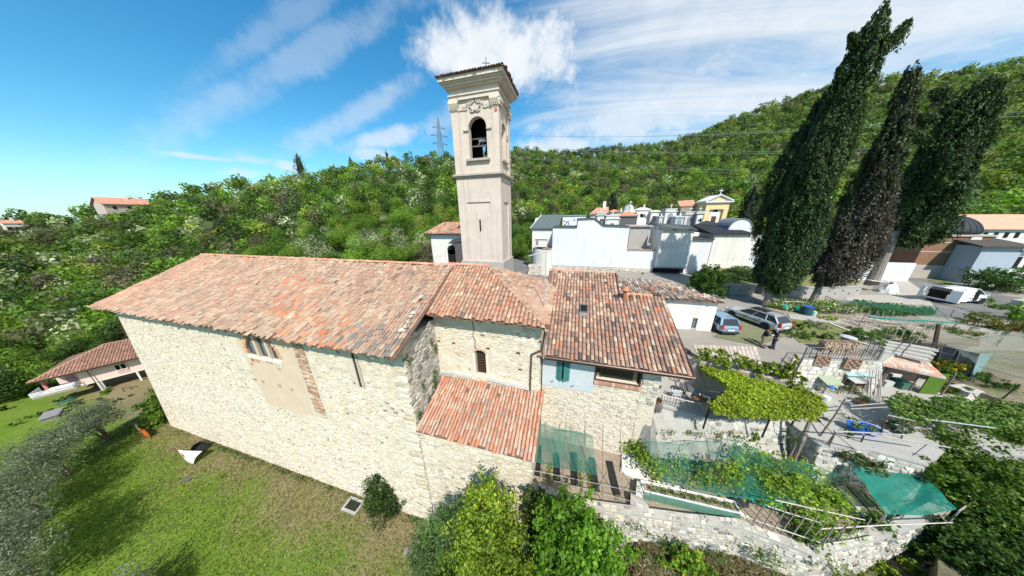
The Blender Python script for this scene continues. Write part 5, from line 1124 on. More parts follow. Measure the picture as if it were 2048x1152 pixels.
# cemetery
def bx(px0,py0,px1,py1,Y):
 a = fy(px0,(py0+py1)/2,Y); b = fy(px1,(py0+py1)/2,Y); t = fy((px0+px1)/2,py0,Y); o = fy((px0+px1)/2,py1,Y); return a.x,b.x,o.z,t.z
def coping(name,root,p,q,sp=.27,pal=CLAY):
 """a double row of short tiles along the top of a wall"""
 p,q = Vector(p),Vector(q); d = q - p; n = int(d.length/sp); u = d.normalized()
 for k in range(n):
  c = p + d*(k+.5)/n; col = pal[RNG.choice(len(pal),p=np.array([x[0] for x in pal])/sum(x[0] for x in pal))][1]
  M = Matrix.Translation(c + Vector((0,-.32,.05))) @ Matrix((u,Vector((0,.92,.38)),u.cross(Vector((0,.92,.38))))).transposed().to_4x4(); place(name,tile_template(.12,.45,col),root,M)
def build_cemetery():
 # retaining base wall of rubble
 root = thing('cemetery_base_wall','rubble stone retaining wall under the white cemetery walls','wall',(47,38,9.6))
 m = MB(); m.box((33.4,37.95,9.0),(57.0,38.6,11.84)); b = obj('wall_body',m,M_GREYMORTAR,root)
 masonry(b,(33.4,37.95,9.3),X_,Z_,-Y_,23.6,2.5,RUBBLE,None,course=(.18,.34),length=(.3,.7),n_ind=60,dens=.85)
 m = MB()
 for px in (1135,1167,1200,1238): c = fy(px,541,37.95); m.box((c.x-.09,37.9,c.z-.09),(c.x+.09,37.96,c.z+.09))
 obj('weep_hole',m,M_DARK,root)
 c = fy(1312,552,37.9); m = MB(); m.box((c.x-.7,37.86,c.z-.2),(c.x+.0,37.94,c.z+.2),(.62,.70,.78)); obj('wall_plate',m,M_PAINT,root)
 # big white stepped wall
 root = thing('white_tomb_wall','tall white rendered cemetery building with a stepped dark edged top','building',(45,40,11.8)); Y = 38.0
 prof = [(38.2,11.85),(52.1,11.85),(52.1,19.55),(47.6,19.75),(45.9,21.05),(42.85,20.95),(42.85,19.5),(38.2,19.55)]
 m = MB(); m.prism([(x,Y,z) for x,z in prof][::1],(0,4.6,0)); obj('wall',m,M_WHITE,root)
 m = MB(); dk = (.055,.07,.07)
 for (a,b) in zip(prof[2:-1],prof[3:]): m.bar((a[0],Y+2.2,a[1]+.06),(b[0],Y+2.2,b[1]+.06),4.9,.13,dk,up=(0,0,1)) if abs(a[0]-b[0]) > .1 else m.box((a[0]-.1,Y-.1,min(a[1],b[1])),(a[0]+.02,Y+4.7,max(a[1],b[1])+.1),dk)
 m.box((38.1,Y-.03,11.74),(52.1,Y+.05,11.86),(.12,.12,.12)); obj('dark_coping',m,M_PAINT,root)
 root = thing('cream_tomb_building','cream cemetery building with a sloping grey metal roof left of the white wall','building',(35.6,45,9.6));
 m = MB(); m.box((33.3,42.3,9.6),(38.6,47,18.9)); m.prism([(33.3,42.3,18.9),(33.3,47,21.2),(33.3,47,18.9)],(5.3,0,0)); obj('wall',m,M_OFFW,root)
 m = MB(); q = [(32.9,41.9,19.15),(38.9,41.9,19.15),(39.6,47.2,21.9),(34.6,47.2,21.9)]; slab(m,q,.18,(.10,.125,.125));
 for k in range(1,6): a = Vector(q[0]).lerp(Vector(q[1]),k/6); b = Vector(q[3]).lerp(Vector(q[2]),k/6); m.bar(a + Vector((0,0,.03)),b + Vector((0,0,.03)),.05,.06,(.12,.145,.145))
 m.bar(q[0],q[3],.12,.2,(.62,.62,.58)); obj('metal_roof',m,M_PAINT,root)
 root = thing('white_burial_block','flat roofed white burial block with niches behind the stepped wall','building',(41,46,15)); m = MB(); m.box((39.7,44.5,15),(44.6,48.5,21.55)); obj('wall',m,M_WHITE,root)
 m = MB(); m.box((39.6,44.3,21.56),(44.7,48.6,21.72),(.30,.31,.31)); obj('roof_edge',m,M_PAINT,root)
 m = MB();
 for k in range(6): c = fy(ru(1128,1150),ru(440,449),44.45); m.box((c.x-.1,44.4,c.z-.12),(c.x+.12,44.5,c.z+.12))
 obj('niche_plaque',m,M_DARK,root)
 # rounded wall with small pediment in front of it
 root = thing('rounded_wall','rounded old wall with tile coping and little white pediment at the cemetery corner','wall',(35.5,39.5,9.6)); m = MB()
 cx,cy,R = 37.6,41.6,4.0
 pts = [(cx - R*sin(t),cy - R*cos(t)) for t in np.linspace(0,1.5,9)]
 for (a,b) in zip(pts[:-1],pts[1:]): m.prism([(a[0],a[1],9.0),(b[0],b[1],9.0),(b[0]+.3,b[1]+.35,9.0),(a[0]+.0,a[1]+.45,9.0)][::-1],(0,0,6.0))
 m.box((37.6,37.7,9.0),(38.18,38.0,15.2)); obj('wall_body',m,M_OFFW,root); coping('coping_tile',root,(36.2,38.0,15.1),(38.15,37.85,15.1),.3)
 m = MB(); a = fy(1070,478,38.6); b_ = fy(1094,478,38.6); c = fy(1082,470,38.6); m.box((a.x,38.5,a.z-1.6),(b_.x,39.4,a.z),(.62,.60,.56)); m.prism([(a.x-.15,38.3,a.z),(b_.x+.15,38.3,a.z),((a.x+b_.x)/2,38.3,c.z+.2)],(0,1.2,0),(.68,.67,.64)); m.box((a.x+.25,38.46,a.z-1.2),(a.x+.7,38.5,a.z-.3),(.2,.2,.2)); obj('pediment',m,M_PAINT,root)
 # low wall with tile coping between the two high blocks
 root = thing('tile_coped_wall','lower white wall with clay tile coping between two tall cemetery blocks','wall',(54.6,38.2,11.8)); m = MB(); m.box((52.12,38.02,11.85),(57.1,38.35,15.2)); obj('wall_body',m,M_WHITE,root); coping('coping_tile',root,(52.2,38.15,15.25),(57.0,38.15,15.25),.27)
 root = thing('grey_tomb_block','tall grey concrete tomb block with flat slab roof behind the coped wall','tomb',(54.2,42,15)); x0,x1,z0,z1 = bx(1258,453,1296,500,42); m = MB(); m.box((x0,42,14),(x1,45,z1)); obj('wall',m,M_CONC,root)
 m = MB(); m.box((x0-.7,41.6,z1),(x1+.6,45.4,z1+.22)); obj('slab_roof',m,MATS['grey_cornice'],root); m = MB(); m.lathe([(.9,0),(.55,.3),(.25,.9),(.05,1.7)],(x1+.6,43,z1+.22),8,(.035,.04,.045)); obj('spire_cap',m,M_PAINT,root)
 # block with corrugated roof above the dark passage
 root = thing('corrugated_roof_block','tall off white cemetery block under a dark corrugated roof above the passage','building',(59.5,39.5,12.5)); m = MB(); m.box((57.15,37.0,12.55),(61.9,42.3,19.0)); obj('wall',m,M_OFFW,root)
 m = MB(); q = [Vector((56.9,36.6,19.1)),Vector((62.2,36.6,19.05)),Vector((63.0,42.6,19.5)),Vector((57.2,42.6,19.95))]; n = 22; slab(m,q,.1,(.10,.115,.11))
 for k in range(n): m.tube([q[0].lerp(q[1],(k+.5)/n) + Vector((0,0,.02)),q[3].lerp(q[2],(k+.5)/n) + Vector((0,0,.02))],.085,5,(.12,.135,.13))
 o = obj('corrugated_roof',m,M_PAINT,root)
 m = MB(); m.box((57.05,36.95,12.3),(62.0,38.5,12.54)); obj('lintel',m,M_CONC,root)
 root = thing('black_gate','black metal gate closing the passage under the corrugated roof block','gate',(59.4,38.2,9.6));
 for k in range(2):
  m = MB(); x0 = 57.1 + k*2.45; m.box((x0,38.3,9.6),(x0+2.4,38.4,12.28),(.02,.02,.022))
  for j in range(5): m.box((x0+.05+j*.48,38.24,9.7),(x0+.12+j*.48,38.3,12.2),(.05,.05,.055))
  obj('gate_leaf',m,M_PAINT,root)
 # darker blocks to the right
 root = thing('pale_blue_wall_block','low pale blue white block with flat dark roof in the cypress shade','building',(63.8,39,10)); m = MB(); m.box((62.05,38.1,10.0),(65.4,42,17.35)); obj('wall',m,M_WHITE,root); m = MB(); m.box((61.95,37.7,17.36),(65.5,42.1,17.55),(.06,.065,.07)); obj('flat_roof',m,M_PAINT,root)
 root = thing('black_roof_block','shaded grey white block with black metal hipped roof','building',(67.5,40,10)); m = MB(); m.box((65.45,38.0,10.0),(70.4,43,18.35)); obj('wall',m,M_OFFW,root)
 m = MB(); q = [Vector((65.0,37.6,18.36)),Vector((70.7,37.6,18.4)),Vector((69.6,43.4,19.4)),Vector((64.4,43.4,19.5))]; slab(m,q,.16,(.028,.03,.038))
 for k in range(1,12): m.bar(q[0].lerp(q[1],k/12)+Vector((0,0,.02)),q[3].lerp(q[2],k/12)+Vector((0,0,.02)),.04,.05,(.035,.037,.045))
 m.prism([q[3],q[2],(67,45,20.2)],(0,0,.1),(.03,.03,.035)); m.prism([q[0],q[3],(q[3].x,43.4,18.3)],(-.1,0,0),(.02,.02,.024)); obj('black_roof',m,M_PAINT,root)
 root = thing('half_dome_tomb','white tomb with half round vaulted grey roof left of the cypresses','tomb',(72.3,41,10)); x0,x1 = fy(1456,462,40).x,fy(1503,462,40).x; zc = 18.7; R = (x1-x0)/2
 m = MB(); m.prism([((x0+x1)/2 + R*cos(t),40,zc + R*1.12*sin(t)) for t in np.linspace(0,pi,18)],(0,4,0)); m.box((x0,40.003,15),(x1,44,zc)); obj('vault',m,M_WHITE,root)
 m = MB(); cxx = (x0+x1)/2
 for t0,t1 in zip(np.linspace(0,pi,15)[:-1],np.linspace(0,pi,15)[1:]): m.prism([(cxx + (R+.02)*cos(t0),39.9,zc + (R*1.12+.02)*sin(t0)),(cxx + (R+.16)*cos(t0),39.9,zc + (R*1.12+.16)*sin(t0)),(cxx + (R+.16)*cos(t1),39.9,zc + (R*1.12+.16)*sin(t1)),(cxx + (R+.02)*cos(t1),39.9,zc + (R*1.12+.02)*sin(t1))],(0,4.3,0),(.16,.18,.20))
 obj('metal_vault_roof',m,M_PAINT,root)
 root = thing('long_white_wall','long white cemetery wall running behind the cypress trunks','wall',(80,40,10.5)); m = MB(); m.box((70.45,38.6,10.5),(86.5,39.1,18.0)); m.box((86.5,38.8,10.5),(92.0,39.2,14.0)); obj('wall_body',m,M_WHITE,root)
 # yellow chapel
 Y = 62; x0,x1,z0,z1 = bx(1410,404,1454,453,Y); x0 -= .1; zt = fy(1435,405,Y).z
 root = thing('yellow_chapel','small yellow classical chapel with white pediment and cross in the cemetery','chapel',((x0+x1)/2,Y,15.2)); ye = mat('yellow_render',(.66,.53,.28),rough=.9,n1=(.5,.06),n2=(4,.05)); W = x1 - x0; cx = (x0+x1)/2
 m = MB(); m.box((x0+.004,Y+.5,15.2),(x1-.004,Y+5,zt-.02)); m.box((x0,Y,15.2),(x0+.9,Y+.499,zt-.02)); m.box((x1-.9,Y,15.2),(x1,Y+.499,zt-.02)); m.box((x0+.9,Y,zt-1.6),(x1-.9,Y+.499,zt-.02)); obj('wall',m,ye,root)
 m = MB(); m.box((x0-.05,Y-.06,zt-1.75),(x0+.95,Y+.2,zt-1.55)); m.box((x1-.95,Y-.06,zt-1.75),(x1+.05,Y+.2,zt-1.55)); m.box((x0-.5,Y-.45,zt),(x1+.5,Y+5,zt+.28))
 for s in (-1,1): m.bar((cx,Y+2,zt+1.75),(cx + s*(W/2+.55),Y+2,zt+.35),5.0,.22,up=(0,0,1))
 m.prism([(x0-.3,Y-.1,zt+.28),(x1+.3,Y-.1,zt+.28),(cx,Y-.1,zt+1.55)],(0,4,0)); obj('pediment',m,M_WHITE,root)
 m = MB(); m.prism([(x0+.6,Y-.16,zt+.40),(x1-.6,Y-.16,zt+.40),(cx,Y-.16,zt+1.25)],(0,.05,0)); obj('tympanum',m,ye,root)
 m = MB(); m.box((cx-1.0,Y+.44,15.2),(cx+.9,Y+.495,z0+3.5)); m.prism([(cx + .9*cos(t),Y+.44,z0+3.5+.9*sin(t)) for t in np.linspace(0,pi,12)],(0,.055,0)); obj('door_surround',m,M_WHITE,root)
 m = MB(); m.box((cx-.55,Y+.40,15.2),(cx+.5,Y+.435,z0+2.5),(.10,.045,.03)); obj('door',m,M_PAINT,root); m = MB(); m.prism([(cx + .6*cos(t),Y+.40,z0+3.55+.6*sin(t)) for t in np.linspace(0,pi,12)],(0,.035,0)); obj('fanlight',m,M_DARK,root)
 m = MB(); m.tube([(cx,Y+.1,zt+1.7),(cx,Y+.1,zt+3.2)],.09,6); m.tube([(cx-.45,Y+.1,zt+2.7),(cx+.45,Y+.1,zt+2.7)],.09,6); m.box((cx-.25,Y-.1,zt+1.6),(cx+.25,Y+.3,zt+1.95)); obj('cross',m,M_WHITE,root)
 m = MB(); m.box((x0-3.6,Y+5.1,15.2),(x1-.5,Y+11,zt-.6),(.30,.27,.20)); obj('nave',m,M_PAINT,root); m = MB(); slab(m,[(x0-4.0,Y+4.9,zt-.55),(x0-.1,Y+4.9,zt-.5),(x0+.6,Y+9,zt+1.2),(x0-3.4,Y+9,zt+1.0)]); slab(m,[(x0-.2,Y+.2,zt+.35),(cx,Y+.2,zt+1.9),(cx,Y+6,zt+1.9),(x0-.2,Y+6,zt+.35)][::-1],.15); rf = obj('roof',m,mat('far_tile_roof',(.48,.24,.16),rough=.9,n1=(1.5,.2),n2=(8,.25),bump=(7,.8)),root)
 # row of family tombs
 st = (.56,.545,.51); lt = (.66,.65,.62); dk = (.26,.26,.26)
 def tomb(name,label,px0,py0,px1,Y,roof,col=lt,arch=True,zb=15.2):
  x0,x1 = fy(px0,432,Y).x,fy(px1,432,Y).x; z1 = fy((px0+px1)/2,py0,Y).z; W = x1-x0; cx = (x0+x1)/2; H = W*.5
  root = thing(name,label,'tomb',(cx,Y+1.5,zb)); m = MB(); bt = z1 - (H*.55 if roof != 'dome' else W*.62)
  m.box((x0,Y,zb),(x1,Y+3.2,bt),col); m.box((x0-.18,Y-.18,bt),(x1+.18,Y+3.3,bt+.22),st); obj('wall',m,M_PAINT,root)
  m = MB()
  if roof == 'pediment': m.prism([(x0-.15,Y-.1,bt+.22),(x1+.15,Y-.1,bt+.22),(cx,Y-.1,z1)],(0,3.4,0),col); m.lathe([(.16,0),(.22,.3),(.05,.7)],(cx,Y+.2,z1-.1),8,lt)
  elif roof == 'arch': m.prism([(cx + (W/2+.1)*cos(t),Y-.08,bt+.22 + (z1-bt-.22)*sin(t)) for t in np.linspace(0,pi,12)],(0,3.3,0),col)
  elif roof == 'flat': m.box((x0+.1,Y+.05,bt+.22),(x1-.1,Y+3,z1-.1),col); m.box((x0-.05,Y-.05,z1-.1),(x1+.05,Y+3.1,z1+.12),st)
  elif roof == 'dome':
   m.lathe([(W*.46*cos(t),W*.46*sin(t)*1.15) for t in np.linspace(0,1.5,8)],(cx,Y+1.7,bt+.5),18,(.42,.46,.44)); m.box((x0+.1,Y+.1,bt+.22),(x1-.1,Y+3.1,bt+.55),st); m.prism([(cx-W*.28,Y-.25,bt-1.2),(cx+W*.28,Y-.25,bt-1.2),(cx,Y-.25,z1-.3)],(0,.7,0),lt); m.prism([(cx-W*.12,Y-.28,bt-.9),(cx+W*.12,Y-.28,bt-.9),(cx,Y-.28,bt+.5)],(0,.04,0),dk)
  elif roof == 'pyramid': m.add([(x0-.4,Y-.4,bt+.2),(x1+.4,Y-.4,bt+.2),(x1+.4,Y+3.6,bt+.2),(x0-.4,Y+3.6,bt+.2),(cx,Y+1.6,z1+.2)],[(3,2,1,0),(0,1,4),(1,2,4),(2,3,4),(3,0,4)],(.52,.21,.11))
  obj('roof',m,MATS['far_tile_roof'] if False else M_PAINT,root)
  if roof != 'pyramid':
   m = MB(); k = W*.26
   if arch: m.box((cx-k,Y-.03,zb+1),(cx+k,Y+.02,bt-.3-k),dk); m.prism([(cx + k*cos(t),Y-.03,bt-.3-k + k*sin(t)) for t in np.linspace(0,pi,12)],(0,.05,0),dk)
   else: m.box((cx-W*.34,Y-.03,zb+1),(cx+W*.34,Y+.02,bt-.25),(.74,.74,.72)); [m.box((cx + ru(-.3,.25)*W,Y-.06,bt-.5-ru(0,1.6)),(cx + ru(-.2,.32)*W,Y-.02,bt-.4-ru(0,1.2)),(.12,.12,.12)) for _ in range(5)]
   obj('doorway',m,M_PAINT,root)
  if roof in ('flat','dome'): m = MB(); q = z1 + (.1 if roof == 'flat' else .1); m.tube([(cx,Y+.5,q-.4),(cx,Y+.5,q+1.0)],.07,5,lt); m.tube([(cx-.3,Y+.5,q+.6),(cx+.3,Y+.5,q+.6)],.06,5,lt); obj('cross',m,M_PAINT,root)
  return root
 tomb('domed_tomb','white domed tomb with pointed gable front in the cemetery',1247,411,1271,53,'dome')
 tomb('family_tomb','wide white tomb with triangular pediment right of the domed tomb',1273,414,1299,53,'pediment',arch=False)
 tomb('family_tomb','cream tomb with rounded top next to the wide pedimented one',1301,420,1318,52,'arch',(.58,.54,.44),arch=False)
 tomb('grave_pillar','narrow small white grave pillar between two tombs',1320,433,1326,50,'pediment',arch=False)
 tomb('family_tomb','white arched tomb with flat top and small cross',1330,418,1352,53,'flat')
 tomb('family_tomb','small bluish tomb with little pediment and dark arched door',1353,431,1369,50,'pediment',(.46,.50,.54))
 tomb('family_tomb','grey stone tomb with large dark arch beside the yellow chapel',1371,424,1392,51,'flat',st)
 tomb('tomb_niche_wall','dark speckled wall of burial niches at the left foot of the yellow chapel',1393,424,1408,50,'flat',(.24,.24,.24),arch=False)
 tomb('pyramid_roof_tomb','tomb with bright red pyramid tile roof above the white stepped wall',1240,424,1275,46,'pyramid',(.10,.10,.11))
 tomb('pyramid_roof_tomb','smaller weathered pyramid roofed tomb left of the bright red one',1220,420,1238,50,'pyramid',st)
 tomb('flat_tomb','low pale flat topped tomb just behind the stepped coping',1212,431,1240,45,'flat',(.58,.56,.50),arch=False)
 tomb('flat_tomb','dark grey flat roofed tomb left of the weathered pyramid roof',1193,426,1211,46,'flat',(.34,.33,.30),arch=False)
 tomb('family_tomb','little white peaked tomb just left of the domed tomb',1236,422,1246,55,'pediment',arch=False)
 root = thing('cemetery_chapel','low building with orange tile roof at the back left of the cemetery','building',fy(1196,430,56)); x0,x1,z0,z1 = bx(1182,427,1214,440,56); m = MB(); m.box((x0,56,14),(x1,61,z1)); obj('wall',m,M_WHITE,root); m = MB(); slab(m,[(x0-.5,55.5,z1),(x1+.3,55.5,z1+.1),(x1+.5,59,z1+1.7),(x0+1.5,59,z1+1.5)],.15); obj('roof',m,MATS['far_tile_roof'],root); m = MB(); m.box((x1-1.0,58,z1),(x1-.3,59,z1+3)); obj('bell_gable',m,M_OFFW,root)
 # brick mausoleum with black dome, grey blue block and long roofed building at the right
 Y = 41.6; x0,x1 = 94.6,101.2; zt = 17.75
 root = thing('brick_mausoleum','brown brick mausoleum with a black ribbed dome on the right','mausoleum',(98,44.5,11.2)); bk = mat('brown_brick',(.25,.135,.08),rough=.95,n1=(1.2,.12),n2=(14,.3),bump=(12,.6))
 m = MB(); m.box((x0,Y,13.35),(x1,48,zt)); obj('brick_wall',m,bk,root)
 m = MB(); m.box((x0-.12,Y-.12,11.0),(x1+.1,Y+6.3,13.35)); m.box((x0-.03,Y-.05,15.35),(x1+.03,Y+.2,15.5)); m.box((x0-.03,Y-.05,16.75),(x1+.03,Y+.2,16.9)); m.box((x0-.15,Y-.2,zt),(x1+.15,Y+6.4,zt+.22)); obj('stone_bands',m,MATS['grey_cornice'],root)
 c = fy(1950,482,Y-.1); m = MB(); m.prism([(c.x + .62*cos(t)*(1.1 if int(k) % 2 else 1),Y-.12,c.z + .8*sin(t)) for k,t in enumerate(np.linspace(0,2*pi,9)[:-1])],(0,.1,0)); obj('white_plaque',m,M_OFFW,root)
 cx = (fy(1897,470,44).x + fy(1964,470,44).x)/2; R = 3.35; m = MB(); prof = [(R*cos(t),R*.82*sin(t)) for t in np.linspace(0,1.5,10)]; m.lathe(prof,(cx-2.0,45.2,zt+.3),28,(.030,.036,.042)); d = obj('dome',m,M_PAINT,root,smooth=True)
 m = MB()
 for k in range(28):
  a = 2*pi*k/28; m.tube([(cx-2.0 + (r+.02)*cos(a),45.2 + (r+.02)*sin(a),zt+.3+z) for r,z in prof],.045,4,(.045,.052,.058))
 o = obj('rib',m,M_PAINT,d); o['kind'] = 'stuff'
 m = MB(); m.lathe([(.5,0),(.35,.3),(.5,.6),(.1,.9)],(cx-2.0,45.2,zt+.3+R*.82),10,(.04,.045,.05)); m.tube([(cx-2,45.2,zt+3.8),(cx-2,45.2,zt+5.0)],.1,6,(.04,.045,.05)); m.tube([(cx-2.5,45.2,zt+4.5),(cx-1.5,45.2,zt+4.5)],.1,6,(.04,.045,.05)); obj('dome_cross',m,M_PAINT,d)
 root = thing('blue_grey_block','blue grey rendered tomb building with dark roof beside the brick mausoleum','building',(99.5,41,11.2)); m = MB(); m.box((97.9,39.0,11.0),(101.6,41.5,16.6)); obj('wall',m,mat('blue_grey_render',(.34,.40,.45),rough=.9,n1=(.4,.06),n2=(5,.05)),root)
 m = MB(); slab(m,[(97.2,38.5,16.7),(102.3,38.5,16.7),(102.3,43,17.6),(97.6,43,17.6)],.2,(.07,.06,.05)); obj('roof',m,M_PAINT,root)
 root = thing('white_villa','white building with dark window at the right edge below the tiled roof','building',(105,41,11.2)); m = MB(); m.box((101.7,39.5,11),(109,46,15.9)); obj('wall',m,M_WHITE,root)
 m = MB(); m.box((102.0,39.42,13.6),(102.6,39.5,15.2)); m.box((103.2,39.42,13.8),(103.7,39.5,15.2)); obj('window',m,M_DARK,root); m = MB(); m.box((101.4,39.0,15.92),(109.4,46.4,16.1)); obj('cornice',m,M_CONC,root)
 root = thing('cemetery_arcade','long low cemetery building with a pink clay tile roof behind the black dome','building',(136,72,11)); m = MB(); m.box((126,70.6,11),(152,76,17.2)); obj('wall',m,M_OFFW,root)
 m = MB(); slab(m,[(125,70,17.3),(153,70,17.0),(153,75.5,20.0),(127,75.5,20.4)],.2); obj('roof',m,mat('pink_tile_roof',(.56,.32,.22),rough=.9,n1=(.8,.12),n2=(5,.25),bump=(4,.8)),root)
 m = MB()
 for k in range(9): m.box((127+k*1.6,70.5,15.2),(127.6+k*1.6,70.6,16.4))
 obj('window',m,M_DARK,root)
 # gate: grey piers, yellow wing walls
 root = thing('cemetery_gate','cemetery gate with grey stone piers, open iron leaves and yellow wing walls','gate',(96,46,11.2))
 for k,(px0,px1) in enumerate(((1776,1789),(1757,1764))):
  a = fy(px0 + 8,520,46 + k*.6); m = MB(); m.box((a.x-.5,46+k*.6,11.2),(a.x+.45,46.9+k*.6,15.6)); m.box((a.x-.65,45.85+k*.6,15.6),(a.x+.6,47.05+k*.6,15.85)); pp = obj('pier',m,M_CONC,root)
  m = MB(); m.tube([(a.x,46.4+k*.6,15.85),(a.x,46.4+k*.6,16.7)],.08,6); m.tube([(a.x-.3,46.4+k*.6,16.4),(a.x+.3,46.4+k*.6,16.4)],.07,6); obj('cross',m,M_WHITE,pp)
 m = MB(); m.box((97.4,46.1,11.2),(100.8,46.6,14.6)); m.box((90.5,46.3,11.2),(93.0,46.8,14.7)); obj('wing_wall',m,mat('cream_yellow',(.66,.58,.36),rough=.9,n1=(.5,.05)),root)
 m = MB(); m.prism([(97.2,45.8,14.6),(101,45.8,14.6),(101,47,14.95),(97.2,47,14.95)],(0,0,.1)); m.prism([(90.3,46,14.7),(93.2,46,14.7),(93.2,47.1,15.0),(90.3,47.1,15.0)],(0,0,.1)); obj('tile_coping',m,MATS['far_tile_roof'],root)
 m = MB(); m.box((97.9,46.04,12.6),(98.7,46.09,13.7),(.72,.70,.62)); m.box((99.3,46.04,11.4),(100.4,46.09,13.4),(.16,.13,.08)); m.box((91.0,46.22,12.6),(91.9,46.29,13.8),(.74,.74,.72)); obj('notice_board',m,M_PAINT,root)
 for (xa,xb) in ((93.6,94.9),(95.9,97.0)):
  m = MB()
  for k in range(7): x = xa + (xb-xa)*k/6; m.tube([(x,46.8,11.3),(x,46.8,14.6 + .4*sin(pi*k/6))],.03,5)
  m.box((xa,46.77,11.35),(xb,46.83,12.3)); m.box((xa,46.77,14.2),(xb,46.83,14.3)); obj('gate_leaf',m,M_IRON,root)
build_cemetery()
# far left houses, hilltop houses, pylon and wires
def build_pink_house():
 A_ = Vector((-38.9,1.25,0)); B_ = Vector((-31.2,14.2,0)); u = (B_ - A_).normalized(); n = Vector((-u.y,u.x,0)); L = (B_ - A_).length; zg,zb,ze = -7.5,-4.75,-2.0
 def W(a,b,z): q = A_ + u*a + n*b; return Vector((q.x,q.y,z))
 root = thing('pink_house','pink house with hipped brown tile roof and balcony on the slope at left','house',W(L/2,4,zg)); pk = mat('pink_render',(.74,.56,.50),rough=.9,n1=(.4,.04),n2=(5,.04))
 m = MB(); m.obox(W((L+1.9)/2,4.2,(zb+ze)/2),u*((L-1.9)/2),n*4.0,(0,0,(ze-zb)/2)); m.obox(W(.45,5.6,(zb+ze)/2),u*1.44,n*2.6,(0,0,(ze-zb)/2),(1,1,1)); obj('wall',m,pk,root)
 m = MB(); m.obox(W(-.85,.2,(zb+ze)/2),u*.13,n*.13,(0,0,(ze-zb)/2),(.62,.22,.20)); m.obox(W(1.86,1.5,(zb+ze)/2),u*.03,n*1.3,(0,0,(ze-zb)/2),(.62,.30,.26)); m.obox(W(.1,2.95,-3.2),u*.35,n*.04,(0,0,1.2),(.60,.32,.30)); m.obox(W(1.15,2.95,-3.2),u*.4,n*.04,(0,0,1.2),(.34,.16,.12)); obj('loggia_wall',m,M_PAINT,root)
 m = MB(); m.obox(W(L/2+1,5.5,(zg+zb)/2 - .1),u*(L/2-1.2),n*2.6,(0,0,(zb-zg)/2 - .1),(.20,.16,.14)); m.obox(W(L/2,4.2,zb-.12),u*(L/2),n*4.0,(0,0,.118),(.70,.68,.64)); obj('garage',m,M_PAINT,root)
 for a in (2.95,3.3,6.85,10.5): m = MB(); m.obox(W(a,.4,(zg+zb)/2 - .1),u*.11,n*.11,(0,0,(zb-zg)/2 - .15),(.74,.72,.68)); obj('post',m,M_PAINT,root)
 # roof: hipped
 m = MB(); e = [W(-1.4,-.9,ze),W(L+.8,-.9,ze),W(L+.8,9.2,ze),W(-1.4,9.2,ze)]; r0,r1 = W(4.2,4.2,ze+2.3),W(L-2,4.2,ze+2.3)
 for q in ([e[0],e[1],r1,r0],[e[1],e[2],r1],[e[2],e[3],r0,r1],[e[3],e[0],r0]): slab(m,q,.16)
 roof = obj('roof',m,MATS['roof_deck'],root); wv = W(0,5.1,2.3) - W(0,0,0); LL = wv.length; WW = L + 2.2
 pal = [(3,(.30,.165,.115)),(2,(.34,.20,.145)),(1,(.26,.14,.10))]; tile_roof(roof,e[0] + Vector((0,0,.02)),u,wv,WW,LL,pal,mask=lambda a,b: b/LL*5.6 < a < WW - b/LL*2.8,sp=.33,ex=.42,n_ind=120,jit=.25,drop=0)
 ridge_tiles(roof,e[0] + Vector((0,0,.1)),r0 + Vector((0,0,.1)),.15,[(1,(.46,.26,.17))],name='hip_tile'); ridge_tiles(roof,r0 + Vector((0,0,.1)),r1 + Vector((0,0,.1)),.15,[(1,(.36,.20,.14))])
 tw = Vector(W(5.6,0,ze) - W(0,0,ze)).normalized()
 m = MB(); m.bar(e[0],e[1],.14,.2,(.09,.06,.05)); m.tube([W(2.98,-.5,ze-.1),W(2.98,-.08,ze-.5),W(3.05,-.08,zg+.2)],.05,6,(.14,.06,.045)); obj('gutter',m,M_METAL,root)
 # window with shutters' pink apron
 for a in (5.55,6.1):
  m = MB(); m.obox(W(a,.17,-3.25),u*.24,n*.03,(0,0,.52)); w = obj('window',m,M_DARK,root)
  m = MB(); [m.obox(W(a+s*.255,.12,-3.25),u*.025,n*.09,(0,0,.62),(.78,.77,.74)) for s in (-1,1)]; [m.obox(W(a,.12,-3.25+s*.57),u*.29,n*.09,(0,0,.05),(.78,.77,.74)) for s in (-1,1)]; obj('frame',m,M_PAINT,w)
 m = MB(); m.obox(W(5.83,.17,-4.25),u*.55,n*.03,(0,0,.26),(.72,.40,.36)); obj('apron_panel',m,M_PAINT,root)
 m = MB(); m.obox(W(-.2,.6,zb-.06),u*1.8,n*1.2,(0,0,.1)); obj('balcony_floor',m,M_CONC,root)
 for k in range(4): m = MB(); m.bar(W(-2.0,-.6,zb+.22+k*.2),W(1.4,-.6,zb+.22+k*.2),.05,.10,(.78,.77,.74)); m.bar(W(1.4,-.6,zb+.22+k*.2),W(1.9,.0,zb+.22+k*.2),.05,.10,(.78,.77,.74)); m.bar(W(-2.0,-.6,zb+.22+k*.2),W(-2.0,1.7,zb+.22+k*.2),.05,.10,(.78,.77,.74)); obj('balcony_rail',m,M_PAINT,root)
 for k in range(5): t = thing('white_laundry' if k % 2 else 'white_cushion',['white cushion on the pink house balcony nearest the red pillar','white sheet spread over the middle of the balcony','white folded cushion in the middle of the pink house balcony','small white cloth hanging at the balcony rail','white pile of bedding at the right end of the balcony'][k],'laundry',W(-.5 + k*.42,.3,zb+.1)); mm = MB(); mm.obox(W(-.5+k*.42,.3,zb+.55),u*.2,n*.3,(ru(-.05,.05),0,.2),(.72,.72,.72)); obj('cloth',mm,M_PAINT,t)
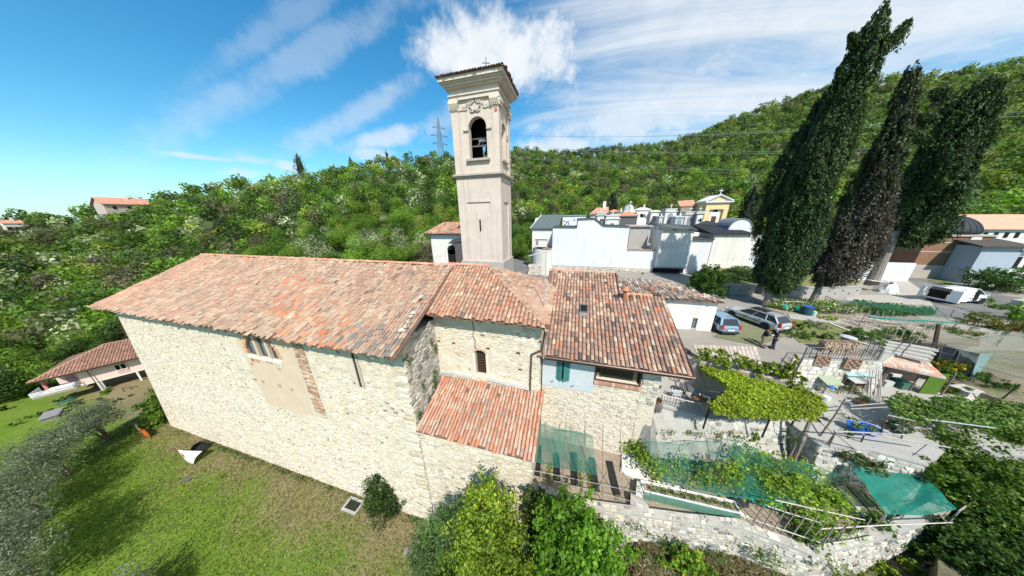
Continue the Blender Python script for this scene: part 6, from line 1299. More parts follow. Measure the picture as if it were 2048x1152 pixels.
 # garden below it
 sheet('house_garden',[(W(-4,-9,0).x,W(-4,-9,0).y),tuple(W(16,-9,0))[:2],tuple(W(17,4,0))[:2],tuple(W(-4,4,0))[:2]],zg+.06,mat('garden_lawn',(.15,.16,.06),rough=1,n1=(.5,.3),n2=(4,.3),dark=[(.5,.52,.6,(.34,.30,.23),.9),(.9,.56,.62,(.09,.11,.04),.8)]),.4)
 sheet('driveway',[tuple(W(3.2,-1.2,0))[:2],tuple(W(7.5,-4.2,0))[:2],tuple(W(9.0,.5,0))[:2],tuple(W(3.2,2.5,0))[:2]],zg+.09,M_CONC,.2)
 sheet('garden_steps',[tuple(W(.8,-6.0,0))[:2],tuple(W(1.9,-5.8,0))[:2],tuple(W(3.6,-1,0))[:2],tuple(W(2.4,-1,0))[:2]],zg+.10,M_GRAVEL,.2)
 shrub('garden_shrub','round green shrub below the white post of the pink house','bush',W(3.7,-.9,zg),[tuple(W(3.7,-.9,zg+.6)) + (.6,.6,.7),tuple(W(3.5,-1.3,zg+.4)) + (.5,.5,.5)],900,.3,BG,.05)
 shrub('garden_shrub','dark hedge running along the pink house lawn','hedge',W(.2,-2.6,zg),[tuple(W(a,-2.6-.2*a,zg+.4)) + (.65,.6,.6) for a in (-1.2,-.3,.6,1.5)],1400,.32,DG,.05)
 t = thing('green_parasol','folded dark green awning panel standing in the pink house garden','awning',W(.5,-1.6,zg)); m = MB(); m.obox(W(.5,-1.6,zg+1.3),u*.7,n*.4,(0,0,.04),(.03,.11,.09)); obj('panel',m,M_PAINT,t); m = MB(); [m.tube([W(.5+s*.6,-1.6,zg),W(.5+s*.6,-1.6,zg+1.3)],.04,5,(.3,.3,.3)) for s in (-1,1)]; obj('leg',m,M_METAL,t)
 t = thing('garden_shed','small grey roofed wooden shed among the olives below the pink house','shed',W(.6,-5.2,zg)); m = MB(); m.obox(W(.6,-5.2,zg+.6),u*.65,n*.7,(0,0,.6),(.20,.20,.19)); obj('wall',m,M_WOOD,t); m = MB(); m.obox(W(.6,-5.2,zg+1.3),u*.8,n*.85 + Vector((0,0,.18)),(0,0,.05),(.20,.195,.19)); obj('roof',m,M_PAINT,t)
 t = thing('swing_frame','dark metal frame standing on the concrete drive of the pink house','garden frame',W(6.6,-2.6,zg)); m = MB(); m.tube([W(5.8,-2.6,zg+1.2),W(7,-2.5,zg+.8),W(7.3,-2.2,zg)],.05,5); m.tube([W(5.8,-2.6,zg+1.2),W(5.9,-3,zg)],.05,5); m.tube([W(6.5,-2.55,zg+1),W(6.7,-3,zg)],.05,5); obj('bars',m,M_IRON,t)
build_pink_house()
def far_house(name,label,px0,px1,pye,pyr,Y,pyb,wallc,roofc):
 cut = fx if Y < 0 else fy; a,b = cut(px0,pye,Y),cut(px1,pye,Y); zt = cut((px0+px1)/2,pyr,Y+(-3 if Y < 0 else 3)).z; zb = cut((px0+px1)/2,pyb,Y).z
 if zb > a.z - 2: zb = a.z - 6
 u = (b - a); u.z = 0; W = u.length; u.normalize(); n = Vector((-u.y,u.x,0)); D = min(9,W*.7); root = thing(name,label,'house',(a + b)/2 + Vector((0,0,zb - a.z)))
 ze = (a.z + b.z)/2; q = lambda s,t,z: Vector((a.x,a.y,0)) + u*s + n*t + Vector((0,0,z)); zr = max(zt,ze + .18*D)
 m = MB(); m.obox(q(W/2,D/2,(ze+zb)/2),u*W/2,n*D/2,(0,0,(ze-zb)/2)); m.prism([q(.0,.002,ze),q(0,D,ze),q(0,D/2,zr-.15)][::-1],u*W); obj('wall',m,wallc,root)
 m = MB(); o = .12*W
 for s in (q(-o*.4,-o*.4,ze-.1),q(W+o*.4,-o*.4,ze-.1),q(W+o*.4,D/2,zr),q(-o*.4,D/2,zr)),(q(W+o*.4,D+o*.4,ze-.1),q(-o*.4,D+o*.4,ze-.1),q(-o*.4,D/2,zr),q(W+o*.4,D/2,zr)): slab(m,s,.25)
 obj('roof',m,roofc,root); m = MB()
 for k in range(3): c = q(W*(.2 + .3*k),-.03,zb + (ze-zb)*.62); m.obox(c,u*.5,n*.04,(0,0,.7))
 obj('window',m,M_DARK,root); m = MB(); c = q(W*.62,D*.4,zr); m.obox(c,u*.3,n*.3,(0,0,1.0)); obj('chimney',m,M_OFFW,root)
far_house('hill_house','house with salmon tile roof among trees on the ridge at the left',205,300,408,396,-170,428,mat('far_beige',(.50,.43,.36)),mat('salmon_roof',(.50,.24,.16),n1=(.6,.15)))
far_house('hill_house','low house roof just showing over the trees at the far left edge',4,46,446,440,-190,452,M_OFFW,MATS['far_tile_roof'])
far_house('hill_house','small white house with grey roof on the skyline beside the pylon',832,856,322,314,178,334,M_WHITE,mat('far_grey_roof',(.26,.25,.24)))
def build_pylon():
 b = fy(884,325,185); t = fy(872,232,185); H = 36.0; root = thing('power_pylon','tall steel lattice electricity pylon on the skyline left of the bell tower','pylon',b - Vector((0,0,6)))
 zt = t.z - b.z + 6; px = Vector((.75,.66,0)); py = Vector((-.66,.75,0)); g = (.30,.32,.35); r = .16
 def c(i,j,z): w = 2.6*(1 - z/zt)**.9 + .35; return px*i*w + py*j*w + Vector((0,0,z))
 m = MB()
 for i in (-1,1):
  for j in (-1,1): m.tube([c(i,j,z) for z in np.linspace(0,zt,8)],r,4,g)
 lv = [0]
 while lv[-1] < zt - 2: lv.append(lv[-1] + max(1.3,3.6*(1 - lv[-1]/zt)))
 for z0,z1 in zip(lv[:-1],lv[1:]):
  for (a,bq) in (((-1,-1),(1,-1)),((1,-1),(1,1)),((1,1),(-1,1)),((-1,1),(-1,-1))):
   m.tube([c(*a,z0),c(*bq,z1)],r*.6,4,g); m.tube([c(*bq,z0),c(*a,z1)],r*.6,4,g)
 obj('lattice_mast',m,M_METAL,root,world=False)
 arms = []
 for z,w in ((zt*.50,6.2),(zt*.645,7.2),(zt*.79,5.6)):
  for s in (-1,1):
   m = MB(); tip = px*s*w + Vector((0,0,z-.2)); m.tube([c(s,-1,z),tip],r*.8,4,g); m.tube([c(s,1,z),tip],r*.8,4,g); m.tube([c(s,0,z+1.6),tip],r*.8,4,g); m.tube([tip,tip - Vector((0,0,1.5))],.12,5,(.2,.22,.24)); obj('cross_arm',m,M_METAL,root,world=False); arms.append(tip + b - Vector((0,0,7.5)))
 return arms
arms = build_pylon()
ends = [(2600,350),(2600,330),(2600,265),(2600,248),(2600,180),(2600,165)]
for k,(a,e) in enumerate(zip(arms,ends)):
 q = fy(e[0],e[1],150); m = MB(); n = 40; pts = []
 for i in range(n+1): t = i/n; p = Vector(a).lerp(q,t); p.z -= 10*4*t*(1-t)*.9; pts.append(p)
 m.tube(pts,[.05 + .02*i/n for i in range(n+1)],4,(.55,.56,.57)); o = obj('power_line',m,M_METAL); tag(o,'power cable strung from the pylon across the hill, ' + ['lowest of the six, left arm','lowest of the six, right arm','third from the bottom','fourth from the bottom','second from the top','topmost of the six'][k],'cable',group='power cables crossing the hillside')
# garden and terrace walls
def stone_wall(name,label,pts,ztop,zbot,thick,pal,batter=0.0,cap=.12,n_ind=60,course=(.16,.30),length=(.2,.5),dens=.88,mort=None,capmat=None,side=-1,capover=.05,topstones=False):
 """a rubble wall along a line of plan points; its outer face looks to the right of the walking direction"""
 c = Vector(pts[len(pts)//2]).to_3d() if len(pts[0]) == 2 else Vector(pts[0]); root = thing(name,label,'wall',(c[0],c[1],zbot))
 m = MB(); faces = []
 Q = [Vector((p[0],p[1],0)) for p in pts]; NN = []
 for (p,q) in zip(Q[:-1],Q[1:]): u = (q-p).normalized(); NN.append(Vector((u.y,-u.x,0)))
 VN = [NN[0]] + [(a+b)/max(.5,(a+b).length_squared/2) for a,b in zip(NN[:-1],NN[1:])] + [NN[-1]]
 for i,(p,q) in enumerate(zip(Q[:-1],Q[1:])):
  u = (q-p).normalized(); n = NN[i]; na,nb = VN[i],VN[i+1]; a,b = p,q
  z0,z1 = Vector((0,0,zbot)),Vector((0,0,ztop))
  vs = [a + na*batter + z0,b + nb*batter + z0,b + z1,a + z1,a - na*thick + z0,b - nb*thick + z0,b - nb*thick + z1,a - na*thick + z1]
  m.add(vs,[(0,1,2,3),(5,4,7,6),(3,2,6,7),(1,5,6,2),(4,0,3,7),(4,5,1,0)]); faces.append((p,q,u,n))
 body = obj('wall_body',m,mort or M_GREYMORTAR,root); tot = sum((q-p).length for p,q,_,_ in faces)
 for (p,q,u,n) in faces:
  H = ztop - zbot; v = (Vector((0,0,H)) - n*batter); Lv = v.length; v = v/Lv; nn = u.cross(v)
  masonry(body,p + n*batter + Vector((0,0,zbot)),u,v,nn,(q-p).length,Lv - .03,pal,None,course=course,length=length,n_ind=int(n_ind*(q-p).length/tot),dens=dens)
 if cap:
  m = MB()
  for i,(p,q,u,n) in enumerate(faces):
   na,nb = VN[i],VN[i+1]; w = Vector((0,0,ztop + .002)); j = lambda: Vector((0,0,ru(-.03,.02))); m.prism([p + na*capover + w,q + nb*capover + w,q - nb*(thick+.02) + w,p - na*(thick+.02) + w],(0,0,cap))
  obj('cap',m,capmat or M_CONC,root)
 if topstones:
  for (p,q,u,n) in faces: masonry(body,p + n*.03 + Vector((0,0,ztop + cap)),u,-n,Z_,(q-p).length,thick + .04,pal,None,course=(.12,.2),length=(.2,.5),depth=(.02,.05),dens=.75)
 return root
LINE1 = [(40.86,.12),(44.1,.0),(45.9,.25),(48.8,.62),(51.4,1.05),(53.9,.72),(57.5,2.25)]
stone_wall('garden_wall','long curved rubble retaining wall with pale cap below the netted garden',LINE1,6.62,2.6,.34,RUBBLE_GREY + [(1.5,(.50,.43,.32)),(1.2,(.56,.49,.39))],batter=.30,cap=.09,topstones=True,n_ind=200,course=(.13,.27),length=(.18,.5),dens=.80,capmat=mat('rough_cap',(.40,.375,.325),rough=.95,n1=(1.5,.15),n2=(10,.15),bump=(10,.7)))
stone_wall('garden_wall','end of the garden wall turning uphill past the right hand net',[(57.5,2.25),(60.0,3.4),(62.4,4.7),(63.4,6.1)],6.55,3.2,.4,RUBBLE_GREY,batter=.2,cap=.12,n_ind=40)
stone_wall('terrace_wall','grey rubble wall with concrete edge under the vine pergola terrace',[(47.7,6.5),(48.9,6.15),(51.7,5.75),(54.4,6.4),(56.6,6.9)],8.66,6.2,.4,RUBBLE_GREY,batter=.95,cap=.16,n_ind=80,dens=.7,capmat=M_CONC)
stone_wall('terrace_wall','low rubble wall below the patio with the blue tubs',[(57.0,5.3),(59.4,5.6),(61.3,5.25),(63.2,6.5)],8.62,6.2,.4,RUBBLE_GREY + [(2,(.66,.64,.58))],batter=.3,cap=.12,n_ind=50,dens=.85)
stone_wall('terrace_wall','shaded short return wall at the recess beside the pergola trunk',[(56.6,6.9),(57.0,5.3)],8.6,6.2,.3,RUBBLE_GREY,batter=.1,cap=.1,n_ind=20)
FIELD = [(3,(.60,.575,.51)),(2.5,(.68,.655,.60)),(1.5,(.50,.47,.41)),(1,(.42,.36,.27)),(.5,(.30,.28,.26))]
fw = stone_wall('field_stone_wall','wall of large pale rounded field stones with brick lattice openings below the car terrace',[(59.3,10.75),(61.0,11.1),(64.5,11.75),(66.4,13.0)],11.18,8.6,.5,FIELD,batter=.12,cap=.06,n_ind=120,course=(.24,.38),length=(.30,.5),dens=.93)
for (px,py) in ((1641,719),(1701,725)):
 c = fy(px,py,11.02 if px < 1670 else 11.28); m = MB(); m.box((c.x-.36,c.y-.16,c.z-.40),(c.x+.36,c.y-.06,c.z+.40),(.15,.09,.06)); f = obj('lattice_window',m,M_STONE,fw)
 m = MB();
 for a,b in (((-.42,-.44),(.42,-.35)),((-.42,.35),(.42,.44)),((-.42,-.35),(-.33,.35)),((.33,-.35),(.42,.35))): m.box((c.x+a[0],c.y-.20,c.z+a[1]),(c.x+b[0],c.y-.05,c.z+b[1]),(.30,.19,.13))
 for i in range(4):
  for j in range(4):
   if (i+j) % 2: m.obox((c.x-.26+i*.17,c.y-.18,c.z-.26+j*.17),(.05,0,.05),(0,.03,0),(-.035,0,.035),(.40,.28,.21))
 obj('brick_lattice',m,M_STONE,f)
stone_wall('yard_edge_wall','plastered edge of the car terrace half hidden by the trailing hedge',[(49.6,10.0),(51.95,8.72),(56.6,7.5),(59.3,10.72)],11.16,8.6,.35,RUBBLE_GREY,cap=.10,n_ind=20,dens=.5,capmat=mat('pink_cap',(.56,.44,.38),rough=.9,n1=(2,.1)))
stone_wall('yard_edge_wall','low retaining edge of the vegetable terrace above the sheds',[(66.4,13.05),(69.9,17.4),(80,20.2)],11.1,8.6,.4,RUBBLE_GREY,cap=.1,n_ind=20,dens=.6)
stone_wall('dry_stone_wall','dark dry stone wall beside the road behind the bush at the right edge',[(88.5,26.6),(92.5,28.3),(97.5,31.0)],12.3,11.1,.5,RUBBLE_GREY,cap=0,n_ind=30)
# sloping mortar apron and stairs beside the house corner
m = MB(); m.add([(48.2,4.1,6.3),(51.0,3.3,6.3),(51.8,4.7,6.3),(50.9,5.9,8.4),(48.9,6.1,8.6),(48.0,5.8,8.3)],[(0,1,2,3),(0,3,4,5)]); o = obj('mortar_apron',m,mat('apron_mortar',(.36,.345,.31),rough=.95,n1=(1.2,.14),n2=(8,.16),bump=(8,.8))); tag(o,'sloping mortared stone apron descending from the terrace to the garden','ramp')
# concrete planter wall along the road with planted strip behind
PW = [(60.3,26.28),(62.0,26.35),(66.0,26.6),(71.9,26.9),(77.5,28.4)]
pw = stone_wall('road_wall','long grey concrete retaining wall with two rows of weep holes',PW,12.55,11.1,.4,RUBBLE_GREY,cap=.08,n_ind=0,dens=0.0,mort=M_CONC)
m = MB()
for k in range(20):
 s = .4 + k*.87; acc = 0
 for (p,q) in zip(PW[:-1],PW[1:]):
  d = hypot(q[0]-p[0],q[1]-p[1])
  if acc + d > s: t = (s-acc)/d; x,y = p[0]+(q[0]-p[0])*t,p[1]+(q[1]-p[1])*t; m.box((x-.055,y-.06,11.75+.36*(k % 2)),(x+.055,y+.05,11.86+.36*(k % 2))); break
  acc += d
obj('weep_hole',m,M_DARK,pw)
sheet('planted_strip',[(60.4,26.6),(66,26.95),(71.9,27.2),(77.4,28.8),(80.5,32.5),(86,38.4),(64.8,37.9)],12.5,M_TURF,1.3)
sheet('hedge_bed',px_poly([(1528,612),(1530,622),(1640,636),(1720,640),(1740,628),(1660,617)],YARD),YARD + .05,M_SOIL,.2)
sheet('small_lawn',px_poly([(1572,640),(1600,632),(1660,642),(1730,668),(1700,690),(1600,686),(1578,668)],YARD),YARD + .04,M_TURF,.2)
sheet('vegetable_bed',px_poly([(1650,640),(1700,632),(1850,655),(1960,660),(1960,690),(1840,682),(1740,672)],YARD),YARD + .045,M_SOIL,.2)
sheet('bed_path',px_poly([(1575,628),(1580,638),(1680,648),(1690,640)],YARD),YARD + .06,M_CONC,.2)
# foliage by area
def area_leaves(name,label,cat,poly,z,thick,n,size,pal,mat_=None,base=None,aspect=.7,bump=.25,kind=None,upb=0,bias=.9,trunk=True):
 """leaves spread through a layer over a plan polygon"""
 P2 = np.array([(p[0],p[1]) for p in poly]); lo,hi = P2.min(0),P2.max(0); out = []
 def inside(q):
  x,y = q[:,0],q[:,1]; r = np.zeros(len(q),bool); j = len(P2)-1
  for i in range(len(P2)):
   c = ((P2[i,1] > y) != (P2[j,1] > y)) & (x < (P2[j,0]-P2[i,0])*(y-P2[i,1])/(P2[j,1]-P2[i,1]+1e-9) + P2[i,0]); r ^= c; j = i
  return r
 got = 0
 while got < n:
  q = lo + RNG.random((n*2,2))*(hi-lo); q = q[inside(q)]; out.append(q); got += len(q)
 q = np.concatenate(out)[:n]; zz = z(q[:,0],q[:,1]) if callable(z) else np.full(n,z)
 lump = bump*(np.sin(q[:,0]*2.3 + 1)*np.sin(q[:,1]*2.9) + .6*np.sin(q[:,0]*5.1 + q[:,1]*4.3))
 P_ = np.stack([q[:,0],q[:,1],zz + lump*.5 + thick*(RNG.random(n)**.6 - .6)],1) + RNG.normal(size=(n,3))*.04
 k = RNG.integers(0,max(10,n//40),n); c = pick(pal,n,.13)*(1 + .10*RNG.normal(size=(max(10,n//40),1)))[k]; b = Vector(base) if base else Vector((q[:,0].mean(),q[:,1].mean(),float(zz.mean())))
 me = leaf_mesh('foliage',P_ - np.array(b),size*(.6 + .8*RNG.random(n)),np.clip(c,.01,.8),mat_ or M_LEAF,out=np.tile([.1,-.35,.9],(n,1)),bias=bias,aspect=aspect)
 if kind: o = bpy.data.objects.new(name,me); COL.objects.link(o); o.location = b; tag(o,label,cat,kind=kind); return o
 root = thing(name,label,cat,b); o = bpy.data.objects.new('foliage',me); COL.objects.link(o); o.parent = root; return root
PERG = [gz(x,y,10.9) for x,y in ((1394,726),(1440,738),(1590,772),(1640,796),(1656,812),(1628,838),(1560,834),(1430,826),(1418,804),(1446,792),(1456,776),(1420,748))]
VINE = [(3,(.28,.35,.025)),(2.2,(.34,.40,.04)),(1,(.20,.28,.022)),(.4,(.11,.18,.02))]
pg = area_leaves('vine_pergola','dense yellow green vine canopy roofing the terrace below the parked cars','pergola',PERG,10.85,.35,26000,.125,VINE,bump=.22)
m = MB();
for p in ((51.2,5.2),(54.4,5.4),(56.6,6.6),(52.4,8.6),(56.4,7.3)): m.tube([(p[0],p[1],8.6 if p[0] < 57 and p[1] > 5.5 else 8.4),(p[0],p[1],10.9)],.05,6)
for a,b in (((50.9,4.3),(56.6,5.2)),((51.2,6.0),(57.2,6.2)),((52,9),(51,4.2)),((56.8,7.6),(56.0,4.8)),((54.3,8.2),(53.6,4.6))): m.tube([(a[0],a[1],10.72),(b[0],b[1],10.72)],.045,6)
obj('frame',m,M_IRON,pg)
a = gz(1583,932,6.4); m = MB(); m.tube([(a.x,a.y,6.2),(a.x+.05,a.y+.1,7.4),(a.x-.05,a.y+.05,8.6),(a.x+.1,a.y+.3,9.8),(a.x-.1,a.y+.6,10.8)],[.14,.10,.11,.08,.05],8); m.tube([(a.x-.1,a.y+.2,6.2),(a.x-.12,a.y+.15,8.2),(a.x+.2,a.y+.3,10.6)],[.07,.06,.04],6); obj('trunk',m,MATS['grey_bark'],pg)
# trailing hedge along the yard railing
def edge_hedge(label,a,b,n,r,z0,z1,pal,drop=0):
 a,b = Vector(a),Vector(b); K = 14; bl = [tuple(a.lerp(b,(k+.5)/K) + Vector((ru(-.1,.1),ru(-.1,.1),0))) for k in range(K)]
 bl = [(x,y,ru(z0,z1),r*ru(.7,1.2),r*ru(.6,1),(z1-z0)*ru(.35,.7)) for x,y,z in bl]
 return shrub('trailing_hedge',label,'hedge',tuple(a.lerp(b,.5)),bl,n,.13,pal,.02,aspect=.6)
HG = [(3,(.24,.31,.03)),(2,(.17,.24,.025)),(1,(.29,.35,.06)),(.8,(.07,.11,.02))]
edge_hedge('loose trailing green hedge growing through the yard railing above the pergola',(51.7,8.75,11.2),(56.8,7.5,11.2),8000,.44,11.35,12.15,HG)
edge_hedge('thin climbing plant on the railing to the right of the two men',(57.0,8.3,11.2),(59.0,10.6,11.2),900,.24,11.3,12.0,HG)
def railing(label,pts,h,nb,g=(.10,.10,.10),r=.014,posts=True,name='iron_railing'):
 root = thing(name,label,'railing',pts[0]);
 for (p,q) in zip(pts[:-1],pts[1:]):
  p,q = Vector(p),Vector(q); n = max(2,int((q-p).length*nb)); up = Vector((0,0,h))
  m = MB(); m.tube([p+up,q+up],.026,5,g); m.tube([p+up*.1,q+up*.1],.02,5,g); obj('rail',m,M_METAL,root)
  for k in range(0,n+1): t = k/n; c = p.lerp(q,t); big = posts and (k % max(1,n//3) == 0); m = MB(); m.tube([c,c+up*(1.02 if big else .98)],.032 if big else r,4,g); obj('post' if big else 'baluster',m,M_METAL,root)
 return root
railing('black iron railing at the car terrace edge behind the trailing hedge',[(51.9,8.75,11.26),(56.55,7.6,11.26),(59.35,10.7,11.26)],.95,3.4)
railing('grey iron railing above the field stone wall in front of the log pile',[(59.4,10.8,11.24),(61,11.1,11.24),(64.4,11.72,11.24)],.95,5.5,(.22,.22,.22))
railing('sloping iron handrail at the right end of the log pile',[(64.4,11.8,11.24),(64.9,13.2,11.24)],1.0,5,(.22,.22,.22))
railing('black railing of the small landing beside the white annexe wall',[(50.6,10.0,11.2),(50.3,12.2,11.2),(51.6,13.2,11.2)],1.0,6)
railing('short grey railing on the terrace edge by the garden chairs',[(49.0,6.25,8.75),(51.7,5.9,8.75)],.9,6,(.35,.35,.35))
railing('wooden railing with square posts along the road in front of the white van',[gz(1868,628,YARD),gz(1935,636,YARD),gz(2005,645,YARD)],.75,.6,(.30,.29,.27),.05)
# plants on the right hand terraces
def bush(label,px,py,z,r,h,n,pal,size=.16,name='garden_bush',cat='bush',asp=.55,up=0):
 p = gz(px,py,z); bl = [(p.x,p.y,z + h*.5,r,r,h*.5),(p.x + r*.35,p.y - r*.2,z + h*.4,r*.7,r*.7,h*.4),(p.x - r*.4,p.y + r*.1,z + h*.45,r*.65,r*.65,h*.42)]
 return shrub(name,label,cat,(p.x,p.y,z),bl,n,size,pal,.03,aspect=asp)
GR = [(3,(.075,.15,.022)),(2,(.10,.185,.03)),(1,(.045,.09,.018))]
BLG = [(3,(.09,.15,.08)),(2,(.12,.18,.11)),(1,(.05,.09,.05))]
YEL = [(3,(.50,.38,.03)),(2,(.38,.32,.04)),(1,(.14,.17,.03))]
bush('small round green bush on the lawn right of the silver car',1597,660,YARD,.55,1.1,900,GR,.12)
bush('low dark spreading shrub behind the silver car',1592,672,YARD,.9,.5,900,DG + GR,.12)
bush('purple grey lavender clump on the lawn',1632,655,YARD,.8,.5,900,[(2,(.13,.11,.22)),(3,(.10,.13,.07))],.10,asp=.3)
bush('yellow green ground plants at the end of the vegetable rows',1660,640,YARD,.8,.3,600,YG,.12)
bush('yellow green leafy plants in the middle of the vegetable rows',1800,664,YARD,.9,.35,500,YG + GR,.13)
bush('bright green leafy plant with pale blotched leaves behind the railing',1648,679,YARD,.65,.6,900,GR + [(1.5,(.42,.46,.18))],.13)
bush('large rounded green bush behind the log pile',1722,680,YARD,.95,1.1,1800,GR,.13)
bush('blue green spiky bush right of the large rounded one',1772,677,YARD,.8,.8,1000,BLG,.12,asp=.25)
bush('green leafy rows of plants at the lower right of the vegetable bed',1800,672,YARD,1.0,.6,900,GR,.14)
bush('tall green vegetables behind the far end of the net frame',1905,664,YARD,1.3,.6,900,GR,.16,asp=.3)
bush('reddish green bush at the right edge above the net field',1985,655,YARD,1.7,1.2,1800,[(2,(.12,.15,.03)),(1,(.26,.12,.04)),(2,(.08,.12,.025))],.18)
bush('tall bright bush at the right edge beside the reddish one',2035,640,YARD,1.6,1.8,1600,BG,.2)
bush('large green roadside bush behind the white van',1985,580,YARD,2.3,3.0,5200,[(3,(.045,.095,.02)),(2,(.065,.13,.03)),(1,(.10,.17,.05))],.24,name='round_bush')
bush('large dark bush before the black gate left of the tallest cypress',1411,592,YARD,1.9,4.0,6500,[(3,(.055,.12,.018)),(2,(.08,.165,.022)),(1,(.03,.065,.014))],.24,name='round_bush')
bush('yellow flowering bush right of the tile roofed shed',1880,742,9.4,.75,1.2,1200,YEL,.13)
bush('green shrub right of the yellow flowering bush',1905,752,9.4,.8,1.1,1100,GR,.14)
bush('dark green spiky shrub below the turquoise panel',1962,775,8.8,.9,1.0,1200,DG + GR,.16,asp=.3)
bush('low orange flowered plants at the foot of the turf curtain',1892,782,8.8,.8,.5,600,GR + [(.5,(.55,.18,.03))],.14)
bush('small bush on the bare ground at the right edge',2012,785,8.8,.7,.8,700,GR,.16)
bush('low green cushion plant at the right edge',2000,800,8.8,.6,.4,400,GR,.13)
bush('grey green weeds hanging on the terrace wall under the pergola',1500,880,7.2,.5,.9,900,GR + YG,.14)
bush('sprawling weeds with yellow flowers beside the pergola trunk',1545,890,6.5,.7,.8,1100,GR + YG + [(.8,(.45,.36,.05))],.14)
bush('dark leaved low shrub on top of the patio wall',1705,915,8.0,1.0,.7,2200,[(3,(.06,.105,.035)),(2,(.09,.14,.05)),(.3,(.45,.16,.2))],.15)
bush('potted green plant beside the blue tubs',1790,862,8.7,.5,.7,700,BLG,.13)
bush('small flower clump on the patio left of the tubs',1652,840,8.7,.2,.25,160,BLG,.09)
bush('small clump of leaves on the patio below the tubs',1700,868,8.7,.25,.3,180,GR,.10)
# variegated hedge strip, leafy rows
area_leaves('flowering_hedge','low leafy hedge speckled with cream flowers below the cypress trunks','hedge',px_poly([(1532,606),(1532,617),(1590,626),(1640,630),(1715,632),(1732,622),(1660,612)],YARD),YARD + .45,.5,6000,.17,[(3,(.10,.19,.03)),(2,(.07,.14,.02)),(1.7,(.56,.55,.38))],bump=.3)
area_leaves('vegetable_rows','dense green crop growing under the long green net','crop',px_poly([(1690,618),(1705,606),(1860,622),(1868,634),(1760,634)],YARD),YARD + .3,.4,3500,.17,[(3,(.04,.12,.03)),(2,(.06,.16,.04))],bump=.2)
area_leaves('ground_cover','shaded ground cover plants along the top of the road wall','ground cover',px_poly([(1440,548),(1470,535),(1535,545),(1530,566),(1450,563)],12.6),12.9,.5,3000,.22,DG + GR + [(.5,(.4,.42,.22))],bump=.4)
area_leaves('climbing_vine','pale green vine sprawling over the pole frame right of the patio','vine',[gz(x,y,10.2) for x,y in ((1772,800),(1800,790),(1850,796),(1950,800),(2048,812),(2100,830),(2048,850),(1950,845),(1830,838),(1795,826))],10.1,.6,8000,.145,[(3,(.12,.21,.035)),(2,(.17,.26,.06)),(1,(.08,.14,.03)),(1,(.26,.33,.13))],bump=.5)
def scrub():
 pts = [(46.2,-.6),(47.6,-.3),(49.2,.05),(50.4,.3),(48.2,-1.4),(52.0,.2),(54.5,-.2),(56.5,.6)]
 shrub('wall_bush','bright green bush growing against the foot of the garden wall','bush',(48.9,-.1,3.8),[(48.7,-.2,5.4,.55,.4,.8),(49.4,-.1,5.0,.6,.45,.7),(48.4,-.3,4.7,.55,.5,.6),(49.6,-.2,4.5,.6,.5,.5)],3200,.16,BG + YG,.04)
 shrub('wall_bush','small tuft of plants hanging from the garden wall left of the bush','bush',(46.5,-.25,4.4),[(46.5,-.3,5.0,.25,.2,.35),(46.7,-.3,4.8,.25,.2,.25)],500,.13,GR + YG,.03)
 shrub('wall_bush','low weeds at the wall foot near the bottom right of the garden wall','bush',(51.8,-.4,4.0),[(51.8,-.4,4.3,.5,.4,.35),(52.7,-.2,4.3,.4,.4,.35),(50.9,-.5,4.2,.4,.4,.3)],1300,.15,GR,.03)
 n = 16000; x = RNG.uniform(44.5,58,n); y = -RNG.random(n)*4 + .9; z = np.array([ground_h(a,b) for a,b in zip(x,y)])
 c = pick([(2,(.26,.21,.12)),(2,(.19,.15,.085)),(1.4,(.12,.15,.04)),(1,(.33,.29,.19))],n,.2)
 o = bpy.data.objects.new('dry_scrub',leaf_mesh('dry_scrub',np.stack([x,y,z + .12],1),.2 + .25*RNG.random(n),c,M_LEAF,out=np.tile([0,-.2,.4],(n,1)),bias=.4,aspect=.14,updir=(0,0,1),upb=.9)); COL.objects.link(o); tag(o,'dry straw coloured grass and weeds below the garden wall','scrub',kind='stuff')
scrub()
RT = [(3,(.075,.15,.018)),(2,(.11,.20,.022)),(1.4,(.045,.085,.015)),(.8,(.17,.24,.04))]
RT2 = [(3,(.04,.085,.018)),(2,(.06,.115,.02)),(1,(.09,.16,.03))]
def px_tree(label,pp,z,r,base,n,size,pal,name='broadleaf_tree',cat='tree',flat=.8):
 bl = []
 for (x,y) in pp: q = gz(x,y,z + ru(-.5,.5)); k = r*ru(.8,1.2); bl.append((q.x,q.y,q.z - .3,k,k,k*flat))
 b = gz(*pp[len(pp)//2],base); c = [sum(t[i] for t in bl)/len(bl) for i in (0,1)]; shrub(name,label,cat,(c[0],c[1],base),bl,n,size,pal,.14)
px_tree('large dense green tree at the right edge beyond the turquoise net',((1905,890),(1960,880),(2020,890),(1930,930),(1990,930),(2045,930),(2100,920),(1960,975),(2030,980)),8.0,1.35,5.4,27000,.175,RT)
px_tree('dark green tree in the lower right corner',((1985,1035),(2040,1030),(1960,1085),(2020,1090),(2070,1080),(2000,1130),(2060,1140)),6.3,1.15,4.2,19000,.165,RT2)
px_tree('yellow green sapling just right of the corner of the turquoise net',((1940,1015),(1965,1035),(1930,1050)),6.3,.75,4.5,5600,.14,[(3,(.13,.21,.022)),(2,(.18,.24,.03)),(1,(.08,.14,.02))])
px_tree('feathery green bush between the patio corner and the right edge tree',((1850,880),(1880,905),(1905,945)),8.2,.7,5.6,4200,.14,RT)
px_tree('shaded bush below the front corner of the turquoise net',((1850,1080),(1890,1090),(1830,1100),(1870,1120)),5.2,.8,4.0,3600,.17,RT,'wall_bush','bush')
px_tree('leafy green undergrowth along the bottom edge under the wall end',((1690,1120),(1740,1115),(1780,1130),(1650,1140)),4.2,.8,3.2,3800,.16,YG + RT,'wall_bush','bush')
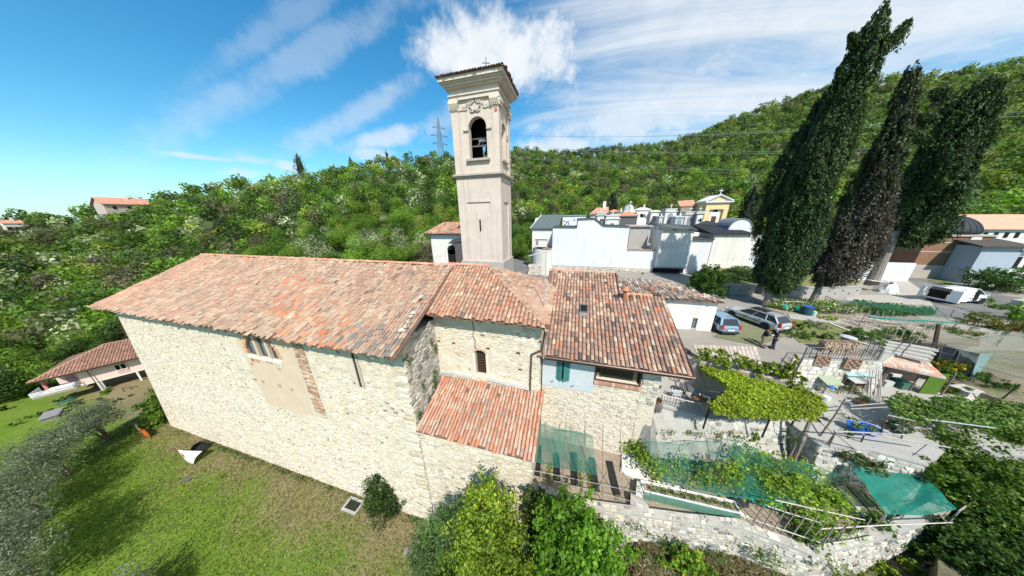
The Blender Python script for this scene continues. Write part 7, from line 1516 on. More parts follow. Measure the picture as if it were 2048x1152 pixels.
px_tree('dull green undergrowth beside the bottom right tree',((1910,1135),(1950,1145),(1880,1150)),4.6,.9,3.8,3200,.18,RT2,'wall_bush','bush')
px_tree('green foliage mass over the black clutter at the right edge',((2000,860),(2040,870),(2090,860)),8.9,1.0,6,5500,.16,RT,'wall_bush','bush')
for lb_,pp,q in (('low green shrubs on the near edge of the pink house garden',((22,850),(50,838),(85,832)),GR),('dark bushes by the path at the left of the pink house garden',((15,815),(40,808)),RT2),('leafy plants beside the parasol in the pink house garden',((105,803),(125,800),(150,808)),BLG),('green plants between the garden steps and the drive of the pink house',((195,800),(215,806),(238,800)),GR),('bright bushes along the drive below the church corner',((262,805),(285,800),(300,820),(280,830)),BG)):
 px_tree(lb_,pp,-6.9,.75,-7.5,900,.24,q,'garden_shrub','bush')
def wall_weeds():
 """tufts rooted in the garden walls and along their foot"""
 P_ = []
 for (x0,y0,x1,y1,z0,z1,k) in ((44.5,-.3,57,.9,4.6,6.4,46),(45.5,-.5,57,.3,4.6,4.9,40),(49,5,57,6,6.4,8.3,22),(57.5,4.9,63,5.4,6.4,8.3,18),(59.5,10.4,64,11.2,8.7,9.1,14),(60,6.5,70,11,8.72,8.8,34)):
  for _ in range(k):
   t = random.random(); q = random.randint(14,50); c = np.array([x0 + (x1-x0)*t,(y0 + (y1-y0)*t) if z1 > 8.75 + .1 or z0 < 8.5 else ru(y0,y1),ru(z0,z1)]); P_.append(c + RNG.normal(size=(q,3))*ru(.08,.22))
 P_ = np.concatenate(P_); o = bpy.data.objects.new('wall_weeds',leaf_mesh('wall_weeds',P_,.08 + .09*RNG.random(len(P_)),pick(GR + [(2,(.16,.19,.05)),(1,(.22,.20,.10))],len(P_),.2),M_LEAF)); COL.objects.link(o); tag(o,'small weeds growing out of the garden walls and paving','weeds',kind='stuff')
wall_weeds()
# the netted garden
M_NETD = net_mat('green_net',(.015,.20,.15),.46); M_NETS = net_mat('turquoise_net',(.01,.26,.19),.80); M_NETF = net_mat('pale_net',(.22,.27,.22),.30)
def net(name,label,c4,mt,nx=18,ny=10,sag=.15,ruf=.05,cat='garden net',poles=True,top=None):
 A_,B_,C_,D_ = [Vector(p) for p in c4]; base = Vector((A_.x,A_.y,min(p[2] for p in c4) - .2)); root = thing(name,label,cat,base); vs = []; fs = []
 for j in range(ny+1):
  for i in range(nx+1):
   u,v = i/nx,j/ny; p = A_*(1-u)*(1-v) + B_*u*(1-v) + C_*u*v + D_*(1-u)*v
   p.z -= sag*4*u*(1-u)*(.4 + .6*v*(1-v)*4); p += Vector((ruf*sin(9*u+3*v),ruf*cos(7*v+5*u),ruf*1.5*sin(11*u+13*v)*cos(5*v))); vs.append(p)
 for j in range(ny):
  for i in range(nx): k = j*(nx+1)+i; fs.append((k,k+1,k+nx+2,k+nx+1))
 m = MB(); m.add(vs,fs); obj('mesh_sheet',m,mt,root,smooth=True)
 m = MB(); edge = [vs[i] for i in range(nx+1)]; m.tube(edge,.018,4,(.01,.16,.12)); edge = [vs[ny*(nx+1)+i] for i in range(nx+1)]; m.tube(edge,.018,4,(.01,.16,.12)); obj('hem',m,M_PAINT,root)
 return root
net('shade_net','green shade net hung between the lean-to and the black strips of the small bed',(gz(1068,846,8.3),gz(1185,870,8.1),gz(1196,950,7.0),gz(1064,922,7.1)),M_NETD,sag=.05,ruf=.03)
net('shade_net','long green net over the vines in the middle of the lower garden',(gz(1292,888,8.3),gz(1445,880,8.4),gz(1600,1010,7.3),gz(1320,965,7.2)),net_mat('mid_net',(.015,.24,.18),.25),24,12,.12,.08)
net('shade_net','green net continuing over the vines towards the patio wall',(gz(1445,880,8.4),gz(1690,950,7.8),gz(1625,1005,7.3),gz(1500,990,7.3)),net_mat('mid_net_b',(.015,.22,.17),.24),20,10,.15,.1)
net('shade_net','bright turquoise net stretched flat over the beds at the right end of the garden',(gz(1702,935,7.9),gz(1850,952,7.9),gz(1918,1020,7.6),gz(1772,1030,7.5)),M_NETS,18,10,.10,.04)
net('field_net','wide thin net covering the field at the right edge',(gz(1870,672,11.6),gz(2060,670,11.8),gz(2200,780,11.0),gz(1960,735,11.0)),M_NETF,24,12,.2,.1)
net('crop_net','long green net draped over the crop rows by the road',(gz(1655,598,12.6),gz(1740,612,12.2),gz(1900,640,12.1),gz(1870,612,12.4)),net_mat('crop_net_m',(.03,.20,.15),.28),18,6,.1,.03)
m = MB(); a,b = gz(1738,634,12.0),gz(1930,648,11.9); m.tube([a,a.lerp(b,.3) + Vector((0,0,-.05)),a.lerp(b,.6) + Vector((0,0,.04)),b],[.11,.10,.09,.05],6,(.01,.19,.15)); o = obj('rolled_net',m,M_PAINT); tag(o,'rolled green net lying along the front of the crop net frame','garden net')
def poles(label,segs,name='garden_pole',r=.035,col=(.20,.15,.11),cat='pole',group=None):
 for k,(p,q) in enumerate(segs):
  p,q = Vector(p),Vector(q); lb = label if isinstance(label,str) else label[k]
  m = MB(); m.tube([p,p.lerp(q,.5) + Vector((ru(-.03,.03),ru(-.03,.03),0)),q],[r,r*.9,r*.75],5,col); o = obj(name,m,M_WOOD); tag(o,lb,cat,group)
G = 6.3
def gp(px,py,z=G): return gz(px,py,z)
def up_to(b,px,py):
 """the point above or leaning from b seen at px,py at the same distance"""
 r = ray(px,py); h = hypot(b.x-CAM.x,b.y-CAM.y)/hypot(r.x,r.y); return CAM + r*h
st = []
for (bx_,by_,tx,ty) in ((1085,950,1090,843),(1125,968,1132,836),(1165,985,1171,842),(1205,1005,1206,848),(1245,1015,1240,855),(1112,958,1135,930),(1150,975,1178,945),(1190,990,1215,940),(1230,1000,1260,965),(1295,1025,1305,960),(1370,1010,1378,945),(1330,960,1360,890),(1430,930,1448,862),(1400,960,1420,900)):
 b = gp(bx_,by_); st.append((b,up_to(b,tx,ty)))
poles('thin leaning wooden stake in the lower garden beds',st,'garden_stake',.022,(.24,.19,.15),'stake','stakes in the lower garden')
poles(['wire rail along the front of the small bed, lower one','wire rail along the front of the small bed, upper one'],[(gp(1062,950,6.9),gp(1290,1010,6.9)),(gp(1062,940,7.3),gp(1300,990,7.2))],'wire_rail',.016,(.35,.34,.33),'rail')
# black weed sheets, planks, seedling rows
for k,(a,b,c,d) in enumerate(((1078,890,1073,952),(1112,905,1114,962),(1147,905,1149,972),(1183,915,1192,983),(1218,922,1234,990))):
 p,q = gp(a,b,6.34),gp(c,d,6.34); m = MB(); m.bar(p,q,.42,.03,(.018,.018,.018)); o = obj('weed_sheet',m,M_PAINT); tag(o,'black strip of weed sheet between the seedling rows, ' + ['under the net by the lean-to','second from the lean-to','third from the lean-to','at the right edge of the net','outside the net on the right'][k],'weed sheet','black weed sheets in the small bed')
def rows(label,segs,n,pal,z=G,size=.12,r=.09):
 P_ = []
 for (p,q) in segs:
  t = RNG.random(n); P_.append(np.stack([p.x + (q.x-p.x)*t,p.y + (q.y-p.y)*t,np.full(n,z + .08)],1) + RNG.normal(size=(n,3))*r*np.array([1,1,.7]))
 P_ = np.concatenate(P_); o = bpy.data.objects.new('seedling_rows',leaf_mesh('seedling_rows',P_,size,pick(pal,len(P_),.15),M_LEAF,out=np.tile([0,0,1],(len(P_),1)))); COL.objects.link(o); tag(o,label,'seedlings',kind='stuff')
rows('rows of green seedlings between the black sheets',[(gp(1158,925),gp(1163,980)),(gp(1173,925),gp(1182,985)),(gp(1100,930),gp(1098,965))],160,BG + YG)
rows('rows of small green lettuces beside and below the turquoise net',[(gp(1680 + k*24,972 + k*6),gp(1735 + k*24,1030 + k*5)) for k in range(5)],120,YG + BG)
for k in range(4):
 a,b = gp(1672 + k*30,965 + k*9,6.36),gp(1742 + k*30,1042 + k*6,6.36); m = MB(); m.bar(a,b,.34,.05,(.13,.13,.125) if k % 2 else (.46,.44,.40)); o = obj('path_board',m,M_WOOD); tag(o,['pale board path at the left of the lettuce rows','dark board between the lettuce rows nearest the vines','pale board under the middle of the turquoise net','dark board under the right part of the turquoise net'][k],'board','boards between the lettuce rows')
# long planter box, stone edging, crates
root = thing('long_planter','long shallow planter box with green front and white rim full of seedlings','planter',(49.2,1.2,6.3)); A_,B_ = Vector((47.0,1.42,0)),Vector((51.6,1.55,0)); u = (B_-A_).normalized(); n = Vector((-u.y,u.x,0)); L = (B_-A_).length
m = MB(); m.obox(A_.lerp(B_,.5) + Vector((0,0,6.62)),u*L/2,n*.03,(0,0,.3),(.10,.22,.16)); obj('front_board',m,M_WOOD,root)
m = MB(); m.obox(A_.lerp(B_,.5) + n*.55 + Vector((0,0,6.62)),u*L/2,n*.03,(0,0,.3),(.68,.68,.66)); obj('back_board',m,M_WOOD,root)
for t in (0.004,.996): m = MB(); m.obox(A_.lerp(B_,t) + n*.275 + Vector((0,0,6.62)),u*.03,n*.243,(0,0,.3),(.66,.66,.64)); obj('end_board',m,M_WOOD,root)
m = MB(); m.obox(A_.lerp(B_,.5) + n*.275 + Vector((0,0,6.6)),u*(L/2-.06),n*.243,(0,0,.2)); obj('soil',m,M_SOIL,root)
m = MB(); m.obox(A_.lerp(B_,.5) + Vector((0,0,6.935)),u*L/2,n*.05,(0,0,.012),(.52,.52,.50)); obj('rim',m,M_WOOD,root)
n_ = 500; t = RNG.random(n_); cl = np.round(t*9)/9 + .02*RNG.normal(size=n_); pp = np.stack([A_.x + (B_.x-A_.x)*cl + .275*n.x,A_.y + (B_.y-A_.y)*cl + .275*n.y,np.full(n_,6.9)],1) + RNG.normal(size=(n_,3))*np.array([.08,.08,.06])
o = bpy.data.objects.new('seedlings',leaf_mesh('seedlings',pp - np.array(wloc(root)),.12,pick(GR,n_),M_LEAF)); COL.objects.link(o); o.parent = root; o['kind'] = 'stuff'
for k in range(22):
 p = gp(1298 + k*9.2,958 + k*3.6 + ru(-2,2)); s = ru(.13,.22); o = bpy.data.objects.new('edging_stone',stone_template(FIELD,k)); COL.objects.link(o); o.location = (p.x,p.y,G); o.rotation_euler = (0,0,ru(0,3)); o.scale = (s*1.6,s*1.3,s); tag(o,'pale rounded stone edging the bed above the long planter','stone','stones edging the upper bed')
for k,(px,py,sx,sy,lb) in enumerate(((1262,945,.55,.35,'pale concrete slab lying at the end of the small bed'),(1283,958,.3,.3,'square grey paving slab beside the vine foot'),(1272,930,.8,.3,'long pale plank leaning by the house buttress'),(1276,1000,.16,.6,'white end board propped beside the long planter'))):
 p = gp(px,py); m = MB(); m.obox((p.x,p.y,G+.1+(.15 if k == 3 else 0)),(sx,-sx*.3,0),(sy*.3,sy,.03),(0,0,.06 if k < 3 else .3),(.58,.56,.52) if k != 3 else (.50,.49,.46)); o = obj('slab',m,M_STONE); tag(o,lb,'slab')
p = gp(1278,1010); m = MB(); m.tube([(p.x-.5,p.y,G+.28),(p.x+.35,p.y-.15,G+.28)],.3,14,(.36,.33,.28)); m.tube([(p.x-.52,p.y,G+.28),(p.x-.3,p.y-.02,G+.28)],.24,12,(.02,.02,.02)); o = obj('clay_pipe',m,M_STONE); tag(o,'short wide concrete pipe lying at the corner of the garden wall','pipe')
p = gp(1475,1000); m = MB(); m.add([(p.x + .55*cos(t)*(1 + .2*sin(3*t)),p.y + .4*sin(t),6.35) for t in np.linspace(0,6.0,10)] + [(p.x+.1,p.y,6.75),(p.x-.2,p.y+.1,6.65)],[(i,(i+1) % 10,10) for i in range(10)],(.02,.025,.035)); o = obj('black_sack',m,M_PAINT); tag(o,'crumpled black plastic sheet under the end of the middle net','plastic sheet')
p = gp(1520,1002); m = MB(); m.obox((p.x,p.y,6.5),(.9,-.2,0),(.1,.3,.05),(0,0,.03),(.01,.24,.17)); m.obox((p.x-.4,p.y+.3,6.6),(.6,0,.1),(0,.25,.1),(0,0,.02),(.01,.2,.15)); o = obj('green_sheet',m,M_PAINT); tag(o,'bright green sheeting folded below the vines','plastic sheet')
# vines inside the nets
VINES = [(3,(.15,.27,.03)),(2.4,(.23,.34,.04)),(1.4,(.32,.38,.06)),(.5,(.08,.15,.02))]
def strand(label,px,n,size=.18,spread=.26,z=7.4,pal=VINES,name='grape_vine'):
 pts = [gz(a,b,z) for a,b in px]; K = 12*len(pts); C_ = []
 for k in range(K): t = k/(K-1)*(len(pts)-1); i = min(int(t),len(pts)-2); q = pts[i].lerp(pts[i+1],t-i); C_.append((q.x,q.y,q.z + ru(-.35,.25)))
 C_ = np.array(C_) + RNG.normal(size=(K,3))*spread; k = RNG.integers(0,K,n); n = int(n*1.7); size *= .74; k = RNG.integers(0,K,n); base = pts[0].copy(); base.z = G; root = thing(name,label,'vine',base)
 P_ = C_[k] + RNG.normal(size=(n,3))*spread*.75 - np.array(base); o = bpy.data.objects.new('foliage',leaf_mesh('foliage',P_,size*(.6 + .8*RNG.random(n)),np.clip(pick(pal,n,.15),.01,.7),M_LEAF,out=np.tile([.1,-.3,.8],(n,1)),bias=.7,aspect=.85)); COL.objects.link(o); o.parent = root
 m = MB(); st = pts[::max(1,len(pts)//4)]
 for q in st: m.tube([(q.x,q.y+.1,G-.1),(q.x+.05,q.y,(G+z)/2),(q.x+.1,q.y,z)],.035,5)
 m.tube([tuple(q) for q in pts],.03,5); obj('stem',m,M_BARK,root)
strand('grape vine under the middle net nearest the house buttress',((1295,935),(1330,930),(1390,940),(1440,955)),800)
strand('leafy grape vine filling the centre of the middle net',((1430,945),(1480,950),(1530,968),(1580,985)),1700,spread=.30)
strand('dense vine along the upper edge of the middle net',((1490,915),(1530,925),(1580,938),(1630,952)),1300,spread=.30)
strand('vine trailing down from the middle net towards the trellis',((1570,965),(1610,978),(1650,992),(1690,1005)),1300,spread=.24)
strand('young vine climbing the pole right of the green shade net',((1255,885),(1275,895),(1290,915)),520,spread=.2)
strand('low yellow green vine on the trellis frame',((1610,1038),(1640,1045),(1665,1050)),450,spread=.22,z=6.9)
strand('climbing bush on the trellis near the wall bend',((1608,1072),(1620,1076),(1628,1080)),260,spread=.2,z=6.7,pal=GR)
strand('beans at the foot of the turquoise net',((1740,1045),(1765,1050)),400,spread=.2,z=6.7,pal=GR)
# trellis of poles at the wall bend
segs = []
for k in range(9): b = gp(1500 + k*19,1062 + k*5 - (k > 6)*10); segs.append((b,up_to(b,1530 + k*21,1008 + k*5)))
for k in range(7): b = gp(1640 + k*26,1100 - k*9); segs.append((b,up_to(b,1664 + k*26,1062 - k*8)))
poles('thin leaning pole of the bean trellis at the garden wall bend',segs,'trellis_pole',.028,(.30,.24,.20),'pole','poles of the bean trellis')
poles(['front pale rail of the bean trellis','rear pale rail of the bean trellis','curved rail over the wall bend','rail at the foot of the turquoise net','upper rail running behind the trellis'],[(gp(1480,1030,7.1),gp(1640,1085,7.0)),(gp(1535,1012,7.5),gp(1640,1045,7.4)),(gp(1635,1090,6.8),gp(1745,1072,6.8)),(gp(1640,1058,7.2),gp(1905,1045,7.2)),(gp(1550,1000,7.7),gp(1730,1040,7.4))],'trellis_rail',.03,(.50,.45,.40),'rail')
# frame of the turquoise net
cs = [gz(1702,935,7.95),gz(1850,952,7.95),gz(1952,1000,7.4),gz(1918,1022,7.65),gz(1772,1030,7.55),gz(1822,935,8.1)]
poles(['pole at the back left corner of the turquoise net','pole at the back right corner of the turquoise net','pole at the front right corner of the turquoise net','pole at the front left corner of the turquoise net','silver tube bracing the right side of the turquoise net','brown tube at the far right end of the turquoise net','loose light stick leaning at the front right of the turquoise net'],
  [((cs[0].x,cs[0].y,6.2),cs[0]),((cs[1].x,cs[1].y,6.2),cs[1]),((cs[3].x,cs[3].y,5.6),cs[3]),((cs[4].x,cs[4].y,6.2),cs[4]),(cs[5],cs[2]),(cs[2],cs[3]),(gz(1880,1030,7.2),gz(1920,1075,6.2))],'net_pole',.04,(.32,.28,.26))
# bean stakes on the upper vegetable bed
segs = []
for k in range(34):
 u,v = (k % 12)/11,k//12; bx_ = 1668 + u*165 + v*14; by_ = 634 + u*40 + v*11 - 4*sin(u*3); b = gz(bx_,by_,YARD); segs.append((b,b + Vector((ru(.1,.35),ru(.1,.3),ru(1.3,1.75)))))
poles('thin leaning cane in the rows of the upper vegetable bed',segs,'bean_stake',.02,(.42,.36,.31),'stake','canes in the upper vegetable bed')
for k in range(5):
 a,b = gz(1660 + k*13,646 - k*3.5,YARD + .08),gz(1752 + k*28,682 - k*5.5,YARD + .08); m = MB(); m.bar(a,b,.22,.05,(.56,.52,.47)); o = obj('bed_board',m,M_WOOD); tag(o,['nearest pale board edging the vegetable rows','second pale board in the vegetable rows','middle pale board in the vegetable rows','fourth pale board in the vegetable rows','farthest pale board in the vegetable rows, by the net'][k],'board','boards dividing the vegetable rows')
poles(['left front post of the crop net frame','sloping top bar of the crop net frame','middle post of the crop net frame','right post of the crop net frame'],[(gz(1636,634,YARD),gz(1652,592,13.0)),(gz(1652,592,13.0),gz(1738,632,12.1)),(gz(1715,655,YARD),gz(1735,625,12.4)),(gz(1905,655,YARD),gz(1925,640,12.0))],'frame_post',.04,(.13,.10,.08))
# vehicles
M_TYRE = mat('tyre_rubber',(.02,.02,.02),rough=.85); M_RIM = mat('alloy_rim',(.5,.5,.5),rough=.35,metal=.7)
M_CGLASS = mat('car_glass',(.025,.032,.036),rough=.06,spec=.7); M_RED = mat('red_lamp',(.38,.015,.02),rough=.2,spec=.6); M_BLACKP = mat('black_plastic',(.025,.025,.027),rough=.6)
def car(name,label,cat,loc,heading,L,Wd,H,paint,belt,hood,deck,roof0,roof1,ws0,rw1,floor=.22,roofrail=False,wheel=.31,wb=None,tall=.74,load=None,plate=True,rear=True,vg=None):
 """x forward, y left. stations of the lower body; greenhouse between windscreen foot ws0 and rear window foot rw1"""
 root = thing(name,label,cat,loc,heading); h = L/2; w = Wd/2; pm = mat(name + '_paint',paint,rough=.28,metal=.35 if max(paint)-min(paint) < .5 and max(paint) < .7 else 0,spec=.5,coat=.6,n1=(3,.02))
 S = [(-h,floor+.16,.55*belt+.25,w*.78),(-h+.07,floor+.02,deck-.03,w*.90),(-h+.35,floor,deck,w*.97),(rw1*1.0,floor,belt+.01,w),(-.3,floor,belt,w),(ws0-.25,floor,belt-.02,w),(ws0+.1,floor,belt-.04,w*.985),(h-.55,floor,hood+.03,w*.95),(h-.18,floor+.02,hood-.10,w*.86),(h,floor+.14,hood-.28,w*.66)]
 vs = []; fs = []; K = 10
 for (x,b,t,ww) in S:
  mid = b + (t-b)*.55; ring = [(x,ww*.86,b),(x,ww*.99,b+.12),(x,ww,mid),(x,ww*.955,t-.03),(x,ww*.80,t+.015)]
  vs += ring + [(a,-y,z) for a,y,z in reversed(ring)]
 for i in range(len(S)-1):
  for k in range(K): fs.append((i*K+k,i*K+(k+1) % K,(i+1)*K+(k+1) % K,(i+1)*K+k))
 fs += [tuple(range(K)),tuple(range((len(S)-1)*K+K-1,(len(S)-1)*K-1,-1))]
 m = MB(); m.add(vs,fs); me = m.mesh('body',pm,smooth=True); bm_ = bmesh.new(); bm_.from_mesh(me); bmesh.ops.recalc_face_normals(bm_,faces=bm_.faces); bm_.to_mesh(me); bm_.free()
 b_ = obj('body',me,None,root); md = b_.modifiers.new('round','SUBSURF'); md.levels = md.render_levels = 2
 # greenhouse of glass, painted roof and pillars
 bt,tp = belt-.02,H-.035; wb_,wt = w*.93,w*tall
 base = [(ws0,wb_*.94,bt),(rw1,wb_*.96,bt)]; top = [(roof0,wt,tp),(roof1,wt*.97,tp)]
 gv = [(ws0,wb_*.92,bt),(ws0,-wb_*.92,bt),(rw1,-wb_*.95,bt),(rw1,wb_*.95,bt),(roof0,wt*.95,tp),(roof0,-wt*.95,tp),(roof1,-wt*.95,tp-.01),(roof1,wt*.95,tp-.01)]
 m = MB(); m.add(gv,[(0,1,5,4),(1,2,6,5),(2,3,7,6),(3,0,4,7)]); obj('windows',m,M_CGLASS,root,world=False)
 m = MB(); rv = [];
 for x,z,k in ((roof0+.04,tp-.02,.96),(roof0-.2,tp+.02,1.0),((roof0+roof1)/2,H,1.0),(roof1+.15,tp+.015,1.0),(roof1-.05,tp-.03,.97)): rv += [(x,wt*k,z-.05),(x,wt*.82*k,z),(x,0,z+.012),(x,-wt*.82*k,z),(x,-wt*k,z-.05)]
 m.add(rv,[(i*5+k,i*5+k+1,(i+1)*5+k+1,(i+1)*5+k) for i in range(4) for k in range(4)]); ro = obj('roof',m,pm,root,world=False,smooth=True)
 m = MB()
 for s in (1,-1):
  q = lambda f: Vector((base[0][0] + (base[1][0]-base[0][0])*f,s*wb_*.965,bt)),Vector((0,0,0))
  def side(f): return Vector((ws0 + (rw1-ws0)*f,s*wb_*.965,bt)),Vector((roof0 + (roof1-roof0)*f,s*wt*.975,tp-.02))
  for f,wd in ((0,.07),(.36,.06),(.70,.08),(.985,.15)): a,b = side(f); m.bar(a,b,wd,.035)
  a,b = side(0)[1],side(1)[1]; m.bar(a,b,.07,.05)
  if vg:
   for f in np.linspace(vg[0],vg[1],9): a,b = side(f); m.bar(a,b,.22,.03)
 if rear: a,b = Vector((rw1-.01,wb_*.9,bt)),Vector((rw1-.01,-wb_*.9,bt)); m.bar(a,b,.05,.07)
 obj('pillars',m,pm,root,world=False)
 wb = wb or L*.6
 for (x,s) in ((wb/2+.05,1),(wb/2+.05,-1),(-wb/2+.05,1),(-wb/2+.05,-1)):
  m = MB(); y = s*(w-.10);
  prof = [(wheel*.62,-.10),(wheel*.96,-.09),(wheel,-.05),(wheel,.05),(wheel*.96,.09),(wheel*.62,.10)]; vs = []; n = 18
  for r,o in prof: vs += [(x + r*cos(2*pi*k/n),y + o,wheel + r*sin(2*pi*k/n)) for k in range(n)]
  m.add(vs,[(i*n+k,i*n+(k+1) % n,(i+1)*n+(k+1) % n,(i+1)*n+k) for i in range(len(prof)-1) for k in range(n)]); ty = obj('wheel',m,M_TYRE,root,world=False)
  m = MB(); yo = y + s*.085; m.tube([(x,y-s*.02,wheel),(x,yo-s*.02,wheel)],wheel*.63,16)
  for k in range(5): a = 2*pi*k/5; m.bar((x,yo,wheel),(x + wheel*.58*cos(a),yo,wheel + wheel*.58*sin(a)),.07,.03,up=(0,1,0))
  obj('rim',m,M_RIM,ty,world=False)
  m = MB(); m.tube([(x,s*(w-.32),wheel+.02),(x,s*(w+.004),wheel+.02)],wheel*1.17,20); obj('wheel_arch',m,M_BLACKP,root,world=False)
 if rear:
  for s in (1,-1): m = MB(); m.obox((-h+.10,s*w*.80,deck-.12),(.07,s*-.015,0),(0,.10,0),(.03,0,.17)); obj('tail_lamp',m,M_RED,root,world=False)
  m = MB(); m.obox((-h-.004,0,floor+.30),(.012,0,0),(0,.27,0),(0,0,.06)); obj('number_plate',m,mat('plate_white',(.72,.72,.70),rough=.5),root,world=False)
  m = MB(); m.obox((-h+.05,0,floor+.03),(.08,0,0),(0,w*.80,0),(0,0,.07)); obj('bumper',m,M_BLACKP,root,world=False)
 for s in (1,-1):
  m = MB(); m.obox((ws0-.15,s*(w+.07),belt+.06),(.06,0,0),(0,.09,0),(0,0,.07)); obj('mirror',m,pm,root,world=False)
  m = MB(); m.obox((h-.20,s*w*.70,hood-.16),(.10,s*-.05,0),(.02,.15,0),(-.03,0,.07)); obj('headlight',m,mat('lamp_glass',(.6,.62,.64),rough=.1,spec=.6),root,world=False)
  m = MB(); m.obox((-.1,s*(w+.004),belt*.62),(L*.30,0,0),(0,.01,0),(0,0,.028)); m.obox((.1,s*(w-.015),belt-.1),(.07,0,0),(0,.02,0),(0,0,.012)); m.obox((-.85,s*(w-.015),belt-.1),(.07,0,0),(0,.02,0),(0,0,.012)); m.obox((.35,s*(w-.004),belt*.62),(.008,0,0),(0,.012,0),(0,0,.26)); m.obox((-.55,s*(w-.004),belt*.62),(.008,0,0),(0,.012,0),(0,0,.26)); obj('side_trim',m,M_BLACKP,root,world=False)
  if roofrail: m = MB(); m.tube([(roof0-.25,s*wt*.86,H+.0),(roof0-.4,s*wt*.86,H+.05),(roof1+.3,s*wt*.86,H+.05),(roof1+.15,s*wt*.86,H-.0)],.022,6); obj('roof_rail',m,M_BLACKP,root,world=False)
 return root
car('parked_hatchback','light blue metallic hatchback seen from behind beside the white annexe','car',(56.02,15.5,YARD+.03),radians(99),4.0,1.69,1.50,(.26,.38,.50),.90,.88,.90,.35,-1.55,.95,-1.86,wheel=.31)
wg = car('parked_estate_car','silver beige estate car with dark roof rails parked next to the blue hatchback','car',(60.25,17.25,YARD+.03),radians(116.2),4.70,1.76,1.47,(.50,.52,.50),.92,.86,.92,.25,-1.75,1.05,-2.20,roofrail=True,wheel=.32)
m = MB(); m.obox((-.25,0,1.472),(.62,0,0),(0,.50,0),(0,0,.012)); obj('sunroof',m,M_CGLASS,wg,world=False)
vh = radians(14); van = car('white_van','white delivery van with raised tailgate and open side doors beside the road','van',(86.3,28.9,YARD+.03),vh,4.5,1.82,1.80,(.80,.80,.80),1.12,1.06,1.10,.75,-2.05,1.55,-2.15,tall=.80,wheel=.33,wb=2.75,vg=(.55,.96),rear=False)
m = MB(); m.obox((-2.2,0,.95),(.06,0,0),(0,.60,0),(0,0,.46)); obj('open_cargo_space',m,M_DARK,van,world=False); m = MB(); m.obox((.45,-.93,1.0),(.20,0,0),(0,.02,0),(0,0,.58)); obj('open_doorway',m,M_DARK,van,world=False)
m = MB()
for s in (1,-1): m.prism([(-2.12,s*.845,1.08),(.42,s*.845,1.08),(.36,s*.735,1.70),(-2.06,s*.725,1.70)][::s],(0,s*.035,0))
obj('side_panel',m,MATS['white_van_paint'],van,world=False)
m = MB(); m.obox((-2.75,0,1.95),(.55,0,-.03),(0,.74,0),(0,0,.035)); tg_ = obj('tailgate',m,mat('white_van_paint'),van,world=False); m = MB(); m.obox((-2.65,0,1.995),(.38,0,-.02),(0,.60,0),(0,0,.012)); obj('tailgate_window',m,mat('tailgate_glass',(.24,.28,.30),rough=.08,spec=.7),tg_,world=False)
m = MB(); m.obox((-1.0,-1.0,.98),(.52,0,0),(0,.03,0),(0,0,.66)); m.obox((-2.3,-1.15,1.0),(.10,0,0),(0,.36,0),(0,0,.66)); m.obox((-2.45,.98,1.0),(.30,0,0),(0,.03,0),(0,0,.62)); obj('open_door',m,MATS['white_van_paint'],van,world=False)
for k in range(6): t = (ru(-2.1,-1.5),ru(-.5,.5),.75); m = MB(); m.obox(t,(.12,0,0),(0,.14,0),(0,0,.12),random.choice([(.5,.5,.5),(.35,.12,.08),(.6,.6,.55)])); obj('cargo',m,M_PAINT,van,world=False)
# people
def skin_body(name,mt,verts,edges,parent,levels=1):
 """one continuous surface grown over a skeleton of joints; verts: (x,y,z,rx,ry)"""
 me = bpy.data.meshes.new(name); me.from_pydata([v[:3] for v in verts],edges,[]); me.materials.append(mt)
 o = bpy.data.objects.new(name,me); COL.objects.link(o); o.parent = parent
 s = o.modifiers.new('skin','SKIN'); s.use_smooth_shade = True; L_ = me.skin_vertices[0].data if me.skin_vertices else None
 if L_ is None:
  bm_ = bmesh.new(); bm_.from_mesh(me); bm_.verts.layers.skin.verify(); bm_.to_mesh(me); bm_.free(); L_ = me.skin_vertices[0].data
 for d,v in zip(L_,verts): d.radius = (v[3],v[4] if len(v) > 4 else v[3])
 for d in L_: d.use_root = False
 L_[0].use_root = True
 if levels: md = o.modifiers.new('smooth','SUBSURF'); md.levels = md.render_levels = levels
 return o
def chain(V,E,pts,start=None):
 prev = start
 for p in pts:
  V.append(p); i = len(V)-1
  if prev is not None: E.append((prev,i))
  prev = i
 return prev
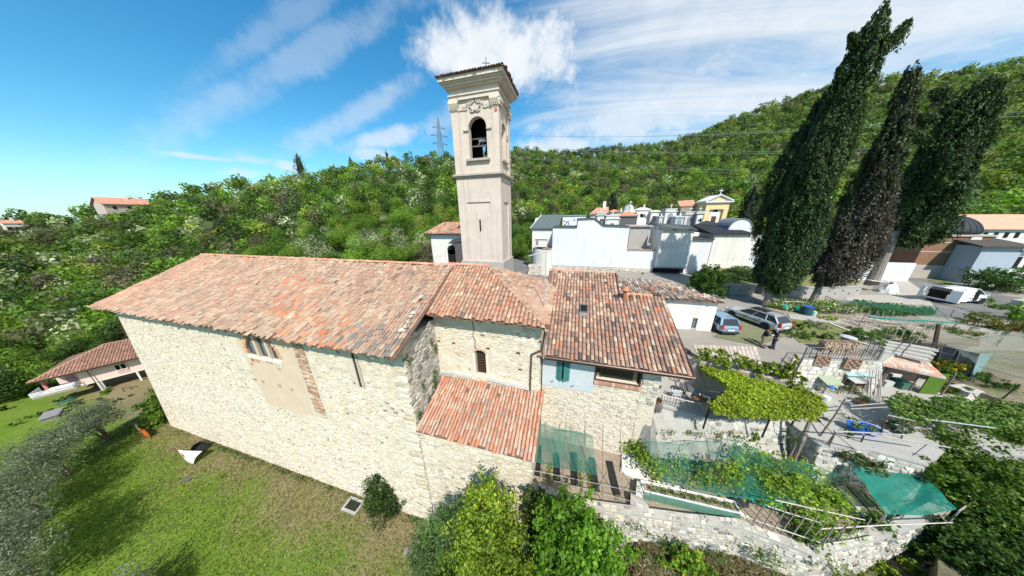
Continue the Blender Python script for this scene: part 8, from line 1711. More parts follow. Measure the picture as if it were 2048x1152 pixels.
def person(label,loc,rotz,jacket,trousers,hair,armL,armR,legs,head_tilt=.0,skin=(.50,.30,.21),stoop=.0):
 """x forward; arms given as elbow, wrist points for left (+y) and right (-y); legs as knee, ankle"""
 root = thing('person',label,'person',loc,rotz); sk = mat('skin_tone',skin,rough=.55,n1=(20,.06))
 f = stoop; pel = (0,0,.93); V = []; E = []
 V.append((*pel,.115,.14)); waist = chain(V,E,[(.02 + f*.2,0,1.10,.10,.135)],0); chest = chain(V,E,[(.03 + f*.5,0,1.30,.115,.16)],waist); neckb = chain(V,E,[(.02 + f*.8,0,1.46,.065,.07)],chest)
 hx = .02 + f*.9 + head_tilt*.10; nk = chain(V,E,[(.03 + f*.9,0,1.525,.052)],neckb); hd = chain(V,E,[(hx + .02,0,1.60,.083,.075),(hx + .02 + head_tilt*.03,0,1.68,.092,.080),(hx + head_tilt*.04,0,1.735,.062,.056)],nk)
 joints = {}
 for s,arm in ((1,armL),(-1,armR)):
  sh = chain(V,E,[(.02 + f*.7,s*.19,1.41,.062)],chest); el,wr = arm; e = chain(V,E,[(*el,.043)],sh); w_ = chain(V,E,[(*wr,.028)],e)
  d = (Vector(wr) - Vector(el)).normalized(); side = d.cross(Vector((0,0,1))); side = side.normalized() if side.length > .1 else Vector((0,1,0)); pal = Vector(wr) + d*.06; pm = chain(V,E,[(*pal,.034,.022)],w_)
  for k,(o,ln) in enumerate(((-.026,.066),(-.009,.076),(.009,.072),(.026,.058))): a = pal + d*.035 + side*o; b = a + d*ln*.55 + Vector((0,0,-.008)); c = b + d*ln*.4 + Vector((0,0,-.02)); chain(V,E,[(*a,.009),(*b,.0085),(*c,.007)],pm)
  a = pal + side*.035*s; b = a + d*.03 + side*.022*s; chain(V,E,[(*a,.011),(*b,.009)],pm)
 for s,(kn,an) in zip((1,-1),legs):
  hp = chain(V,E,[(0,s*.09,.86,.088)],0); k = chain(V,E,[(*kn,.058)],hp); a = chain(V,E,[(*an,.038)],k); chain(V,E,[(an[0] + .08,an[1],.05,.038,.034),(an[0] + .17,an[1],.035,.032,.025)],a)
 skin_body('body',sk,V,E,root)
 # clothes follow the same joints a little outside the body
 V = []; E = []; V.append((0,0,.93,.145,.17)); a = chain(V,E,[(.02 + f*.2,0,1.10,.135,.17)],0); c = chain(V,E,[(.03 + f*.5,0,1.30,.145,.19)],a); chain(V,E,[(.02 + f*.8,0,1.45,.085,.095),(.03 + f*.88,0,1.50,.068)],c)
 for s,arm in ((1,armL),(-1,armR)): sh = chain(V,E,[(.02 + f*.7,s*.195,1.40,.084)],c); el,wr = arm; wv = Vector(el).lerp(Vector(wr),.93); chain(V,E,[(*el,.062),(*wv,.044)],sh)
 skin_body('jacket',mat('cloth_' + jacket[0],jacket[1],rough=.9,n1=(6,.12),bump=(30,.2)),V,E,root)
 V = []; E = []; V.append((0,0,.95,.135,.165));
 for s,(kn,an) in zip((1,-1),legs): hp = chain(V,E,[(0,s*.095,.84,.105)],0); chain(V,E,[(*kn,.075),(an[0],an[1],an[2] + .02,.055)],hp)
 skin_body('trousers',mat('cloth_' + trousers[0],trousers[1],rough=.9,n1=(6,.12),bump=(30,.2)),V,E,root)
 for (kn,an) in legs: m = MB(); m.obox((an[0] + .07,an[1],.045),(.14,0,0),(0,.05,0),(0,0,.045),(.05,.035,.03)); m.obox((an[0] + .03,an[1],.10),(.07,0,0),(0,.042,0),(0,0,.03),(.05,.035,.03)); obj('shoe',m,M_PAINT,root,world=False)
 m = MB(); cx = hx + head_tilt*.03
 m.lathe([(.105*cos(t),.09*sin(t)) for t in np.linspace(-.15,1.5,7)],(cx - .005,0,1.70),14,hair,squash=.9); m.lathe([(.10,-.08),(.102,0),(.09,.06)],(cx - .03,0,1.69),12,hair,squash=.9); obj('hair',m,M_PAINT,root,world=False,smooth=True)
 m = MB(); m.obox((cx + .125,0,1.645),(.018,0,-.01),(0,.012,0),(.004,0,.026),skin); [m.obox((cx + .02,s*.088,1.655),(.02,0,0),(0,.01,0),(0,0,.03),skin) for s in (1,-1)]; [m.obox((cx + .107,s*.033,1.672),(.006,0,0),(0,.013,0),(0,0,.007),(.04,.03,.025)) for s in (1,-1)]; m.obox((cx + .110,0,1.598),(.006,0,0),(0,.026,0),(0,0,.006),(.35,.14,.12)); obj('face',m,M_PAINT,root,world=False)
 return root
pa = gz(1521,694,YARD); pb = gz(1544,697,YARD)
person('man in a black jacket and khaki trousers looking down at a phone in his hands',(pa.x,pa.y,YARD+.03),radians(-25),('black',(.012,.012,.013)),('khaki',(.30,.23,.15)),(.045,.03,.022),((.10,.27,1.17),(.33,.10,1.20)),((.10,-.27,1.17),(.33,-.08,1.18)),(((.03,.10,.50),(-.04,.12,.09)),((.06,-.10,.50),(.02,-.13,.09))),head_tilt=.55,stoop=.06)
m = MB(); c = Vector((pa.x,pa.y,YARD+.03)) + Matrix.Rotation(radians(-25),3,'Z') @ Vector((.43,.01,1.22)); m.obox(c,(.07,0,.02),(0,.04,0),(0,0,.005),(.70,.70,.70)); o = obj('phone',m,M_PAINT); tag(o,'pale phone held by the man in the black jacket','phone')
person('grey haired man in a navy jacket and blue jeans with one hand on his hip',(pb.x,pb.y,YARD+.03),radians(165),('navy',(.014,.018,.03)),('denim',(.035,.05,.10)),(.36,.36,.36),((.12,.30,1.14),(.02,.17,1.00)),((.14,-.26,1.16),(.36,-.12,1.18)),(((.02,.11,.50),(-.03,.13,.09)),((.03,-.10,.50),(0,-.12,.09))),head_tilt=.4,stoop=.05)
# lawn things
t = thing('curved_panel','white curved panel with an orange mark lying tilted on the lawn','panel',(7.6,-1.5,0)); m = MB(); n = 9; vs = []; fs = []; T0,R0,B0 = gz(356,900,.45),gz(404,902,1.0),gz(386,929,.12)
for i in range(n+1):
 u = i/n; a = T0.lerp(R0,u); b = T0.lerp(B0,u**.8) + Vector((.3,-.25,-.1))*sin(pi*u)*.6
 for j in range(5): v = j/4; p = a.lerp(b,v); vs.append(p + Vector((0,-.1,.16))*sin(pi*v)*min(1,2*u))
for i in range(n):
 for j in range(4): fs.append((i*5+j,i*5+j+1,(i+1)*5+j+1,(i+1)*5+j))
m.add(vs,fs); sh_ = obj('shell',m,mat('white_plastic',(.80,.79,.76),rough=.35,spec=.5),t,smooth=True); md = sh_.modifiers.new('thick','SOLIDIFY'); md.thickness = .06
m = MB(); m.add([vs[2*5+2] + Vector((0,-.06,.07)),vs[2*5+3] + Vector((0,-.06,.07)),vs[5*5+3] + Vector((0,-.08,.08)),vs[4*5+2] + Vector((0,-.08,.08))],[(0,1,2,3)],(.50,.24,.08)); obj('orange_mark',m,M_PAINT,t)
t = thing('dark_hollow','dark round bowl added for the shadowed hollow behind the white curved panel','tub',gz(397,900,0)); c = gz(398,896,.5); r = (CAM - c).normalized(); m = MB(); ux = r.cross(Vector((0,0,1))).normalized(); uy = ux.cross(r)  # added dark bowl, stands in for the shadowed hollow by the panel
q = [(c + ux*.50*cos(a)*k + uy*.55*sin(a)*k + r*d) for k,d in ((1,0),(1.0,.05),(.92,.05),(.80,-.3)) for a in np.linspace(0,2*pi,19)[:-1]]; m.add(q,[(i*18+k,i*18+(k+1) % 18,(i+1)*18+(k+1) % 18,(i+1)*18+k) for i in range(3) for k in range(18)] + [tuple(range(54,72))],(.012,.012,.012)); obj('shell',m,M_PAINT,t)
t = thing('well_frame','pale concrete frame round a dark sunken opening in the lawn','well',(26.7,-.75,0));
for (a,b) in (((26.05,-1.15,-.1),(27.45,-1.0,.16)),((26.05,-.40,-.1),(27.45,-.25,.16)),((26.05,-.997,-.1),(26.2,-.403,.16)),((27.3,-.997,-.1),(27.45,-.403,.16))): m = MB(); m.box(a,b); obj('kerb',m,M_CONC,t)
m = MB(); m.box((26.2,-1.0,-.1),(27.3,-.4,.06)); obj('dark_opening',m,mat('stagnant_water',(.02,.025,.015),rough=.2),t)
t = thing('orange_barrier','orange mesh barrier sagging between posts at the church corner','barrier',(-1.0,-1.3,-.1)); m = MB(); c = Vector((-.2,-1.35,0)); vs = []
for i in range(7):
 for j in range(4): vs.append((-1.3 + i*.28,-1.4 + .08*sin(i*2),.05 + j*.27 + .06*sin(i*1.7 + j)))
m.add(vs,[(i*4+j,(i+1)*4+j,(i+1)*4+j+1,i*4+j+1) for i in range(6) for j in range(3)],(.62,.14,.02)); obj('mesh_panel',m,M_PAINT,t); m = MB(); m.tube([(-1.3,-1.4,-.2),(-1.4,-1.4,1.3)],.04,6,(.55,.56,.56)); obj('post',m,M_METAL,t); m = MB(); m.tube([(.5,-1.45,-.2),(.5,-1.4,.95)],.04,6,(.5,.2,.05)); obj('post',m,M_METAL,t)
m = MB(); m.obox((10.6,-2.9,.03),(.3,.1,0),(-.05,.12,0),(0,0,.03),(.10,.10,.10)); o = obj('stone_slab',m,M_STONE); tag(o,'small dark slab lying flat on the bare patch of lawn','slab')
for k,(x,y) in enumerate(((33.0,-1.2),(33.6,-.8),(34.1,-1.5),(33.4,-1.9),(34.4,-.7),(32.6,-1.8))): o = bpy.data.objects.new('rubble_stone',stone_template(RUBBLE_GREY,k)); COL.objects.link(o); o.location = (x,y,.02); o.scale = (.35,.28,.14); o.rotation_euler = (0,0,k); tag(o,'grey loose stone in the heap beside the laurel bush','stone','loose stones beside the laurel bush')
# terrace furniture
PT = 8.72
def chair(label,loc,rz,kind='metal',g=(.70,.71,.71)):
 root = thing('garden_chair',label,'chair',loc,rz); m = MB()
 if kind == 'metal':
  for k in range(6): m.obox((-.2 + k*.08,0,.45),(.033,0,0),(0,.23,0),(0,0,.012),g)
 else: m.obox((0,0,.43),(.22,0,0),(0,.23,0),(0,0,.015),g); m.obox((.2,0,.42),(.03,0,.01),(0,.23,0),(0,0,.03),g)
 obj('seat',m,M_PAINT,root,world=False); m = MB()
 for k in range(6): y = -.2 + k*.08; m.obox((-.27,y,.70),(.012,0,0),(0,.026,0),(-.06,0,.22),g)
 m.bar((-.33,-.24,.92),(-.33,.24,.92),.05,.05,g); obj('backrest',m,M_PAINT,root,world=False)
 for x in (-.2,.2):
  for y in (-.22,.22): m = MB(); m.tube([(x,y,.44),(x*1.25,y*1.08,0)],.02 if kind == 'metal' else .032,6,g); obj('leg',m,M_PAINT,root,world=False)
 for y in (-.25,.25): m = MB(); m.tube([(-.3,y,.66),(.18,y,.66),(.22,y,.44)],.022,6,g); obj('armrest',m,M_PAINT,root,world=False)
c1,c2,c3 = gz(1352,800,PT),gz(1408,812,PT),gz(1428,788,PT)
chair('white slatted garden chair nearest the house on the terrace edge',(c1.x,c1.y+.2,PT),radians(80)); chair('white slatted garden chair beside the flower box, next to the pergola',(c2.x,c2.y+.2,PT),radians(75)); chair('white plastic chair standing in the shade of the pergola',(c3.x+.1,c3.y+.6,PT),radians(215),'plastic',(.66,.68,.68))
t0 = gz(1384,806,PT); t = thing('garden_table','small dark table with a grey top between the two white slatted chairs','table',(t0.x-.2,t0.y+.7,PT)); m = MB(); m.lathe([(.45,.70),(.46,.74)],(0,0,0),18,(.10,.10,.105)); obj('tabletop',m,M_PAINT,t,world=False); m = MB(); m.tube([(0,0,.7),(0,0,.05)],.04,6,(.1,.1,.1)); m.lathe([(.28,0),(.22,.05)],(0,0,0),12,(.1,.1,.1)); obj('leg',m,M_PAINT,t,world=False)
m = MB(); m.box((t0.x-.2,t0.y-.45,PT+.55),(t0.x+.55,t0.y-.2,PT+.78),(.16,.09,.06)); o = obj('flower_box',m,M_WOOD); tag(o,'brown flower box hung on the terrace railing between the chairs','flower box')
shrub('box_flowers','mixed red flowers and foliage growing in the railing flower box','flowers',(t0.x+.15,t0.y-.33,PT+.75),[(t0.x-.05,t0.y-.33,PT+.92,.22,.18,.16),(t0.x+.35,t0.y-.33,PT+.92,.22,.18,.16)],420,.10,[(2,(.06,.11,.02)),(1,(.30,.07,.06)),(1,(.16,.14,.04)),(.5,(.45,.2,.2))],.01)
p0 = gz(1314,822,PT); t = thing('barrel_stand','dark wire bound barrel carrying a clay flower pot at the terrace corner','barrel',(p0.x,p0.y+.05,PT)); m = MB(); m.lathe([(.22,0),(.25,.25),(.24,.55)],(0,0,0),14,(.16,.15,.14)); obj('drum',m,M_PAINT,t,world=False); m = MB(); [m.tube([(.27*cos(a),.27*sin(a),0),(.27*cos(a),.27*sin(a),.7)],.012,4,(.3,.3,.3)) for a in np.linspace(0,6.28,9)[:-1]]; obj('wire_hoop',m,M_METAL,t,world=False)
def pot(label,x,y,z,r,h,pal,col=(.40,.17,.10),n=160,s=.09):
 t = thing('flower_pot',label,'flower pot',(x,y,z)); m = MB(); m.lathe([(r*.65,0),(r,h),(r*1.08,h),(r*1.08,h*.86)],(0,0,0),14,col); obj('pot',m,M_STONE,t,world=False)
 P_,d,_ = blob_points(n,[(0,0,h + r*.6,r*1.2,r*1.2,r*.9)],.3); o = bpy.data.objects.new('plant',leaf_mesh('plant',P_,s,pick(pal,n,.15),M_LEAF,out=d)); COL.objects.link(o); o.parent = t
pot('terracotta pot with dark red plant standing on the barrel',p0.x,p0.y+.05,PT+.56,.17,.26,[(2,(.05,.07,.02)),(1,(.20,.07,.05))])
p = gz(1318,778,9.6); pot('small green potted plant on the house corner ledge',p.x,p.y,PT+.9,.1,.14,GR,n=90)
p = gz(1722,808,PT); pot('terracotta bowl of plants standing among the pergola poles',p.x,p.y,PT,.32,.3,GR)
for k,(px,py) in enumerate(((1708,862),(1736,866))):
 p = gz(px,py,PT); t = thing('blue_tub',['bright blue plastic tub with weeds in it, the left one on the patio','bright blue plastic tub with weeds in it, the right one on the patio'][k],'tub',(p.x,p.y,PT),0,'blue tubs on the patio'); m = MB(); m.lathe([(.26,0),(.36,.42),(.40,.44),(.36,.38),(.30,.34)],(0,0,0),18,(.008,.10,.46)); obj('tub',m,mat('blue_plastic',attr=True,rough=.35),t,world=False)
 m = MB(); [m.tube([(s*.36,-.08,.38),(s*.46,0,.43),(s*.36,.08,.38)],.02,5,(.01,.12,.5)) for s in (1,-1)]; obj('handle',m,MATS['blue_plastic'],t,world=False)
 P_,d,_ = blob_points(150,[(0,0,.42,.28,.28,.12)],.2); o = bpy.data.objects.new('weeds',leaf_mesh('weeds',P_,.1,pick(GR + YG,150),M_LEAF,out=d)); COL.objects.link(o); o.parent = t
# pole frame over the patio
segs = [(gz(1640,872,PT),gz(1690,798,10.6)),(gz(1690,800,10.6),gz(1702,800,10.6)),(gz(1652,905,8.0),gz(1672,862,10.2)),(gz(1632,838,10.4),gz(1668,868,10.2)),(gz(1718,900,7.8),gz(1728,872,9.4)),(gz(1668,862,10.2),gz(1850,872,10.1)),(gz(1740,868,10.0),gz(1900,895,9.7)),(gz(1700,812,10.4),gz(1770,806,10.4)),(gz(1700,818,10.4),gz(1775,814,10.3)),(gz(1760,870,PT),gz(1772,832,10.4)),(gz(1800,900,7.8),gz(1808,838,10.2)),(gz(1775,830,10.2),gz(1830,842,10.1)),(gz(1808,796,11.2),gz(1850,838,10.2)),(gz(1850,838,10.2),gz(1990,856,10.1)),(gz(1740,922,7.4),gz(1672,868,10.2)),(gz(1995,805,PT),gz(2040,768,11.0)),(gz(1628,925,6.5),gz(1666,872,9.6))]
lb = ['dark post of the patio frame beside the pergola','short crossbar joining two tops of the patio frame','forked post at the front left of the patio frame','thin rod between the pergola edge and the patio frame','short post below the blue tubs','long grey horizontal pole over the blue tubs','second long grey pole running to the lower right','upper of two boards left of the climbing vine','lower of two boards left of the climbing vine','post right of the blue tubs','tall post at the left end of the climbing vine','short beam under the climbing vine','thin dark rod slanting across the climbing vine','silver pipe below the climbing vine','thin slanting brace at the patio corner','dark wooden post leaning at the right edge','grey branch leaning from the shaded recess up to the frame']
cl = [(.15,.10,.07),(.5,.5,.5),(.3,.26,.22),(.12,.1,.09),(.16,.11,.07),(.46,.43,.40),(.50,.47,.44),(.40,.37,.33),(.36,.33,.30),(.17,.12,.08),(.2,.15,.12),(.42,.39,.36),(.09,.07,.06),(.5,.54,.56),(.4,.37,.34),(.10,.07,.055),(.42,.38,.34)]
for s_,l_,c_ in zip(segs,lb,cl): poles(l_,[s_],'frame_pole',.042 if 'rod' not in l_ else .024,tuple(x*.72 for x in c_))
# sheds, wood piles and clutter under the field stone wall
def logs(label,x0,x1,y,z0,h,depth=.5,ang=0,n_r=.09):
 root = thing('log_pile',label,'log pile',((x0+x1)/2,y,z0)); r = n_r; k = 0; z = z0 + r; row = 0; TM = []
 for i in range(6):
  m = MB(); c = (.30,.22,.15) if i % 2 else (.22,.16,.11); m.tube([(0,0,0),(0,depth,0)],r*.96,8,c); m.tube([(0,-.012,0),(0,0,0)],r*.8,8,[(.52,.40,.27),(.46,.33,.21),(.38,.28,.19)][i % 3]); TM.append(m.mesh('log',M_WOOD))
 while z < z0 + h:
  x = x0 + r + (r if row % 2 else 0)
  while x < x1 - r*.5: place('log',TM[random.randint(0,5)],root,Matrix.Translation((x + ru(-.02,.02),y + ang*(x-x0) + ru(-.06,.03),z + ru(-.02,.02))) @ Matrix.Rotation(ru(0,6),4,'Y') @ Matrix.Diagonal((1,1,ru(.75,1.05),1))); x += 2*r*.95
  z += r*1.72; row += 1
 return root
logs('stacked firewood behind the iron railing above the field stone wall',61.6,64.0,12.25,YARD,.95,ang=.16,n_r=.085)
a = gz(1665,672,YARD); t = thing('brick_pillar','short brick pillar with a round grey stone top in the flower garden','pillar',gz(1688,692,YARD)); m = MB()
for k in range(7):
 for q in range(2): m.box((-.22 + q*.225,-.22,k*.11),(-.015 + q*.235,.22,k*.11 + .10),tuple(pick([(2,(.42,.26,.19)),(1,(.55,.44,.36)),(1,(.36,.21,.15))],1)[0]))
obj('brickwork',m,M_STONE,t,world=False); m = MB(); m.lathe([(.42,.78),(.44,.84),(.30,.90),(.05,.92)],(0,0,0),18,(.42,.43,.43)); obj('stone_top',m,M_STONE,t,world=False)
for k,(px,py) in enumerate(((1706,684),(1712,686),(1718,688))): p = gz(px,py,YARD); m = MB(); m.bar((p.x-.5,p.y+.2,YARD+.35),(p.x+.5,p.y-.2,YARD+.05),.12,.04,(.62,.54,.40)); o = obj('plank',m,M_WOOD); tag(o,['left of three pale planks leaning behind the log pile','middle of three pale planks leaning behind the log pile','right of three pale planks leaning behind the log pile'][k],'plank')
def lean_roof(name,label,cat,c,w,d,h0,h1,col,legs=True,z=8.72,rz=0,wall=None):
 t = thing(name,label,cat,(c[0],c[1],z),rz); m = MB(); m.add([(-w/2,-d/2,h0),(w/2,-d/2,h0),(w/2,d/2,h1),(-w/2,d/2,h1),(-w/2,-d/2,h0-.05),(w/2,-d/2,h0-.05),(w/2,d/2,h1-.05),(-w/2,d/2,h1-.05)],[(0,1,2,3),(7,6,5,4),(0,4,5,1),(1,5,6,2),(2,6,7,3),(3,7,4,0)],col); obj('roof_sheet',m,M_PAINT,t,world=False)
 for x in (-w/2+.08,w/2-.08):
  for y,hh in ((-d/2+.08,h0-.06),(d/2-.08,h1-.06)): m = MB(); m.tube([(x,y,0),(x,y,hh)],.04,5,(.22,.17,.13)); obj('post',m,M_WOOD,t,world=False)
 m = MB(); m.obox((0,d/2-.12,h0*.45),(w/2-.1,0,0),(0,.02,0),(0,0,h0*.42),wall or (.10,.085,.07)); obj('back_board',m,M_WOOD,t,world=False); return t
c = gz(1700,778,PT); lean_roof('wood_shed','firewood shelter with pale turquoise sheet roof against the field stone wall','shelter',(c.x,c.y+.35),1.9,1.1,1.35,1.75,(.28,.42,.41),rz=.18)
lean_roof('wood_shed','lower grey sheet roof in front of the turquoise one over the firewood','shelter',(c.x+.1,c.y-.25),1.7,.7,1.05,1.18,(.42,.42,.38),rz=.18)
logs('firewood stacked under the turquoise sheet roof',c.x-.55,c.x+.6,c.y-.15,PT,.62,.5,n_r=.075,ang=.18)
c2_ = gz(1655,785,PT); lean_roof('rabbit_hutch','small hutch with mossy green sheet roof left of the firewood shelter','hutch',(c2_.x,c2_.y+.25),1.15,.85,.85,1.15,(.30,.34,.24),rz=.2,wall=(.22,.20,.17))
c3_ = gz(1625,772,PT); lean_roof('rabbit_hutch','dark low lean-to roof nearest the pergola beside the green hutch','hutch',(c3_.x+.05,c3_.y+.25),1.2,.8,.75,1.0,(.17,.16,.15),rz=.2)
for k in range(9): p = gz(1734 + k*3.2,800 + k*.8,PT); poles(['bundle of grey poles leaning beside the firewood shelter'][0],[(p,p + Vector((.05,.7,1.7 + ru(-.4,.5))))],'leaning_pole',.03,(.44,.40,.36),'pole','poles leaning beside the firewood shelter')
p = gz(1652,800,PT); m = MB(); m.lathe([(.14,0),(.18,.28)],(p.x,p.y,PT),12,(.72,.72,.70)); o = obj('white_bucket',m,M_PAINT); tag(o,'white bucket in front of the green roofed hutch','bucket')
p = gz(1658,790,PT); m = MB(); m.obox((p.x,p.y+.1,PT+.62),(.15,.03,0),(-.03,.1,0),(0,0,.06),(.02,.16,.5)); o = obj('blue_crate',m,M_PAINT); tag(o,'small blue box under the green hutch roof','box')
# tile roofed tool shed with turf curtain
sx0,sx1,sy0,sy1 = 64.9,69.2,11.9,13.6
t = thing('tool_shed','low open tool shed with a flat clay tile roof and green turf curtain','shed',(67,12.7,PT)); q = [gz(1756,727,10.75),gz(1893,756,10.6),gz(1842,712,11.2),gz(1752,705,11.2)]
m = MB(); slab(m,q,.12,(1,1,1)); rf = obj('roof',m,mat('shed_roof',(.46,.33,.26),rough=.95,n1=(1.4,.2),n2=(7,.25),bump=(6,.9),dark=[(.8,.5,.66,(.50,.47,.42),.8)]),t)
for i in range(16):
 for j in range(4):
  u0,v0 = i/16,j/4; A0 = q[0].lerp(q[1],u0+.004).lerp(q[3].lerp(q[2],u0+.004),v0+.02); B0 = q[0].lerp(q[1],u0+.058).lerp(q[3].lerp(q[2],u0+.058),v0+.02); C0 = q[0].lerp(q[1],u0+.058).lerp(q[3].lerp(q[2],u0+.058),v0+.23); D0 = q[0].lerp(q[1],u0+.004).lerp(q[3].lerp(q[2],u0+.004),v0+.23)
  m = MB(); h_ = Vector((0,0,ru(.02,.05))); m.add([A0+h_,B0+h_,C0+h_*.5,D0+h_*.5,A0,B0,C0,D0],[(0,1,2,3),(4,5,1,0),(5,6,2,1),(6,7,3,2),(7,4,0,3)],tuple(pick([(2,(.48,.30,.22)),(1.5,(.52,.42,.33)),(1,(.44,.40,.35)),(.6,(.56,.26,.16))],1)[0])); obj('roof_tile',m,M_STONE,rf)
m = MB(); a,b = gz(1760,772,PT),gz(1882,790,PT); u = (b-a).normalized(); n = Vector((-u.y,u.x,0)); L = (b-a).length; m.obox(a.lerp(b,.5) + n*1.5 + Vector((0,0,.95)),u*L/2,n*.05,(0,0,.95),(.05,.04,.035)); m.obox(a + n*.75 + Vector((0,0,.9)),u*.08,n*.75,(0,0,.9),(.24,.20,.16)); obj('wall',m,M_WOOD,t)
m = MB(); e = gz(1836,786,PT); g_ = gz(1872,789,PT); m.bar((e.x,e.y,PT+.9),(g_.x,g_.y,PT+.9),.06,1.75,(.085,.17,.02)); obj('turf_curtain',m,mat('turf_mat',attr=True,rough=1,n1=(14,.3),n2=(40,.3),bump=(40,.8)),t)
for k in range(3): m = MB(); c = a.lerp(b,k/2); m.tube([(c.x,c.y,PT),(c.x,c.y,10.6)],.05,6,(.2,.16,.12)); obj('post',m,M_WOOD,t)
for k,(px,py,s,col,lb_,nm) in enumerate(((1777,775,.28,(.44,.46,.44),'grey metal canister outside the open shed','canister'),(1800,772,.3,(.03,.18,.17),'teal crate inside the open shed','crate'),(1812,780,.34,(.05,.14,.10),'dark green crate inside the shed by the turf curtain','crate'),(1790,760,.3,(.60,.58,.52),'pale sack inside the open shed','sack'),(1768,768,.24,(.30,.12,.08),'reddish box at the left of the open shed','box'))):
 p = gz(px,py,PT); m = MB(); m.obox((p.x,p.y+.25,PT+s*.8),(s,.05,0),(-.03,s*.7,0),(.02,0,s*.8),col); o = obj(nm,m,M_PAINT); tag(o,lb_,nm)
# stone ramp boards above the shed and handrail
for k in range(4):
 A0,B0 = gz(1762 + k*3,704 - k*6,YARD),gz(1856 + k*5,724 - k*7,YARD); m = MB(); m.bar(A0 + Vector((0,0,.12)),B0 + Vector((0,0,.12)),.42,.14,(.42,.395,.35)); o = obj('stone_step',m,M_STONE); tag(o,['long pale stone step nearest the shed roof','second long pale stone step above the shed','third long pale stone step above the shed','uppermost long pale stone step above the shed'][k],'step','long stone steps above the shed')
railing('bent tube handrail along the stone steps above the shed',[gz(1800,715,YARD),gz(1822,690,YARD),gz(1905,712,YARD)],.6,.8,(.2,.2,.21))
t = thing('mesh_shed','dark shed covered with black mesh with a turquoise sheet at its end','shed',(71.5,14.5,9)); A0,B0,C0,D0 = gz(1872,740,9.3),gz(1938,760,9.3),gz(1958,708,11.2),gz(1884,690,11.3); m = MB(); m.add([A0,B0,C0,D0,A0 - Vector((0,0,.8)),B0 - Vector((0,0,.8)),C0 - Vector((0,0,2.4)),D0 - Vector((0,0,2.4))],[(0,1,2,3),(0,4,5,1),(1,5,6,2),(2,6,7,3),(3,7,4,0)],(.022,.03,.034)); obj('mesh_cover',m,M_PAINT,t)
m = MB(); m.add([B0 + Vector((.05,0,.03)),B0 + Vector((1.5,.9,-.1)),C0 + Vector((1.3,.5,.0)),C0 + Vector((.05,0,.03)),B0 + Vector((.05,0,-.9)),B0 + Vector((1.5,.9,-.9))],[(0,1,2,3),(0,4,5,1)],(.20,.33,.33)); obj('turquoise_sheet',m,M_PAINT,t)
for k,f in enumerate((.0,.5,1.0)): m = MB(); m.tube([A0.lerp(B0,f) + Vector((0,0,.03)),D0.lerp(C0,f) + Vector((0,0,.05))],.03,5,(.14,.12,.1)); obj('rafter',m,M_WOOD,t)
p = gz(1870,735,9.5); poles(['dark tree stump post standing behind the mesh shed'],[(gz(1868,712,10.2),gz(1878,648,13.0))],'stump_post',.13,(.10,.075,.055))
p = gz(1925,788,PT); m = MB(); m.obox((p.x,p.y,PT+.25),(.6,.2,0),(-.12,.4,0),(0,0,.25),(.46,.43,.38)); m.obox((p.x+.15,p.y+.05,PT+.51),(.2,.06,0),(-.05,.15,0),(0,0,.01),(.03,.03,.03)); o = obj('stone_basin',m,M_STONE); tag(o,'square stone basin on the bare ground right of the turf curtain','basin')
for k,(px,py) in enumerate(((1940,800),(1960,806),(1985,790),(1975,818),(1930,812),(2005,822))): p = gz(px,py,PT); o = bpy.data.objects.new('paving_stone',stone_template(FIELD,k)); COL.objects.link(o); o.location = (p.x,p.y,PT); o.scale = (.7,.5,.12); o.rotation_euler = (0,0,k*.7); tag(o,'flat pale stone lying on the ground right of the basin','stone','flat stones right of the basin')
# garden tools under the cypresses
def can(label,px,py,rz):
 p = gz(px,py,YARD); t = thing('watering_can',label,'watering can',(p.x,p.y,YARD+.35),rz); m = MB(); m.lathe([(.17,0),(.18,.1),(.15,.34),(.10,.38)],(0,0,0),14,(.01,.40,.33),squash=.75); obj('body',m,M_PAINT,t,world=False); m = MB(); m.tube([(.14,0,.08),(.40,0,.38)],[.035,.025],6,(.01,.40,.33)); obj('spout',m,M_PAINT,t,world=False); m = MB(); m.tube([(-.14,0,.1),(-.26,0,.28),(-.1,0,.44),(.06,0,.38)],.02,5,(.01,.36,.30)); obj('handle',m,M_PAINT,t,world=False)
can('turquoise watering can hanging at the hedge, the left one',1568,622,2.6); can('turquoise watering can hanging at the hedge, the right one beside the barrel',1593,626,-.4)
m = MB(); a,b = gz(1562,618,YARD),gz(1600,620,YARD); m.bar(a + Vector((0,0,.95)),b + Vector((0,0,.95)),.06,.06,(.42,.38,.28)); m.tube([a,a + Vector((0,0,.95))],.03,5,(.3,.26,.2)); m.tube([b,b + Vector((0,0,.95))],.03,5,(.3,.26,.2)); o = obj('hanging_bar',m,M_WOOD); tag(o,'pale wooden bar carrying the turquoise watering cans','rack')
p = gz(1611,630,YARD); t = thing('water_barrel','dark blue green plastic water barrel beside the watering cans','barrel',(p.x,p.y,YARD)); m = MB(); m.lathe([(.36,0),(.40,.4),(.38,.95)],(0,0,0),18,(.02,.07,.08)); obj('drum',m,M_PAINT,t,world=False); m = MB(); m.lathe([(.40,.93),(.42,.98),(.38,1.0),(.34,.96)],(0,0,0),18,(.02,.10,.42)); obj('rim',m,M_PAINT,t,world=False)
p = gz(1619,631,YARD); m = MB(); m.lathe([(.15,0),(.2,.5),(.21,.52)],(p.x+.2,p.y-.1,YARD),14,(.46,.60,.58)); o = obj('pale_bucket',m,M_PAINT); tag(o,'pale green bucket in front of the dark water barrel','bucket')
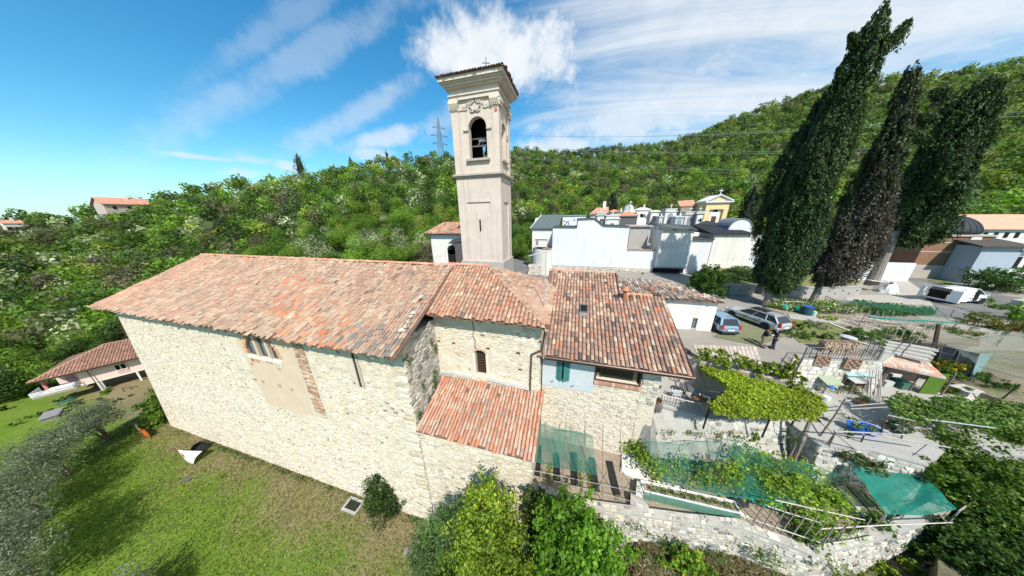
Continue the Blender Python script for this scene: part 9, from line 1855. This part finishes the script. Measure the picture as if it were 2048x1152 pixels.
# cemetery forecourt things
p = gz(1775,585,YARD); t = thing('covered_heap','heap covered with a white and black crumpled sheet at the end of the road wall','heap',(p.x,p.y,11.2)); vs = []; fs = []; n = 12
for j in range(5):
 for k in range(n): a = 2*pi*k/n; r = (.95 - .19*j)*(1 + .14*sin(3*a + j)); vs.append((p.x + r*cos(a)*1.1,p.y + r*sin(a)*.8,11.2 + .36*j + .08*sin(5*a)))
for j in range(4):
 for k in range(n): fs.append((j*n+k,j*n+(k+1) % n,(j+1)*n+(k+1) % n,(j+1)*n+k))
fs.append(tuple(range(4*n,5*n))); m = MB(); m.add(vs,fs); obj('sheet',m,mat('patched_sheet',(.74,.74,.72),rough=.6,bump=(3,.8),dark=[(1.3,.52,.56,(.03,.03,.03),.95)]),t); m = MB(); m.obox((p.x-1.3,p.y+.2,12.66),(.9,0,-.08),(0,.35,0),(0,0,.03),(.56,.52,.44)); obj('board',m,M_WOOD,t)
p = gz(1836,547,YARD); t = thing('park_bench','dark wooden bench standing in front of the yellow gate wall','bench',(p.x,p.y,YARD),radians(-5));
for k in range(3): m = MB(); m.box((-1.1,-.3+k*.17,.44),(1.1,-.15+k*.17,.49),(.13,.085,.06)); obj('seat_slat',m,M_WOOD,t,world=False)
for k in range(3): m = MB(); m.obox((0,.26+.03*k,.62+.15*k),(1.1,0,0),(0,.02,0),(0,.02,.06),(.13,.085,.06)); obj('back_slat',m,M_WOOD,t,world=False)
for x in (-.9,.9): m = MB(); m.box((x-.06,-.3,0),(x+.06,.26,.44),(.3,.28,.26)); obj('leg',m,M_PAINT,t,world=False)
p = gz(1868,550,YARD); t = thing('park_bench','second dark bench seen end on near the brick mausoleum','bench',(p.x,p.y,YARD),radians(-12)); m = MB(); m.box((-1.2,-.25,.42),(1.2,.25,.5),(.12,.075,.055)); obj('seat',m,M_WOOD,t,world=False); m = MB(); m.box((-1.2,.2,.5),(1.2,.27,1.0),(.14,.09,.065)); obj('backrest',m,M_WOOD,t,world=False)
for x in (-1,1): m = MB(); m.box((x-.06,-.22,0),(x+.06,.22,.42),(.3,.28,.26)); obj('leg',m,M_PAINT,t,world=False)
p = gz(1882,558,YARD); t = thing('stone_column','slender white carved stone column standing in the grass','column',(p.x,p.y,YARD)); m = MB(); m.lathe([(.35,0),(.35,.3),(.22,.36),(.25,.9),(.17,1.4),(.22,2.0),(.15,2.6),(.2,2.9),(.1,3.1)],(0,0,0),12,(.66,.64,.60)); obj('shaft',m,M_STONE,t,world=False)
p = gz(1915,562,YARD); t = thing('poster_board','white board with a red and gold shield shaped panel behind the van','board',(p.x+.2,p.y+.3,YARD),radians(-12)); m = MB(); m.box((-1.5,0,0),(1.9,.14,3.6)); obj('board',m,M_WHITE,t,world=False); m = MB(); sh = [(-1.0,3.1),(.9,3.0),(.75,1.6),(.1,.75),(-.85,1.6)]; m.prism([(x,-.06,z) for x,z in sh],(0,.05,0)); obj('painted_panel',m,mat('red_gold_panel',(.40,.05,.02),rough=.6,dark=[(1.6,.46,.54,(.62,.34,.03),.9),(3.1,.55,.62,(.12,.03,.02),.7)]),t,world=False)
sheet('grass_verge',px_poly([(1822,548),(1880,556),(1905,565),(1900,572),(1850,560)],YARD),YARD + .03,M_TURF,.2)
m = MB(); a = gz(1690,552,12.5); m.obox((a.x,a.y+1.0,13.2),(2.6,0,0),(0,.06,0),(0,0,.75),(.70,.74,.78)); o = obj('pale_fence',m,M_PAINT); tag(o,'pale blue grey panel standing on the grass strip between the cypresses','panel')
